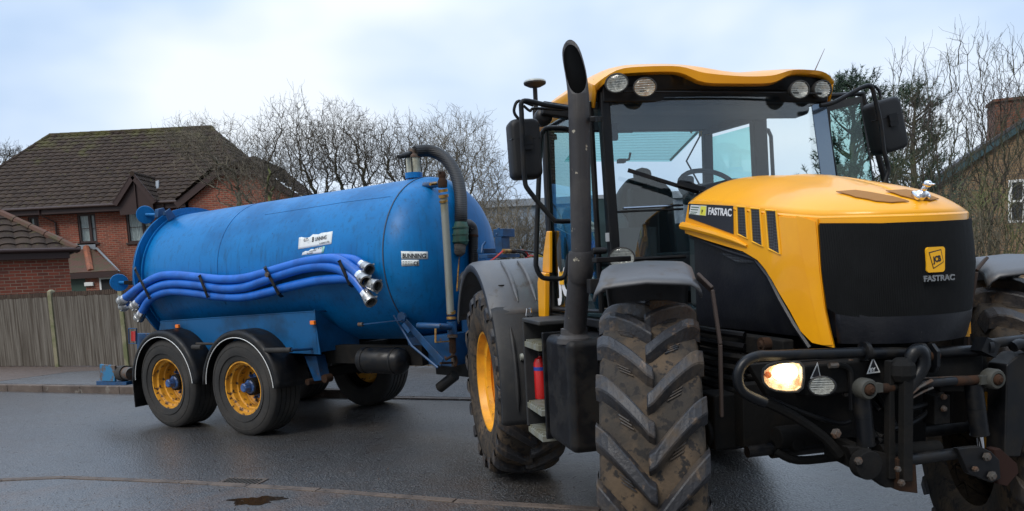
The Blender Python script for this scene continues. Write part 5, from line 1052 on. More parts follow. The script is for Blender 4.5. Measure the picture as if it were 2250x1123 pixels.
mb = MB(); mb.tube(tx(2.045, [(1248, 238), (1200, 231), (1160, 222), (1146, 226), (1146, 250), (1149, 330), (1153, 395), (1163, 420), (1212, 478), (1224, 486), (1252, 486)]), .014, 10, smooth=3); mb.tube(tx(1.98, [(1172, 232), (1140, 222), (1130, 238), (1132, 252), (1146, 268)]), .009, 8, smooth=4); mb.tube(tx(1.98, [(1150, 232), (1165, 244), (1175, 238), (1240, 242)]), .008, 8, smooth=4); mb.build('mirror_arm', 'satin', TR)
mb = MB(); p = tx(1.5, [(1195, 240), (1235, 240)]); mb.bar(tx(1.75, [(1190, 238)])[0], tx(1.75, [(1255, 248)])[0], .06, .08); mb.lathe([(-.05, 0), (-.05, .05), (.03, .055), (.05, .03), (.05, 0)], tuple(T('x', 1.7, 1193, 258)), 'x', 16); mb.build('horn_bracket', 'black', TR, bevel=.01)
mb = MB(); mb.tube(tx(1.6, [(1262, 300), (1246, 284), (1205, 282), (1193, 290), (1188, 310), (1183, 420), (1178, 560), (1179, 588), (1188, 606), (1200, 612), (1232, 612), (1243, 600), (1250, 560)]), .016, 10, smooth=3); mb.build('handrail', 'satin', TR)
# ---- far door (open) and mirror
dq = [T('x', 1.66, *p) for p in ((1806, 213), (1894, 206), (1946, 402), (1836, 402))]; dl = [dq[3]-Vector((0, 0, .72)), dq[2]-Vector((0, 0, .72))]
dr = MB(); dr.tube([dq[0], dq[1], dq[2], dl[1], dl[0], dq[3], dq[0]], .022, 8); door = dr.build('open_door', 'black', TR)
dc = [dq[0], dq[1], dq[2], dl[1], dl[0], dq[3]]
inn = [T('x', 1.665, *p) for p in ((1813, 226), (1892, 212), (1940, 400), (1838, 400))]; gi = [T('x', 1.67, *p) for p in ((1822, 245), (1888, 227), (1932, 398), (1836, 396))]; gi = [gi[0], gi[1], gi[2]-Vector((0, -.03, .5)), gi[3]-Vector((0, .0, .5))]; inn = [inn[0], inn[1], inn[2]-Vector((0, -.03, .7)), inn[3]-Vector((0, 0, .7))]
def quadsheet(q, d, name, m_, par): mb = MB(); mb.add([tuple(p) for p in q]+[tuple(p+Vector((d, 0, 0))) for p in q], [(0, 1, 2, 3), (7, 6, 5, 4), (0, 1, 5, 4), (1, 2, 6, 5), (2, 3, 7, 6), (3, 0, 4, 7)]); return mb.build(name, m_, par, smooth=0)
quadsheet(inn, .005, 'door_glass', 'glassd', door)
fr_ = MB(); 
for i in range(4):
    a, b, c, d = inn[i], inn[(i+1) % 4], gi[(i+1) % 4], gi[i]; k = [a, b, c, d]; fr_.add([tuple(p+Vector((.007, 0, 0))) for p in k]+[tuple(p+Vector((.010, 0, 0))) for p in k], [(0, 1, 2, 3), (7, 6, 5, 4)])
fr_.build('door_glass_border', 'plasticd', door, smooth=0)
m2, MM2 = mirror([(1905, 228), (1966, 211), (1985, 326), (1926, 344)], 1.95, .13)
mb = MB(); mb.tube(tx(2.055, [(1802, 232), (1830, 226), (1870, 205), (1900, 190), (1915, 192), (1922, 215), (1935, 270), (1942, 330), (1952, 372), (1944, 402)]), .014, 10, smooth=3); mb.tube(tx(1.96, [(1890, 196), (1905, 186), (1925, 192), (1933, 205), (1934, 218)]), .009, 8, smooth=4); mb.build('mirror_arm', 'satin', TR)
# ---- wiper
mb = MB(); a, b, c = T('x', 2.10, 1380, 374), T('x', 2.12, 1470, 402), T('x', 2.14, 1548, 428); mb.bar(a, T('x', 2.12, 1520, 418), .010, .022); mb.bar(T('x', 2.13, 1440, 392), c, .016, .016); mb.bar(T('x', 2.14, 1488, 402), T('x', 2.2, 1552, 418), .02, .028); mb.tube([T('x', 2.15, 1494, 398), T('x', 2.15, 1520, 402), T('x', 2.2, 1545, 420)], .007, 6, smooth=3); mb.build('wiper', 'satin', TR, smooth=0)
# ---- exhaust stack
ey = -1.0
pa = [T('y', ey, *p) for p in ((1262, 742), (1265, 700), (1270, 640), (1274, 600))]; mb = MB(); mb.tube(pa, [.066, .066, .064, .064], 24); mb.lathe([(0, .0), (0, .105), (.03, .10), (.05, .08), (.085, .078), (.09, .066)], (pa[0].x, pa[0].y, pa[0].z-.03), 'z', 28)
pb_ = [T('y', ey, *p) for p in ((1274, 612), (1275, 604), (1277, 560), (1277, 552))]; mb.tube(pb_, [.066, .0715, .0715, .066], 24)
pc_ = [T('y', ey, *p) for p in ((1277, 556), (1277, 520), (1275, 400), (1273, 300), (1272, 240), (1270, 200), (1266, 168), (1260, 135), (1254, 100), (1249, 55))]
mb2 = MB(); mb2.tube(pc_, .057, 28, smooth=3); 
ex = mb.build('exhaust_stack', 'exhaust', TR)
up_ = mb2.build('upper_pipe', 'exhaust', ex)
# slanted open end: cut and open the top
bm = bmesh.new(); bm.from_mesh(up_.data); pt = T('y', ey, 1259, 138); vd = (camT-pt); vd.z = 0; vd.normalize(); nrm = (vd*.86+Vector((0, 0, .55))).normalized()
bmesh.ops.bisect_plane(bm, geom=bm.verts[:]+bm.edges[:]+bm.faces[:], plane_co=pt, plane_no=nrm, clear_outer=True); bm.to_mesh(up_.data); bm.free(); sm = up_.modifiers.new('t', 'SOLIDIFY'); sm.thickness = .004; up_.data.materials.append(MT['dark']); sm.material_offset = 0
cav = MB(); cav.tube(pc_[4:], .0525, 24, smooth=3); cv = cav.build('pipe_dark_plug', mat('pipe_black', (.002, .002, .002), .95, spec=.05), ex)  # solid black plug, paints the darkness inside the hollow pipe
bm = bmesh.new(); bm.from_mesh(cv.data); bmesh.ops.bisect_plane(bm, geom=bm.verts[:]+bm.edges[:]+bm.faces[:], plane_co=pt-nrm*.006, plane_no=nrm, clear_outer=True); bmesh.ops.holes_fill(bm, edges=[e for e in bm.edges if len(e.link_faces) == 1]); bm.to_mesh(cv.data); bm.free()
mb = MB(); q = T('y', -.98, 1305, 572); mb.bar((q.x, -.98, q.z), (q.x-.05, -.76, q.z), .05, .03); mb.cyl((q.x-.02, -.98, q.z+.05), (q.x-.02, -.90, q.z+.05), .02, n=10); mb.build('stack_bracket', 'black', TR, smooth=0, bevel=.006); mb = MB(); q = T('y', -.98, 1300, 625); mb.box(q.x-.03, q.x+.03, -1.0, -.8, q.z-.05, q.z+.03); mb.bar(T('y', -.95, 1302, 262), T('y', -.8, 1318, 262), .03, .03); mb.build('stack_bracket', 'black', TR, smooth=0, bevel=.006)
# ---- side tank under the exhaust, step box, steps
c0 = [T('y', -1.0, *p) for p in ((1242, 752), (1240, 985))]; xb = c0[0].x
mb = MB(); mb.box(1.62, 2.12, -1.08, -.55, .63, 1.30); tk = mb.build('side_tank', 'black', TR, smooth=0, bevel=.05, bseg=4)
mb = MB(); mb.box(1.585, 1.61, -1.09, -.52, .62, 1.31); mb.build('tank_flange', 'satin', TR, smooth=0, bevel=.008)
mb = MB(); mb.box(1.12, 1.15, -1.10, -.75, .62, 1.38); mb.box(1.15, 1.60, -.80, -.76, .60, 1.38); mb.box(1.15, 1.58, -1.10, -.80, 1.35, 1.38); mb.build('step_box', 'plasticd', TR, smooth=0, bevel=.01)
for z in (.59, .76, 1.185):
    mb = MB(); mb.box(1.17, 1.54, -1.10, -.84, z, z+.035)
    for i in range(7): mb.box(1.18+i*.05, 1.20+i*.05, -1.09, -.86, z+.035, z+.048)
    mb.build('step', 'galv', TR, smooth=0)
mb = MB(); p = T('y', -1.08, 1143, 785); mb.lathe([(-.02, .028), (0, .024), (.004, .001)], (p.x, p.y, p.z), 'y', 16); mb.v = [(v[0], 2*p.y-v[1], v[2]) for v in mb.v]; mb.build('round_knob', 'galv', TR)
# ---- rear fenders
def rear_fender(sg):
    C0 = Vector((-.04, 0, .80)); yo_, yi = -1.24, -.60
    mb = MB(); n = 36
    for (a0, a1, R1, yo2, yi2) in ((R_(152), R_(36), .99, yo_, yi),):
        for i in range(n+1):
            a = a0+(a1-a0)*i/n; ca, sa = math.cos(a), math.sin(a)
            for (y, r) in ((yo2, R1-.075), (yo2, R1-.02), (yo2+.03, R1), (yo2+.10, R1+.01), (yi2, R1+.015)): mb.v.append((C0.x+r*ca, y*-sg, C0.z+r*sa))
        for i in range(n):
            for j in range(4): q = i*5+j; mb.f.append((q, q+1, q+6, q+5))
    o = mb.build('rear_fender', 'plastic', TR, smooth=50); s = o.modifiers.new('t', 'SOLIDIFY'); s.thickness = .012; s.offset = -1
    rb = MB()
    for a_ in (30, 47, 64, 81):
        pass
    for y in (-1.02, -.88, -.74):
        pts = [(C0.x+(1.008)*math.cos(R_(a_)), y*-sg, C0.z+(1.008)*math.sin(R_(a_))) for a_ in range(42, 84, 6)]; rb.tube(pts, [.004]+[.017]*(len(pts)-2)+[.004], 8)
    rb.build('fender_ribs', 'plastic', o)
    # lower mudflap section
    mb = MB(); n = 20
    for i in range(n+1):
        a = R_(40)+(R_(-12)-R_(40))*i/n; ca, sa = math.cos(a), math.sin(a)
        for (y, r) in ((yo_+.005, .955), (yo_+.01, .985), (yo_+.04, 1.0), (-.62, 1.0)): mb.v.append((C0.x+r*ca, y*-sg, C0.z+r*sa))
    for i in range(n):
        for j in range(3): q = i*4+j; mb.f.append((q, q+1, q+5, q+4))
    o2 = mb.build('rear_mudflap', 'plasticd', TR, smooth=50); s = o2.modifiers.new('t', 'SOLIDIFY'); s.thickness = .012; s.offset = -1
    rb = MB()
    for y in (-1.12, -.98, -.84):
        pts = [(C0.x+1.011*math.cos(R_(a_)), y*-sg, C0.z+1.011*math.sin(R_(a_))) for a_ in range(-6, 36, 6)]; rb.tube(pts, [.004]+[.016]*(len(pts)-2)+[.004], 8)
    rb.build('flap_ribs', 'plasticd', o2)
    if sg < 0: pass
rear_fender(-1) ; rear_fender(1)
p = T('x', 1.0, 1161, 693); mb = MB(); mb.box(p.x, p.x+.02, p.y-.02, p.y+.025, p.z-.035, p.z+.02); mb.tube([p+Vector((.015, -.02, .0)), p+Vector((.02, -.012, .05)), p+Vector((.02, .012, .05)), p+Vector((.015, .02, .0))], .005, 6); mb.build('catch', 'chrome', TR, smooth=0)
p = T('x', .55, 1101, 629); mb = MB(); mb.lathe([(0, .001), (0, .022), (.01, .026), (.012, .02)], (p.x, p.y, p.z), 'z', 16); mb.build('fender_plug', 'dark', TR)
# ---- front fenders (steer with the wheels)
for (o, ang, sg) in wheelE:
    if not ang: continue
    mb = MB(); n = 26; Wd = .195
    prof = [(-Wd-.008, -.050), (-Wd, -.026), (-Wd+.035, -.004), (-Wd+.08, 0), (0, .008), (Wd-.08, 0), (Wd-.035, -.004), (Wd, -.026), (Wd+.008, -.050)]
    for i in range(n+1):
        a = R_(67)+(R_(150)-R_(67))*i/n; ca, sa = math.cos(a), math.sin(a); lip = max(0, 1-i/2.0)
        for (y, dr_) in prof: r = (.925 if sg < 0 else .868)+dr_*(1+lip*.3); sc2 = 1+.0*lip; mb.v.append((r*ca+lip*.02, y*(1+.10*lip), r*sa*1.02-.0-lip*.012))
    for i in range(n):
        for j in range(len(prof)-1): q = i*len(prof)+j; mb.f.append((q, q+1, q+len(prof)+1, q+len(prof)))
    f = mb.build('front_fender', 'plastic', TR, smooth=50, loc=o.location, rot=(0, 0, ang)); s = f.modifiers.new('t', 'SOLIDIFY'); s.thickness = .012; s.offset = -1
    mb = MB()
    if sg < 0: pts = [(.30, .205, .88), (.33, .26, .82), (.34, .285, .6), (.32, .285, .30)]
    else: pts = [(.28, -.205, .88), (.30, -.26, .82), (.28, -.285, .6), (.26, -.28, .30)]
    for q in range(len(pts)-1): mb.bar(pts[q], pts[q+1], .05, .014, (0, 1, 0))
    mb.build('fender_strut', 'rust' if 0 else mat('rusty_strut', (.034, .022, .018), .7), f, smooth=0, bevel=.004)
# ---- bumper bar, headlamp, linkage
def bx(X, pts, r, m_, name, n=14, smooth=3, parent=TR): return MB().tube(tx(X, pts), r, n, smooth=smooth).build(name, m_, parent)
XL = 3.66
bx(XL, [(1898, 774), (1850, 776), (1700, 781), (1665, 783), (1637, 795), (1622, 820), (1624, 848), (1640, 866), (1680, 885)], .021, 'satin', 'bumper_bar')
bx(XL, [(2160, 758), (2200, 752), (2290, 742), (2340, 745), (2350, 790), (2330, 820)], .021, 'satin', 'bumper_bar')
mb = MB(); q = T('x', XL, 1898, 772); mb.cyl(q-Vector((0, .004, 0)), q+Vector((0, .014, 0)), .038, n=18); mb.build('bar_flange', 'satin', TR); mb = MB(); q = T('x', XL, 2170, 762); mb.cyl(q-Vector((0, .02, 0)), q, .038, n=18); mb.bar(T('x', XL, 2150, 755), T('x', XL, 2180, 770), .06, .06); mb.build('bar_flange', 'satin', TR)
# main crossbeam with plates
beam = MB(); bz0, bz1 = T('x', XL-.03, 1990, 845).z, T('x', XL-.03, 1990, 770).z; ya, yb = T('x', XL-.03, 1780, 800).y, T('x', XL-.03, 2175, 790).y
beam.box(XL-.16, XL-.06, ya, yb, bz0-.02, bz1-.03); beam.build('linkage_beam', 'grime', TR, smooth=0, bevel=.012)
bx(XL-.05, [(1890, 778), (1950, 776), (2010, 774), (2075, 774), (2150, 770)], .024, 'satin', 'beam_tube', smooth=0)
mb = MB(); P = [T('x', XL-.16, *p) for p in ((1640, 800), (1900, 780), (1900, 960), (1830, 960), (1780, 930), (1700, 900))]; mb.prism([(p.y, p.z) for p in P], XL-.18, XL-.14, lambda u, v, w: (w, u, v)); mb.build('side_plate', 'grime', TR, smooth=0, bevel=.004); mb = MB(); P = [T('x', XL-.10, *p) for p in ((2060, 775), (2160, 775), (2168, 860), (2060, 860))]; mb.prism([(p.y, p.z) for p in P], XL-.12, XL-.085, lambda u, v, w: (w, u, v)); mb.build('side_plate', 'grime', TR, smooth=0, bevel=.004)
q = T('x', XL-.083, 2092, 805); MB().box(XL-.084, XL-.081, q.y-.055, q.y+.055, q.z-.032, q.z+.032).build('number_recess', 'dark', TR, smooth=0)
# top link ears
for px in (2035, 2055):
    q = T('x', XL+.02, px, 755); q2 = T('x', XL+.02, px, 815); mb = MB(); zz0, zz1 = q2.z, q.z
    pr_ = [(XL-.10, zz0), (XL+.02, zz0-.01), (XL+.04, zz0+.02), (XL+.04, zz1-.03), (XL+.01, zz1), (XL-.03, zz1), (XL-.10, zz1-.06)]; mb.prism(pr_, q.y-.008, q.y+.008); mb.build('top_link_ear', 'satin', TR, smooth=0, bevel=.003)
q = T('x', XL+.0, 2045, 783); MB().cyl(q-Vector((0, .035, 0)), q+Vector((0, .03, 0)), .022, n=12).build('top_link_pin', 'rust', TR)
# hook arm
mb = MB(); mb.tube(tx(XL+.05, [(1998, 795), (2006, 776), (2018, 772), (2026, 785), (2024, 808), (2008, 835), (1990, 860)]), [.022, .028, .032, .032, .030, .026, .024], 12, smooth=4); mb.build('hook_end', 'satin', TR)
mb = MB(); P = tx(XL+.05, [(1978, 800), (1998, 800), (1996, 1055), (1976, 1055)]); mb.prism([(p.y, p.z) for p in P], XL+.04, XL+.075, lambda u, v, w: (w, u, v)); P = tx(XL+.05, [(1962, 795), (1974, 793), (1972, 840), (1975, 1055), (1960, 1055)]); mb.prism([(p.y, p.z) for p in P], XL+.00, XL+.035, lambda u, v, w: (w, u, v)); mb.build('vertical_link', 'grime', TR, smooth=0, bevel=.003)
mb = MB(); q = T('x', XL+.04, 1982, 812); mb.lathe([(-.05, 0), (-.048, .035), (-.02, .052), (.02, .050), (.045, .03), (.05, 0)], tuple(q), 'z', 9); mb.build('link_head', 'grime', TR, smooth=0, bevel=.006)
# lower cross-shafts
bx(XL+.02, [(1900, 855), (1930, 854), (2000, 846), (2090, 838), (2180, 832)], .018, 'satin', 'upper_shaft', smooth=0)
mb = MB()
for a, b in (((1915, 854), (1960, 852)), ((2098, 838), (2150, 834))): mb.tube(tx(XL+.02, [a, b]), .0195, 12); mb.build('shaft_sleeve', 'rust', TR); mb = MB()
for px, py in ((1900, 854), (2180, 832)):
    q = T('x', XL+.03, px, py); mb = MB(); mb.lathe([(-.03, .0), (-.03, .036), (-.02, .042), (.02, .042), (.03, .036), (.031, .026), (.022, .024)], tuple(q), 'x', 24); mb.bar(q, q+Vector((0, .07 if px < 2000 else -.07, 0)), .035, .035); e_ = mb.build('shaft_eye', mat('grey_eye', (.045, .045, .038), .7), TR); MB().lathe([(.018, .026), (.036, .020), (.042, .010), (.046, .009), (.046, 0)], tuple(q), 'x', 16).build('rusty_bolt', 'rust', e_)
# lift cylinders
for (a, b, c) in (((1892, 862), (1903, 978), (1902, 1015)), ((2138, 842), (2153, 955), (2156, 985))):
    A, B, C_ = tx(XL, [a, b, c]); mb = MB(); mb.cyl(A, B, .035, n=24); mb.cyl(A+(B-A)*.45, A+(B-A)*.47, .0362, n=24); mb.cyl(A+(B-A)*.985, B, .037, n=24); cy = mb.build('lift_cylinder', 'satin', TR); MB().cyl(B, C_, .013, n=14).build('cylinder_rod', 'chrome', cy)
# hoses and small fittings by the cylinder
bx(XL-.05, [(1825, 803), (1845, 802), (1866, 812), (1870, 845), (1872, 900)], .012, 'black', 'hydraulic_hose', 8)
mb = MB()
for px, py in ((1868, 795), (1862, 845), (1856, 865), (1870, 846)): q = T('x', XL-.09, px, py); mb.lathe([(0, .012), (.012, .011), (.014, 0)], tuple(q), 'x', 6)
for px, py in ((2073, 872), (2073, 898)): q = T('x', XL-.04, px, py); mb.lathe([(0, .014), (.01, .010), (.012, 0)], tuple(q), 'x', 10)
mb.tube(tx(XL, [(1822, 803), (1830, 803), (1840, 802)]), .012, 8); mb.build('fittings', 'steel', TR)
mb = MB(); q0, q1 = T('x', XL-.06, 2050, 870), T('x', XL-.06, 2085, 930); mb.box(XL-.12, XL-.05, q0.y, q1.y, q1.z, q0.z); mb.build('valve_block', 'grime', TR, smooth=0, bevel=.006)
mb = MB(); mb.tube(tx(XL-.05, [(1995, 840), (2010, 832), (2060, 830), (2120, 828)]), .005, 6, smooth=3); mb.tube(tx(XL+.06, [(1998, 868), (2020, 850), (2048, 836)]), .008, 6); mb.tube(tx(XL+.05, [(1998, 878), (2030, 860), (2050, 852)]), .005, 6, smooth=2); mb.build('linkage_rods', 'steel', TR)
bx(XL-.1, [(1640, 862), (1700, 880), (1760, 905), (1840, 930), (1868, 925)], .010, 'black', 'lower_hose', 8)
bx(XL-.08, [(1670, 878), (1740, 912), (1810, 960), (1845, 1000)], .02, 'grime', 'lower_bracket', 8)
bx(XL-.1, [(1990, 900), (2030, 890), (2060, 870), (2075, 850)], .013, 'black', 'hydraulic_hose', 8); bx(XL-.1, [(1940, 945), (1990, 935), (2030, 912), (2050, 880)], .012, 'black', 'hydraulic_hose', 8)
# lower link arms
mb = MB(); mb.bar((XL-.25, T('x', XL, 1905, 1000).y, .90), T('x', XL+.05, 1905, 1015), .04, .10); mb.lathe([(-.025, 0), (-.025, .058), (.025, .058), (.028, .03), (.028, 0)], tuple(T('x', XL+.05, 1902, 1020)), 'x', 24); P = tx(XL+.04, [(1870, 985), (1900, 985), (1960, 1000), (2000, 1020), (2000, 1075), (1955, 1075), (1890, 1030)]); mb.prism([(p.y, p.z) for p in P], XL-.02, XL+.02, lambda u, v, w: (w, u, v)); mb.build('lower_link', 'grime', TR, smooth=30, bevel=.004)
mb = MB(); P = tx(XL+.02, [(1960, 1005), (2000, 1005), (2005, 1080), (1965, 1075)]); mb.prism([(p.y, p.z) for p in P], XL+.0, XL+.05, lambda u, v, w: (w, u, v)); mb.build('hook_plate', 'rust', TR, smooth=0, bevel=.003)
bx(XL+.03, [(1990, 1012), (2110, 995)], .024, 'satin', 'lower_shaft', smooth=0); bx(XL-.06, [(1930, 995), (2060, 985)], .035, 'grime', 'torsion_tube', smooth=0)
mb = MB(); P = tx(XL+.06, [(2100, 985), (2150, 980), (2175, 992), (2192, 1010), (2195, 1050), (2175, 1060), (2125, 1040)]); mb.prism([(p.y, p.z) for p in P], XL+.04, XL+.07, lambda u, v, w: (w, u, v)); lp = mb.build('lower_link_plate', 'black', TR, smooth=0, bevel=.004)
mb = MB(); P = tx(XL, [(2172, 985), (2185, 982), (2222, 1015), (2226, 1035), (2200, 1065), (2180, 1060)]); mb.prism([(p.y, p.z) for p in P], XL-.02, XL+.03, lambda u, v, w: (w, u, v)); mb.build('rusty_link_plate', mat('red_rust', (.026, .012, .009), .85, spec=.2), TR, smooth=0, bevel=.004)
mb = MB()
for px, py, r in ((2166, 1003, .018), (2177, 1045, .020), (2140, 1030, .012), (1884, 1012, .016), (1970, 1030, .012), (1978, 1060, .014), (1835, 952, .02)): q = T('x', XL+.075, px, py); MB().lathe([(0, r), (.012, r), (.014, r*.6), (.02, r*.55), (.02, 0)], tuple(q), 'x', 6).build('link_bolt', 'steel', TR)
mb = MB(); P = tx(XL-.02, [(2195, 800), (2225, 775), (2262, 772), (2262, 840), (2225, 1000), (2190, 1000)]); mb.prism([(p.y, p.z) for p in P], XL-.08, XL+.02, lambda u, v, w: (w, u, v)); mb.build('far_link_arm', 'black', TR, smooth=0, bevel=.008); bx(XL+.02, [(2225, 762), (2240, 756), (2262, 765), (2290, 790)], .024, 'satin', 'hook_end')
# headlamp (lit) - rounded trapezium housing
q = T('x', XL, 1720, 828); d_ = (camT-q); hd_ = Vector((1, -.45, 0)).normalized(); hu = Vector((-hd_.y, hd_.x, 0)); HM = mtx(q, hu, (0, 0, 1)); 
def hpx(px, py): 
    o, d = ray('T', px, py); o = Vector(o); d = Vector(d); t_ = (q-o).dot(hd_)/d.dot(hd_); r_ = o+d*t_-q; return (r_.dot(hu), r_.z)
ol = [hpx(*p) for p in ((1680, 815), (1690, 806), (1710, 800), (1740, 797), (1755, 799), (1762, 808), (1763, 830), (1760, 850), (1750, 858), (1730, 859), (1705, 856), (1690, 850), (1681, 840), (1678, 827))]
cx_ = sum(p[0] for p in ol)/len(ol); cy_ = sum(p[1] for p in ol)/len(ol); W3 = lambda u, v, w: tuple(HM @ Vector((u, v, w)))
sgn = 1 if (HM.to_3x3() @ Vector((0, 0, 1))).dot(hd_) > 0 else -1
def ring(k, w): return [W3(cx_+(u-cx_)*k, cy_+(v-cy_)*k, w*sgn) for u, v in ol]
mb = MB(); rs = [ring(.55, -.10), ring(1.0, -.07), ring(1.13, -.01), ring(1.13, .008), ring(1.02, .010), ring(1.0, -.005)]; m_ = len(ol)
for r in rs: mb.v += r
for a in range(5):
    for i in range(m_): mb.f.append((a*m_+i, a*m_+(i+1) % m_, (a+1)*m_+(i+1) % m_, (a+1)*m_+i))
mb.f.append(tuple(range(m_))); hl_ = mb.build('headlamp', 'plasticd', TR, smooth=45)
mb = MB(); rs = [ring(1.0, -.004), ring(.9, -.035), ring(.5, -.055)]
for r in rs: mb.v += r
for a in range(2):
    for i in range(m_): mb.f.append((a*m_+i, a*m_+(i+1) % m_, (a+1)*m_+(i+1) % m_, (a+1)*m_+i))
mb.f.append(tuple(range(2*m_, 3*m_))); mb.build('lamp_reflector', 'lensamber', hl_, smooth=30)
bc = hpx(1728, 822); mb = MB(); mb.lathe([(0, .0), (.001, .044), (.004, .042), (.012, .026), (.014, 0)], (0, 0, 0), 'z', 28); mb.v = [W3(bc[0]+v[0]*1.1, bc[1]+v[1]*.82, sgn*(-.038+v[2])) for v in mb.v]; mb.build('lit_bulb', emis('warm_beam', (1, .87, .58), 2.6), hl_)
mb = MB(); n = 16; b3 = hpx(1690, 826); mb.lathe([(0, .014), (.016, .011), (.022, .0)], (0, 0, 0), 'z', 14); mb.v = [W3(b3[0]+v[0], b3[1]+v[1], sgn*(-.03+v[2])) for v in mb.v]; mb.build('indicator_bulb', 'orange', hl_)
mb = MB(); rs = [ring(1.0, .002), ring(.7, .010)]; 
for r in rs: mb.v += r
for i in range(m_): mb.f.append((i, (i+1) % m_, m_+(i+1) % m_, m_+i))
mb.f.append(tuple(range(m_, 2*m_))); mb.build('lens', 'glassl', hl_, smooth=30)
pl = bpy.data.lights.new('headlamp_light', 'POINT'); pl.energy = .12; pl.color = (1, .75, .4); pl.shadow_soft_size = .03; lo = bpy.data.objects.new('headlamp_light', pl); COL.objects.link(lo); lo.parent = hl_; lo.location = W3(bc[0], bc[1], sgn*.06)
q = T('x', XL+.02, 1806, 848); lamp(q, (1, -.45, 0), .048, .036, 'fog_lamp', 'lensclear')
# triangular warning stickers
def tri(pts, X, nm):
    P = tx(X, pts); mb = MB(); mb.prism([(p.y, p.z) for p in P], X, X+.001, lambda u, v, w: (w, u, v)); s = mb.build(nm, 'white', TR, smooth=0); c = sum(P, Vector())/3; mb = MB(); mb.prism([(c.y+(p.y-c.y)*.72, c.z+(p.z-c.z)*.72) for p in P], X+.0012, X+.002, lambda u, v, w: (w, u, v)); mb.build('sticker_print', 'text', s, smooth=0); return s
tri([(1796, 796), (1780, 832), (1804, 832)], XL-.055, 'triangle_sticker'); tri([(1918, 784), (1904, 822), (1934, 818)], XL-.045, 'triangle_sticker')
q = T('x', XL-.042, 1911, 817); text('BY', .022, mtx((XL-.0425, q.y, q.z), (0, 1, 0), (0, 0, 1)), 'white', TR, off=.0006)
# engine side bolts seen under the bonnet
mb = MB(); q = T('y', -.5, 1672, 757); mb.lathe([(-.04, .03), (0, .032), (.0, .02), (.008, .012), (.008, 0)], tuple(q), 'y', 20); mb.v = [(v[0], 2*q.y-v[1], v[2]) for v in mb.v]; mb.build('chassis_bolt', 'rust', TR); MB().box(2.4, 3.3, -.46, -.40, 1.26, 1.35).build('frame_rail', 'grime', TR, smooth=0, bevel=.01)
# ---- chrome bird ornament
q = T('y', 0, 2020, 447); oz = q.z; ox = q.x
mb = MB(); mb.lathe([(0, .0), (0, .030), (.008, .026), (.012, .014), (.03, .012)], (ox, 0, oz-.01), 'z', 18)
def blob(c, s, rot=0, n=12):
    m = MB(); m.lathe([(-math.cos(PI*i/10), math.sin(PI*i/10)) for i in range(11)], (0, 0, 0), 'x', n); cr2, sr2 = math.cos(rot), math.sin(rot)
    for v in m.v: x, y, z = v[0]*s[0], v[1]*s[1], v[2]*s[2]; mb.v.append((c[0]+x*cr2-z*sr2, c[1]+y, c[2]+x*sr2+z*cr2))
    k = len(mb.v)-len(m.v); mb.f += [tuple(i+k for i in f) for f in m.f]
blob((ox, 0, oz+.035), (.040, .028, .030), R_(25)); blob((ox+.03, 0, oz+.068), (.026, .014, .014), R_(40)); blob((ox+.052, .0, oz+.088), (.022, .019, .018), 0); blob((ox+.078, .0, oz+.084), (.020, .012, .005), R_(-8)); blob((ox+.01, -.03, oz+.04), (.032, .010, .018), R_(-35)); blob((ox+.01, .03, oz+.04), (.032, .010, .018), R_(-35))
mb.v = [(ox+(v[0]-ox)*.85, v[1]*.85, oz-.01+(v[2]-oz+.01)*.85) for v in mb.v]; mb.build('bird_ornament', 'chrome', TR, smooth=70)
# fire extinguisher carried in the step box
W0 = lambda p: (FR['T'][0]+p[0]*math.cos(FR['T'][2])-p[1]*math.sin(FR['T'][2]), FR['T'][1]+p[0]*math.sin(FR['T'][2])+p[1]*math.cos(FR['T'][2]), p[2])
p = T('y', -.99, 1191, 880); fx = thing('fire_extinguisher', 'red fire extinguisher standing in the black step box of the tractor', 'fire extinguisher', W0((p.x, -.99, .81)), FR['T'][2])
MB().lathe([(0, 0), (0, .045), (.005, .048), (.25, .048), (.28, .035), (.29, .014), (.31, .014), (.31, 0)], (0, 0, 0), 'z', 24).build('cylinder', 'red', fx); mb = MB(); mb.box(-.01, .06, -.01, .01, .31, .325); mb.lathe([(.30, .018), (.325, .018), (.33, 0)], (0, 0, 0), 'z', 12); mb.build('valve_handle', 'black', fx, smooth=0)
MB().lathe([(.20, .0485), (.20, .0492), (.225, .0492), (.225, .0485)], (0, 0, 0), 'z', 24).build('blue_band', mat('blue_band', (.02, .05, .3), .4), fx)
# ================================================================== SLURRY TANKER
TK = thing('slurry_tanker', 'blue tandem-axle slurry tank trailer with yellow wheels hitched behind the tractor', 'tanker', (FR['Q'][0], FR['Q'][1], 0), FR['Q'][2])
def Qp(ax, v, px, py): return up('Q', ax, v, px, py)
def qx(X, pts): return [Qp('x', X, *p) for p in pts]
def qy(Y, pts): return [Qp('y', Y, *p) for p in pts]
XR, XT, YC, TR_ = -2.15, 1.97, 1.15, .873
def zc_(x): return 1.815+(x-XR)/(XT-XR)*.062
mb = MB(); n = 96; stn = [XR]+[XR+(XT-XR)*i/16 for i in range(1, 17)]
rings = [(x, TR_) for x in stn]+[(XT+.50*math.sin(a), TR_*math.cos(a)**.82 if a < 1.5 else .01) for a in [R_(k) for k in (6, 14, 24, 34, 44, 54, 64, 73, 81, 87)]]
rings = [(XR-.22, .02), (XR-.20, .35), (XR-.14, .65), (XR-.05, .84), (XR, TR_)]+rings[1:]
for x, r in rings:
    for i in range(n): a = 2*PI*i/n; mb.v.append((x, YC+r*math.cos(a), zc_(x)+r*math.sin(a)))
for k in range(len(rings)-1):
    for i in range(n): mb.f.append((k*n+i, k*n+(i+1) % n, (k+1)*n+(i+1) % n, (k+1)*n+i))
tank = mb.build('tank', 'blue', TK, smooth=50)
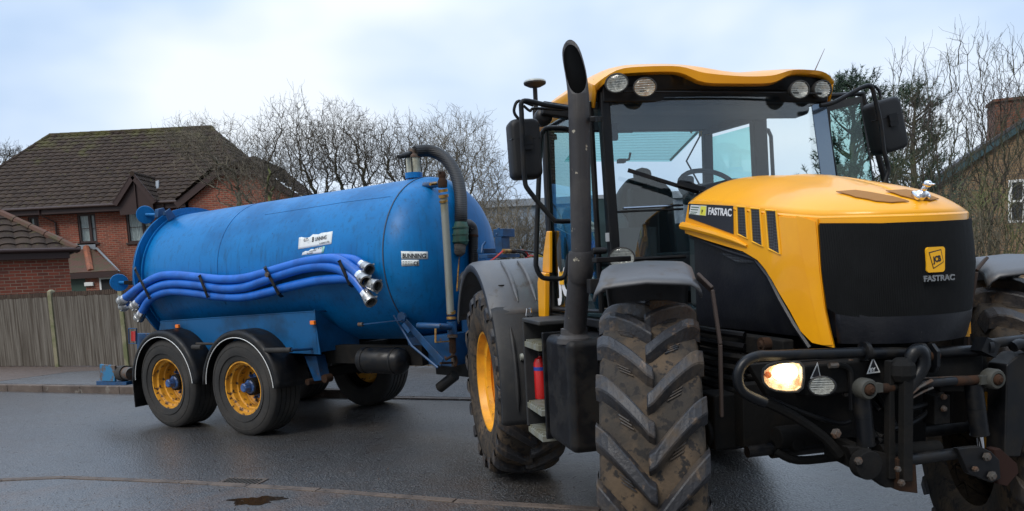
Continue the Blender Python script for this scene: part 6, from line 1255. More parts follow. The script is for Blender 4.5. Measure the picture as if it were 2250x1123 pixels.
def ringo(x, r0, r1, w, name, m_, par=TK, a0=0, a1=2*PI): return MB().lathe([(-w/2, r0), (-w/2, r1), (w/2, r1), (w/2, r0)], (x, YC, zc_(x)), 'x', 96, a0, a1).build(name, m_, par, smooth=30)
ringo(XR, .86, .961, .020, 'rear_flange', 'blue'); ringo(XR-.035, .86, .955, .018, 'rear_door_flange', 'blued'); ringo(XR+.075, .86, .90, .014, 'stiffening_ring', 'blue')
ringo(XT+.01, .868, .879, .012, 'front_weld', mat('weld_dark', (.03, .05, .09), .7)); 
MB().tube([(XR+1.55+.0, YC+(TR_+.0015)*math.cos(a), zc_(XR+1.55)+(TR_+.0015)*math.sin(a)) for a in [R_(90+k*5) for k in range(0, 24)]], .003, 4).build('weld_seam', mat('weld_blue', (.005, .045, .16), .5), tank)
def on_tank(px, py, off=.0):
    o, d = ray('Q', px, py)
    for k in range(1, 6000):
        q = o+d*(4+k*.002); x, y, z = q
        if x < XT: r = TR_
        else:
            s = (x-XT)/.50
            if s > .998: continue
            r = TR_*math.cos(math.asin(s))**.82
        if (y-YC)**2+(z-zc_(x))**2 < (r+off)**2 and x > XR: return Vector(q)
    return None
sm_ = [on_tank(*p) for p in ((582, 472), (660, 460), (760, 444), (858, 432))]; MB().tube(sm_, .003, 4).build('weld_seam', MT['weld_blue'] if 'weld_blue' in MT else 'blued', tank)
def sticker(px4, nx_, ny_, off, m_, name, par, th=.001, jag=None):
    # bilinear picture patch projected on the tank surface
    A, B, C_, D = px4; mb = MB(); P = []
    for j in range(ny_+1):
        for i in range(nx_+1):
            u, v = i/nx_, j/ny_; 
            if jag and j == 0: v += jag[i % len(jag)]
            x = (A[0]*(1-u)+B[0]*u)*(1-v)+(D[0]*(1-u)+C_[0]*u)*v; y = (A[1]*(1-u)+B[1]*u)*(1-v)+(D[1]*(1-u)+C_[1]*u)*v; P.append(on_tank(x, y, off))
    mb.v = [tuple(p) for p in P]; mb.f = [(j*(nx_+1)+i, j*(nx_+1)+i+1, (j+1)*(nx_+1)+i+1, (j+1)*(nx_+1)+i) for j in range(ny_) for i in range(nx_)]
    o = mb.build(name, m_, par, smooth=60); s = o.modifiers.new('t', 'SOLIDIFY'); s.thickness = th; s.offset = 0; return o
def tank_text(s, a, b, size, m_, par, off=.004, bold=.0012, sx=1, upx=None):
    A, B = on_tank(*a, off), on_tank(*b, off); ux = B-A; U = on_tank(a[0], a[1]-10, off)-A; o = text(s, size, mtx(A, ux, U), m_, par, name='lettering', off=bold, sx=sx, ext=0)
    for v in o.data.vertices:
        x, y, z = v.co; r = TR_ if x < XT else TR_*math.cos(math.asin(min(.95, (x-XT)/.50)))**.82; q = r*r-(z-zc_(x))**2
        if q > 0: v.co.y = YC-math.sqrt(q)-.0055
    return o
S1 = sticker([(657, 522), (731, 508), (728, 536), (655, 548)], 12, 5, .002, 'sticker', 'torn_label', TK, jag=[0, -.0, .10, .16, .12, -.05, .0, .05, -.03, -.02, 0, .0, 0])
tank_text('G.T.-', (667, 531), (684, 528), .048, 'text', S1, sx=.8); tank_text('B', (685, 531.5), (700, 528.5), .075, 'text', S1, bold=.002, sx=.75); tank_text('UNNING', (692, 530), (712, 526), .060, 'text', S1, bold=.0012, sx=.70); tank_text('& SONS LTD.', (702, 537), (722, 533), .026, 'text', S1, bold=.0005)
S2 = sticker([(666, 552), (714, 541), (711, 556), (663, 561)], 8, 3, .002, 'sticker', 'torn_label', TK, jag=[.3, .1, .25, -.05, .1, 0, .0, 0, 0])
tank_text('RTS & CO', (690, 549), (708, 545), .03, 'text', S2, bold=.0005); tank_text('NORWICH', (680, 554), (700, 550), .02, 'text', S2, bold=.0003); tank_text('TEL 01603 624800'[:9], (674, 559), (700, 555), .022, 'text', S2, bold=.0003)
sticker([(709, 542), (714, 541), (711, 555.5), (706, 556.5)], 1, 2, .0035, mat('pale_green_print', (.25, .50, .40), .5), 'label_stripe', S2)
S3 = sticker([(881, 552), (940, 553), (940.5, 569.5), (882, 569.5)], 8, 3, .002, 'sticker', 'name_label', TK); tank_text('BUNNING', (884.5, 566.5), (930, 566.7), .060, 'text', S3, bold=.0016, sx=.84)
S4 = sticker([(882, 571), (920.5, 571), (921, 584), (882.5, 585)], 6, 2, .002, 'sticker', 'approval_label', TK); tank_text('CE', (909, 583), (918, 583), .055, 'text', S4, bold=.001, sx=.8); 
for i in range(4): sticker([(884+i*6, 574), (888+i*6, 574), (888.5+i*6, 576), (884.5+i*6, 576)], 1, 1, .0035, mat('faded_print', (.35, .38, .36), .7), 'label_print', S4); sticker([(884+i*6, 579), (887+i*6, 579), (887.5+i*6, 580.5), (884.5+i*6, 580.5)], 1, 1, .0035, 'galv', 'label_print', S4)
# ---- chassis
MT['blueshade'] = mat('shaded_dirty_blue', (.002, .085, .235), .5, spec=.35, var=(.004, .05, .13), vscale=2.5, var2=(.03, .03, .03), v2scale=16, v2lo=.64, v2hi=.72)  # tank blue darkened in colour for shade below the tank, plus dirt specks
mb = MB()
for y in (.52, 1.62): mb.box(-2.35, 2.2, y, y+.14, .78, .98)
for x in (-2.35, -.7, .7, 2.0): mb.box(x, x+.12, .66, 1.62, .80, .94)
mb.build('chassis_frame', 'grime', TK, smooth=0, bevel=.006)
mb = MB(); P = qy(.26, [(353, 706), (690, 684), (704, 779), (640, 776), (600, 776)]); pl_ = [(p.x, p.z) for p in P]+[(-1.95, .92)]; mb.prism(pl_, .26, .275); mb.bar((pl_[0][0], .30, pl_[0][1]), (pl_[1][0], .30, pl_[1][1]), .09, .012); mb.bar((pl_[1][0]+.003, .275, pl_[1][1]), (pl_[1][0]+.003, .55, pl_[1][1]-.02), .012, .02); mb.build('side_skirt', 'blueshade', TK, smooth=0, bevel=.003)
X1 = pl_[1][0]; mb = MB(); mb.prism([(.26, pl_[1][1]+.02), (.26, .93), (.9, .93), (.9, 1.02), (.55, 1.2)], X1, X1+.012, lambda u, v, w: (w, u, v)); mb.build('saddle_plate', 'blueshade', TK, smooth=0); mb = MB(); mb.prism([(.26, pl_[0][1]-.0), (.26, .93), (.9, .93), (.9, 1.02), (.55, 1.15)], pl_[0][0]-.012, pl_[0][0], lambda u, v, w: (w, u, v)); mb.build('saddle_plate', 'blueshade', TK, smooth=0)
mb = MB(); P = qy(.50, [(872, 693), (882, 689), (974, 789), (967, 806)]); mb.prism([(p.x, p.z) for p in P], .50, .515); P = qy(.62, [(893, 742), (992, 735), (992, 806), (906, 797)]); mb.prism([(p.x, p.z) for p in P], .62, 1.68); mb.build('front_gusset', 'blued', TK, smooth=0, bevel=.004)
mb = MB(); P = qy(.42, [(865, 693), (905, 760), (962, 808)]); mb.tube([tuple(p) for p in P], .012, 6); mb.build('gusset_edge', 'blued', TK)
mb = MB(); q = Qp('y', .40, 884, 697); mb.lathe([(-.02, .0), (-.02, .055), (.01, .055), (.012, 0)], tuple(q), 'y', 8); mb.bar(Qp('y', .36, 884, 703), Qp('y', .36, 797, 713), .03, .012); mb.bar(Qp('y', .36, 886, 712), Qp('y', .36, 900, 730), .02, .04); lv = mb.build('valve_lever', 'blued', TK, smooth=0, bevel=.002); q = Qp('y', .35, 793, 713); MB().lathe([(-.03, 0), (-.03, .022), (.03, .022), (.03, 0)], tuple(q), 'x', 12).build('lever_knob', 'steel', lv)
# drawbar
mb = MB(); mb.prism([(2.0, .92), (2.0, .62), (3.0, .58), (4.35, .58), (4.35, .72), (3.0, .86)], .98, 1.32); mb.cyl((4.3, 1.15, .60), (4.3, 1.15, .74), .07); mb.build('drawbar', 'black', TK, smooth=0, bevel=.01)
P = qy(.7, [(1000, 825), (966, 852)]); mb = MB(); mb.cyl(P[0], P[1], .055, n=18); mb.build('jack_leg', 'black', TK)
# running gear, dark
mb = MB()
for x in (0, -1.4): mb.bar((x, .3, .54), (x, 2.0, .54), .12, .12); mb.cyl((x, .12, .54), (x, .42, .54), .10, n=18); mb.cyl((x, 1.88, .54), (x, 2.2, .54), .10, n=18)
for y in (.60, 1.62): mb.bar((-.95, y, .78), (-.45, y, .62), .07, .09); mb.box(-2.0, .6, y-.03, y+.04, .66, .72); mb.box(-.80, -.60, y-.05, y+.06, .62, .80)
mb.build('axles', 'grime', TK, smooth=0, bevel=.006)
mb = MB(); P = qy(.36, [(668, 782), (694, 782), (706, 836), (690, 838)]); mb.prism([(p.x, p.z) for p in P], .36, .50); mb.build('spring_hanger', 'blued', TK, smooth=0, bevel=.006)
mb = MB(); P = qy(.36, [(684, 838), (705, 832)]); mb.cyl((P[0].x, .30, P[0].z), (P[0].x, .56, P[0].z), .035, n=14); mb.cyl((P[1].x+.05, .36, P[1].z), (P[1].x+.05, .46, P[1].z), .045, n=14); mb.build('spring_pin', 'rust', TK)
# air reservoir
P = qy(.42, [(790, 791), (893, 795)]); a, b = P[0], P[1]; r = .135
mb = MB(); mb.lathe([(0, 0), (.02, .08), (.06, r), ((b-a).length-.06, r), ((b-a).length-.02, .09), ((b-a).length, 0)], (a.x, .42, a.z-.0), 'x', 36); at_ = mb.build('air_reservoir', 'satin', TK, smooth=50)
for f in (.18, .80): MB().lathe([(-.012, r), (-.012, r+.006), (.012, r+.006), (.012, r)], (a.x+(b-a).length*f, .42, a.z), 'x', 36).build('reservoir_strap', 'black', at_)
# ---- wheels
def qwheel(x, near):
    sg = -1 if near else 1; yc = .205 if near else 2.095; R, W, rim = .54, .41, .295; hw_ = W/2
    o = MB().lathe([(sg*hw_*.80, rim+.02), (sg*hw_*.88, rim+.014), (sg*hw_*.88, rim-.004), (sg*hw_*.66, rim-.010), (sg*hw_*.60, rim-.035), (sg*hw_*.30, rim-.040), (sg*hw_*.26, rim-.055), (sg*hw_*-.10, rim-.060), (sg*hw_*-.14, rim-.050), (sg*hw_*-.20, rim-.060), (sg*hw_*-.28, rim-.064), (sg*hw_*-.34, rim-.085), (sg*hw_*-.28, .175), (sg*hw_*-.26, .0)], (0, 0, 0), 'y', 56).build('wheel', 'rimold', TK, smooth=40, loc=(x, yc, R))
    prof = [(-hw_*.80, rim), (-hw_*.93, rim+.02), (-hw_*1.03, rim+.11), (-hw_*.99, R-.05), (-hw_*.86, R-.008), (-hw_*.80, R)]
    for g_ in (-.48, -.16, .16, .48): prof += [(hw_*(g_-.045), R), (hw_*(g_-.035), R-.012), (hw_*(g_+.035), R-.012), (hw_*(g_+.045), R)]
    prof += [(hw_*.80, R), (hw_*.86, R-.008), (hw_*.99, R-.05), (hw_*1.03, rim+.11), (hw_*.93, rim+.02), (hw_*.80, rim)]
    MB().lathe(prof, (0, 0, 0), 'y', 72).build('tyre', 'rubber', o, smooth=40)
    for rr, w_ in ((.40, .003), (.45, .002), (.505, .003)): pass
    mb = MB(); mb.lathe([(sg*hw_*.98, .372), (sg*(hw_*1.03+.004), .376), (sg*(hw_*.985), .380)], (0, 0, 0), 'y', 64); mb.lathe([(sg*hw_*1.0, .470), (sg*(hw_*1.0+.004), .473), (sg*(hw_*.985), .476)], (0, 0, 0), 'y', 64); mb.build('sidewall_rings', 'rubber', o)
    mb = MB(); mb.lathe([(sg*hw_*-.27, .155), (sg*hw_*-.12, .15), (sg*hw_*-.06, .10), (sg*hw_*.45, .080), (sg*hw_*.50, .070), (sg*hw_*.50, .055), (sg*hw_*.84, .050), (sg*hw_*.88, .04), (sg*hw_*.88, 0)], (0, 0, 0), 'y', 10); hb_ = mb.build('hub', 'hub', o, smooth=20)
    mb = MB()
    for k in range(10): a = 2*PI*k/10+.2; c, s = math.cos(a), math.sin(a); mb.cyl((.135*c, sg*hw_*-.20, .135*s), (.135*c, sg*hw_*.12, .135*s), .014, n=6)
    mb.build('wheel_nuts', 'hub', hb_, smooth=0)
    mb = MB()
    for k in range(10): a = 2*PI*(k+.5)/10+.2; c, s = math.cos(a), math.sin(a); mb.lathe([(-.002, .0), (-.002, .020), (.003, .022)], (0, 0, 0), 'y', 12); mb.v[-36:] = [(v[0]*.9+.195*c, sg*(hw_*-.285)+sg*abs(v[1]), v[2]*.9+.195*s) for v in mb.v[-36:]]
    mb.build('rim_holes', 'dark', o)
for x in (0, -1.4):
    for near in (True, False): qwheel(x, near)
# ---- mudguards
def guard(x, near, a0, a1, flap):
    sg = 1 if near else -1; yo = -.015 if near else 2.315; yi = .42 if near else 1.88; cz = .545; mb = MB(); n = 30
    for i in range(n+1):
        a = R_(a0+(a1-a0)*i/n); ca, sa = math.cos(a), math.sin(a)
        R1 = .655+(.02*max(0, (a-R_(150)))/.5 if a > R_(150) else 0)
        for (y, r) in ((yo-.012*sg, R1-.075), (yo-.014*sg, R1-.03), (yo+.012*sg, R1-.004), (yo+.05*sg, R1), (yi, R1)): mb.v.append((x+r*ca, y, cz+r*sa))
    for i in range(n):
        for j in range(4): q = i*5+j; mb.f.append((q, q+1, q+6, q+5))
    o = mb.build('mudguard', 'black', TK, smooth=50); s = o.modifiers.new('t', 'SOLIDIFY'); s.thickness = .008; s.offset = -1
    if near:
        MB().tube([(x+.572*math.cos(R_(a)), yo-.016, cz+.572*math.sin(R_(a))) for a in np.linspace(a0+1, min(a1-1, 178), 30)], .0045, 5).build('white_piping', 'white', o)
    if flap:
        a = R_(a1); p = (x+.66*math.cos(a), cz+.66*math.sin(a)); MB().box(p[0]-.006, p[0]+.006, min(yo, yi), max(yo, yi), .22, p[1]).build('mud_flap', 'black', o, smooth=0)
guard(0, True, 2, 178, False); guard(-1.4, True, 2, 178, True); guard(0, False, 2, 178, False); guard(-1.4, False, 2, 178, True)
mb = MB(); z = 1.0; mb.tube([(-.78, -.01, z), (-.62, -.01, z)], .03, 12); mb.tube([(-.95, .16, z+.02), (-.45, .16, z+.02)], .016, 10); mb.build('mudguard_bar', 'rubber', TK)
P = qy(.0, [(585, 770), (640, 769)]); P2 = qy(.2, [(640, 769), (676, 767)]); mb = MB(); mb.tube([P[0], P[1]], .028, 14); b_ = mb.build('mudguard_bar', 'rubber', TK); MB().tube([P[1], P2[1], P2[1]+Vector((0, .12, 0))], .017, 10).build('bar_end', 'blued', b_)
# ---- side markers
for (y, px, py) in ((.235, 688, 709), (.22, 391, 717)): q = Qp('y', y, px, py); MB().box(q.x-.032, q.x+.032, y-.02, y+.012, q.z-.022, q.z+.022).build('side_marker', 'orange', TK, smooth=0, bevel=.006)
# ---- rear bumper beam with lamp plates
P = qy(.05, [(222, 800), (255, 803), (255, 838), (222, 836)]); mb = MB(); mb.prism([(p.x, p.z) for p in P], .03, .06); mb.build('rear_end_plate', 'bluerust', TK, smooth=0, bevel=.004)
P = qy(.10, [(221, 836), (287, 838), (287, 845), (221, 845)]); mb = MB(); mb.prism([(p.x, p.z) for p in P], .04, .16); mb.build('rear_step', 'blued', TK, smooth=0, bevel=.004)
P = qy(.12, [(255, 818), (262, 818), (264, 822), (290, 822)]); mb = MB(); mb.tube([P[0], P[1]], .06, 18); mb.tube([P[1], P[3]], .085, 20); mb.build('reel_tube', 'steel', TK); P = qy(.12, [(266, 820), (278, 820)]); mb = MB(); mb.tube([P[0], P[1]], .10, 20); mb.build('reel_drum', 'rubber', TK)
mb = MB(); q = Qp('y', .3, 300, 722); mb.box(q.x, -1.9, .28, .34, .86, 1.13); mb.box(q.x+.0, q.x+.05, .34, 2.0, .9, 1.1); mb.build('rear_beam', 'blued', TK, smooth=0, bevel=.006)
P = qy(.15, [(283, 722), (300, 722), (300, 755), (284, 755)]); MB().tube([P[0], P[1], P[2], P[3], P[0]], .009, 6).build('lamp_guard', 'blued', TK); P = qy(.17, [(287, 728), (297, 728), (297, 750), (288, 750)]); MB().prism([(p.x, p.z) for p in P], .17, .20).build('rear_lamp', 'redl', TK, smooth=0)
# ---- locking discs of the rear door
def disc(c, nrm, r, name='locking_wheel'):
    nrm = Vector(nrm).normalized(); ux = Vector((0, 0, 1)).cross(nrm).normalized(); M_ = mtx(c, ux, nrm.cross(ux)); 
    if (M_.to_3x3() @ Vector((0, 0, 1))).dot(nrm) < 0: M_ = mtx(c, -ux, nrm.cross(ux))
    mb = MB(); mb.lathe([(-.012, 0), (-.012, r*.96), (-.002, r), (.006, r*.98), (.012, r*.80), (.03, r*.4), (.035, .03), (.035, 0)], (0, 0, 0), 'z', 36); mb.v = [tuple(M_ @ Vector(v)) for v in mb.v]; return mb.build(name, 'blue', TK, smooth=40), M_
c = Qp('x', -2.38, 320, 472); d1, M1 = disc(c, (-1, .40, .12), .118); e_ = on_tank(352, 470) or Vector((-2.1, .5, 2.5)); MB().tube([c+Vector((.01, 0, 0)), Qp('x', -2.2, 350, 472)], .022, 12).build('wheel_stem', 'blue', d1)
mb = MB(); P = qx(-2.2, [(344, 460), (356, 457), (366, 472), (352, 484), (343, 478)]); mb.prism([(p.x*0+p.y, p.z) for p in P], -2.24, -2.16, lambda u, v, w: (w, u, v)); 
for X_ in (-2.05, -1.92): P = [Qp('x', X_, *p) for p in ((362, 466), (372, 458), (386, 476), (370, 486))]; mb.prism([(p.y, p.z) for p in P], X_-.01, X_+.01, lambda u, v, w: (w, u, v))
mb.bar(Qp('x', -2.1, 360, 470), Qp('x', -1.95, 372, 465), .03, .05); mb.build('hinge_bracket', 'blued', TK, smooth=0, bevel=.004)
c = Qp('x', -2.45, 262, 621); d2, M2_ = disc(c, (-1, .45, .05), .112); mb = MB(); mb.tube([c+Vector((.01, 0, 0)), Qp('x', -2.35, 276, 621)], .022, 12); mb.build('wheel_stem', 'blue', d2)
mb = MB(); mb.bar(Qp('x', -2.35, 274, 621), Qp('x', -2.2, 304, 622), .05, .05); mb.bar(Qp('x', -2.2, 300, 619), Qp('y', .25, 330, 618), .03, .03); mb.build('latch_arm', 'grime', TK, smooth=0, bevel=.004)
# ---- front pipework
XP = 2.52
pz = qx(XP, [(972, 392), (975, 430), (983, 560), (990, 690), (993, 735), (995, 800)])
mb = MB(); mb.tube([pz[1], pz[2], pz[3]], .038, 18); vp = mb.build('sight_pipe', 'galv', TK)
for (a, b, r, m_, nm) in (((973, 416), (974, 422), .048, 'brass', 'union'), ((974, 428), (975, 434), .05, 'brass', 'union'), ((974, 440), (975, 444), .044, 'brass', 'union'), ((991, 684), (992, 690), .048, 'brass', 'union'), ((992, 696), (992, 702), .05, 'brass', 'union'), ((992, 706), (994, 733), .05, 'blued', 'tee_fitting'), ((994, 735), (994, 742), .052, 'steel', 'union'), ((994, 742), (995, 775), .035, 'rust', 'drain_valve'), ((995, 775), (997, 805), .022, 'steel', 'drain_spout')):
    P = qx(XP, [a, b]); MB().tube(P, r, 16 if r > .03 else 10).build(nm, m_, TK)
mb = MB(); P = qx(XP, [(970, 378), (971, 390), (973, 412)]); mb.lathe([(0, 0), (0, .045), (.06, .05), (.09, .035), (.12, .04), (.15, .03), (.16, .0)], (P[2].x, P[2].y, P[2].z), 'z', 14); mb.build('top_valve', 'rust', TK); mb = MB(); mb.bar(P[0]+Vector((0, -.05, 0)), P[0]+Vector((0, .04, .01)), .025, .012); mb.build('tap_handle', 'steel', TK, smooth=0)
q = on_tank(936, 408); mb = MB(); mb.tube([q+Vector((-.03, 0, 0)), Vector((q.x+.10, q.y+.0, q.z)), qx(XP, [(970, 404)])[0]], [.035, .034, .028], 14, smooth=3); mb.build('top_elbow', 'blued', TK); P = qx(XP-.1, [(945, 405), (962, 403)]); MB().tube(P, .015, 10).build('small_valve', 'brass', TK)
P = qx(XP, [(992, 719), (965, 717)]); q = Vector((XT+.30, P[1].y-.02, P[1].z+.01)); MB().tube([P[0], P[1], q], .032, 14, smooth=3).build('lower_elbow', 'blued', TK); mb = MB(); P = qx(XP+.02, [(957, 722), (957, 752), (986, 750)]); mb.bar(P[0], P[1], .02, .008); mb.bar(P[1], P[2], .02, .012); mb.build('valve_handle', 'brass', TK, smooth=0)
mb = MB(); P = qx(XP+.03, [(980, 790), (998, 782), (1003, 795), (1000, 806)]); mb.tube(P, .014, 8, smooth=4); mb.bar(qx(XP, [(968, 798)])[0], qx(XP, [(1000, 797)])[0], .02, .02); mb.build('spout_ring', 'rust', TK)
# filling hose and syphon
hp_ = [Qp('x', 1.78, 912, 334), Qp('x', 1.85, 940, 331), Qp('x', 1.98, 968, 341), Qp('x', 2.15, 990, 362), Qp('x', 2.3, 1005, 393), Qp('x', 2.42, 1012, 430), Qp('x', 2.5, 1013, 470), Qp('x', 2.5, 1013, 486)]
MB().tube(hp_, .066, 24, smooth=5).build('suction_hose', 'duct', TK)
q = Qp('x', 1.74, 908, 362); c0_ = (q.x, q.y, 0); zt0 = Qp('x', 1.74, 908, 392).z; za = Qp('x', 1.74, 908, 380).z; zb_ = Qp('x', 1.74, 908, 348).z
MB().lathe([(zt0, 0), (zt0, .095), (za, .095), (za, 0)], c0_, 'z', 28).build('sight_glass_collar', 'blue', TK); MB().lathe([(za, 0), (za, .078), (zb_, .078), (zb_, 0)], c0_, 'z', 28).build('sight_glass', 'sight', TK)
mb = MB(); mb.lathe([(zb_, 0), (zb_, .085), (zb_+.02, .085), (zb_+.05, .05), (zb_+.10, .045), (zb_+.10, 0)], c0_, 'z', 24); mb.build('sight_glass_cap', 'steel', TK)
mb = MB()
for a in (.5, 2.1, 3.7, 5.2): mb.cyl((c0_[0]+.085*math.cos(a), c0_[1]+.085*math.sin(a), za), (c0_[0]+.085*math.cos(a), c0_[1]+.085*math.sin(a), zb_), .006, n=6)
mb.build('tie_rods', 'black', TK)
P = [Qp('x', 1.74, 876, 345), Qp('x', 1.74, 888, 342), Qp('x', 1.74, 905, 338)]; MB().tube(P, [.022, .030, .036], 14).build('relief_stub', 'black', TK)
P = qx(2.5, [(1013, 486), (1013, 500), (1012, 532), (1011, 538)]); MB().tube([P[0], P[1], P[2], P[3]], [.062, .078, .080, .066], 20).build('syphon_body', 'green', TK)
for py in (500, 515, 530): q = Qp('x', 2.5, 1012, py); MB().lathe([(-.006, .078), (-.006, .086), (.006, .086), (.006, .078)], tuple(q), 'z', 24).build('syphon_rib', 'green', TK)
P = qx(2.5, [(1011, 538), (1010, 556), (1009, 562)]); MB().tube(P, [.062, .056, .03], 16).build('syphon_bowl', mat('taped_grey', (.11, .10, .085), .8, var=(.05, .04, .035), vscale=10, vmap=(1, 1, 6)), TK)
P = qx(2.52, [(1020, 492), (1030, 493), (1038, 501), (1040, 516)]); MB().tube(P, [.045, .052, .052, .052], 16, smooth=4).build('pump_elbow', 'exhaust', TK); P = qx(2.52, [(1040, 516), (1040, 560), (1041, 600)]); MB().tube(P, .050, 18).build('pump_hose', 'duct', TK); P = qx(2.52, [(1040, 516), (1040, 521)]); MB().tube(P, .054, 18).build('hose_clip', 'rust', TK); P = qx(2.5, [(1013, 474), (1013, 480)]); MB().tube(P, .064, 20).build('hose_clip', 'steel', TK)
mb = MB(); P = qx(2.45, [(1008, 565), (1006, 610), (1004, 640)]); mb.tube(P, .010, 8); mb.build('drain_tap_rod', 'brass', TK)
# pump stand, brake valve and service hoses
XV = 2.95
def qbox(a, b, X0_, X1_, m_, nm, bev=.004): A, B = Qp('x', X0_, *a), Qp('x', X0_, *b); return MB().box(X0_, X1_, min(A.y, B.y), max(A.y, B.y), min(A.z, B.z), max(A.z, B.z)).build(nm, m_, TK, smooth=0, bevel=bev)
qbox((1083, 504), (1110, 522), XV-.12, XV, 'blued', 'coupling_rack'); qbox((1087, 522), (1107, 556), XV-.10, XV-.02, 'blued', 'rack_post'); qbox((1048, 547), (1106, 556), XV-.3, XV-.22, 'blued', 'hose_rail'); qbox((1052, 560), (1125, 566), XV-.1, XV, 'blued', 'hose_rail')
mb = MB(); q = Qp('x', XV, 1096, 505); mb.box(q.x-.01, q.x+.01, q.y-.01, q.y+.01, q.z, q.z+.02); mb.lathe([(0, 0), (0, .014), (.008, .012), (.009, 0)], tuple(Qp('x', XV+.001, 1091, 515)), 'x', 10); mb.build('rack_bolts', 'blued', TK)
mb = MB(); q = Qp('x', XV-.1, 1102, 576); mb.lathe([(-.02, .16), (0, .16), (.05, .14), (.09, .09), (.10, 0)], (q.x, q.y, q.z-.06), 'z', 24); mb.build('brake_chamber', 'black', TK)
mb = MB(); P = qx(XV-.2, [(1058, 556), (1060, 540), (1066, 532)]); mb.tube(P, .013, 8); mb.build('rail_hook', 'blued', TK); mb = MB(); P = qx(XV, [(1106, 552), (1120, 552)]); mb.tube(P, .024, 12); mb.build('coupler', 'brass', TK); P = qx(XV, [(1120, 552), (1132, 553)]); MB().tube(P, .020, 12).build('coupler', 'rust', TK)
for (pts, m_, r) in (([(1130, 553), (1150, 556), (1160, 572), (1165, 590)], 'black', .013), ([(1105, 552), (1080, 572), (1060, 578), (1048, 578)], 'redhose', .009), ([(1132, 552), (1150, 551), (1160, 560), (1163, 575)], 'redhose', .010), ([(1150, 590), (1155, 568), (1168, 562), (1178, 570), (1176, 588)], 'redhose', .012), ([(1165, 590), (1172, 572), (1186, 566), (1196, 575), (1196, 592)], 'yelhose', .011), ([(1160, 566), (1180, 560), (1198, 570), (1202, 588)], 'yelhose', .010), ([(1130, 550), (1165, 553), (1185, 558), (1200, 565)], 'black', .012), ([(1045, 580), (1070, 583), (1100, 580), (1130, 584)], 'black', .014), ([(1040, 600), (1025, 600), (1016, 610), (1014, 640)], 'black', .03), ([(1035, 590), (1024, 596), (1018, 606), (1016, 620)], 'orange', .008)):
    MB().tube(qx(XV, pts), r, 8, smooth=5).build('service_hose', m_, TK)
mb = MB(); mb.box(2.35, 2.95, 1.0, 1.9, .9, 1.5); mb.build('vacuum_pump', 'blued', TK, smooth=0, bevel=.04)
# ================================================================== SUCTION HOSES lying on the rack along the tank
Wq = lambda p: p
HS = [
 ('uppermost front', [(272, 658), (285, 648), (309, 630), (345, 609.5), (380, 604.5), (434, 609), (487, 614), (533, 612), (576, 602), (612, 591), (665, 577), (712, 569.5), (745, 571), (776, 589), (797, 605), (806, 611)], .105, 'blue ribbed suction hose, uppermost along the tank side, curving down at the front'),
 ('middle', [(300, 668), (308, 658), (327, 641), (355, 627.5), (391, 623), (441, 627), (487, 634), (533, 632), (576, 619), (612, 606), (665, 590), (712, 585.5), (748, 592), (780, 612), (806, 640), (818, 653)], .105, 'blue ribbed suction hose in the middle of the bundle, ending lowest at the front'),
 ('lowest', [(309, 692), (316, 679), (328, 660), (350, 646), (378, 640), (425, 643.5), (476, 651), (533, 653), (586, 643), (630, 631), (690, 618), (735, 613), (768, 612), (800, 617), (828, 625)], .13, 'blue ribbed suction hose lying lowest in the bundle along the tank'),
 ('behind', [(276, 670), (292, 656), (314, 638), (348, 620), (384, 612), (440, 615), (490, 620), (533, 618), (580, 606), (620, 592), (670, 578), (715, 569), (752, 568), (782, 572), (800, 581), (812, 587)], .215, 'blue ribbed suction hose half hidden behind the others, with the topmost front coupling'),
]
cth, sth = math.cos(FR['Q'][2]), math.sin(FR['Q'][2])
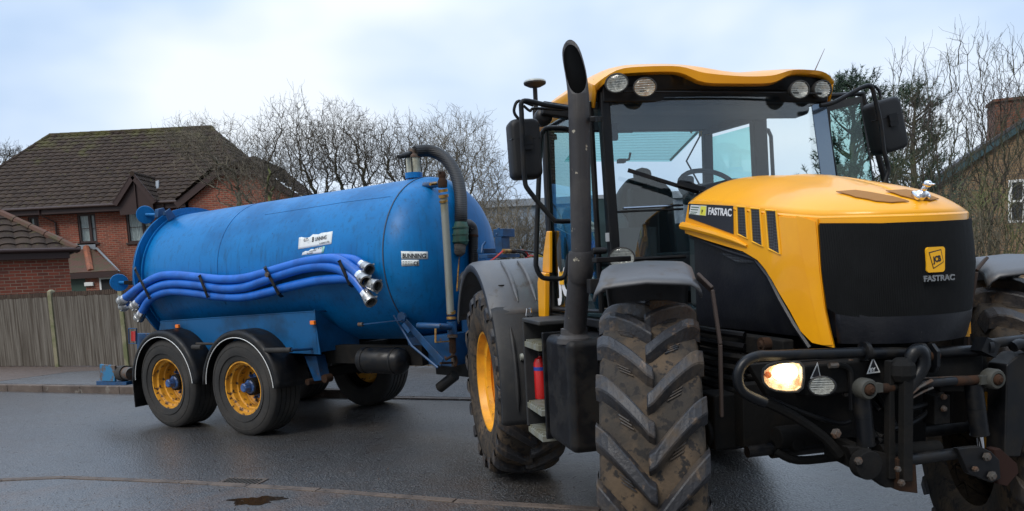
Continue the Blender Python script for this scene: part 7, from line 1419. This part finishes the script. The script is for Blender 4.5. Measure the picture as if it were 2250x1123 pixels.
for (nm, pts, yd, lab) in HS:
    ps = [Qp('y', yd, *p) for p in pts]; o0 = ps[0].copy(); wloc = (FR['Q'][0]+o0.x*cth-o0.y*sth, FR['Q'][1]+o0.x*sth+o0.y*cth, o0.z)
    t = thing('suction_hose', lab, 'hose', wloc, FR['Q'][2], 'blue suction hoses strapped along the tank'); ps = [p-o0 for p in ps]
    # the front ends swing outwards
    k = len(ps)
    for i in range(3): ps[k-1-i] = ps[k-1-i]+Vector((0, -.02*(3-i), 0))
    sp = MB(); sp.tube(ps, .050, 16, smooth=6); path = []
    # ribbed surface: modulate radius along the path
    P_ = [Vector(p) for p in ps]; q_ = []
    for i in range(len(P_)-1):
        p0 = P_[max(i-1, 0)]; p1 = P_[i]; p2 = P_[i+1]; p3 = P_[min(i+2, len(P_)-1)]; sgs = max(4, int((p2-p1).length/.011))
        for s in range(sgs): u = s/sgs; q_.append(.5*((2*p1)+(p2-p0)*u+(2*p0-5*p1+4*p2-p3)*u*u+(3*p1-p0-3*p2+p3)*u**3))
    q_.append(P_[-1]); MB().tube(q_, [.050+(.0016 if i % 2 else -.0016) for i in range(len(q_))], 14).build('hose_body', 'hose', t, smooth=60)
    for e_, (A, B) in enumerate(((P_[1], P_[0]), (P_[-2], P_[-1]))):
        d = (B-A).normalized(); s_ = B-d*.02; cp = MB(); cp.tube([s_-d*.05, s_], .056, 20); 
        tb = MB(); up0 = s_; prof = [(0, .050), (0, .058), (.05, .058), (.055, .064), (.075, .066), (.095, .064), (.095, .046), (.05, .040), (.05, 0)]
        u_ = d.orthogonal().normalized(); v_ = d.cross(u_); m_ = 24; kk = 0
        for i in range(m_):
            a = 2*PI*i/m_
            for (tt, rr) in prof: tb.v.append(tuple(s_+d*tt+(u_*math.cos(a)+v_*math.sin(a))*rr))
        Pn = len(prof)
        for i in range(m_):
            for j in range(Pn-1): tb.f.append((i*Pn+j, ((i+1) % m_)*Pn+j, ((i+1) % m_)*Pn+j+1, i*Pn+j+1))
        c_ = tb.build('coupling', 'alu', t, smooth=35); cp.build('coupling_band', 'chrome', c_)
        MB().tube([s_+d*.046, s_+d*.054], .0445, 20).build('coupling_bore', 'dark', c_)
        for a in (0, 2*PI/3, 4*PI/3):
            dd = u_*math.cos(a)+v_*math.sin(a); MB().bar(s_+d*.07+dd*.06, s_+d*.075+dd*.082, .016, .016).build('coupling_lug', 'alu', c_, smooth=0)
# rubber straps (fixed to the tank)
for (a, b) in (((297, 592), (328, 655)), ((438, 606), (456, 652)), ((583, 590), (612, 646)), ((745, 573), (768, 624))):
    P = [Qp('y', .20, a[0]-1, a[1]-4), Qp('y', .045, *a), Qp('y', .035, (a[0]*2+b[0])/3, (a[1]*2+b[1])/3), Qp('y', .035, (a[0]+b[0]*2)/3, (a[1]+b[1]*2)/3), Qp('y', .06, *b), Qp('y', .22, b[0]+8, b[1]+6)]
    mb = MB()
    for i in range(len(P)-1): mb.bar(P[i], P[i+1]+(P[i+1]-P[i])*.04, .008, .036, (.8, 0, .3))
    mb.build('hose_strap', 'black', TK, smooth=0)
mb = MB(); q = Qp('y', .02, 587, 604); mb.lathe([(-.01, 0), (-.01, .028), (.01, .028), (.012, 0)], tuple(q), 'y', 14); mb.build('ratchet', 'steel', TK)
mb = MB()
for x in (-1.9, -.6, .7, 1.4): z = 1.47+.05*x if x < 0 else 1.50+.1*x; z = Qp('y', .25, 640, 655).z-.05 if False else z; mb.bar((x, .05, 1.37+.035*(x+2)), (x, .40, 1.37+.035*(x+2)), .05, .02); 
mb.build('hose_rack', 'blued', TK, smooth=0) if False else None
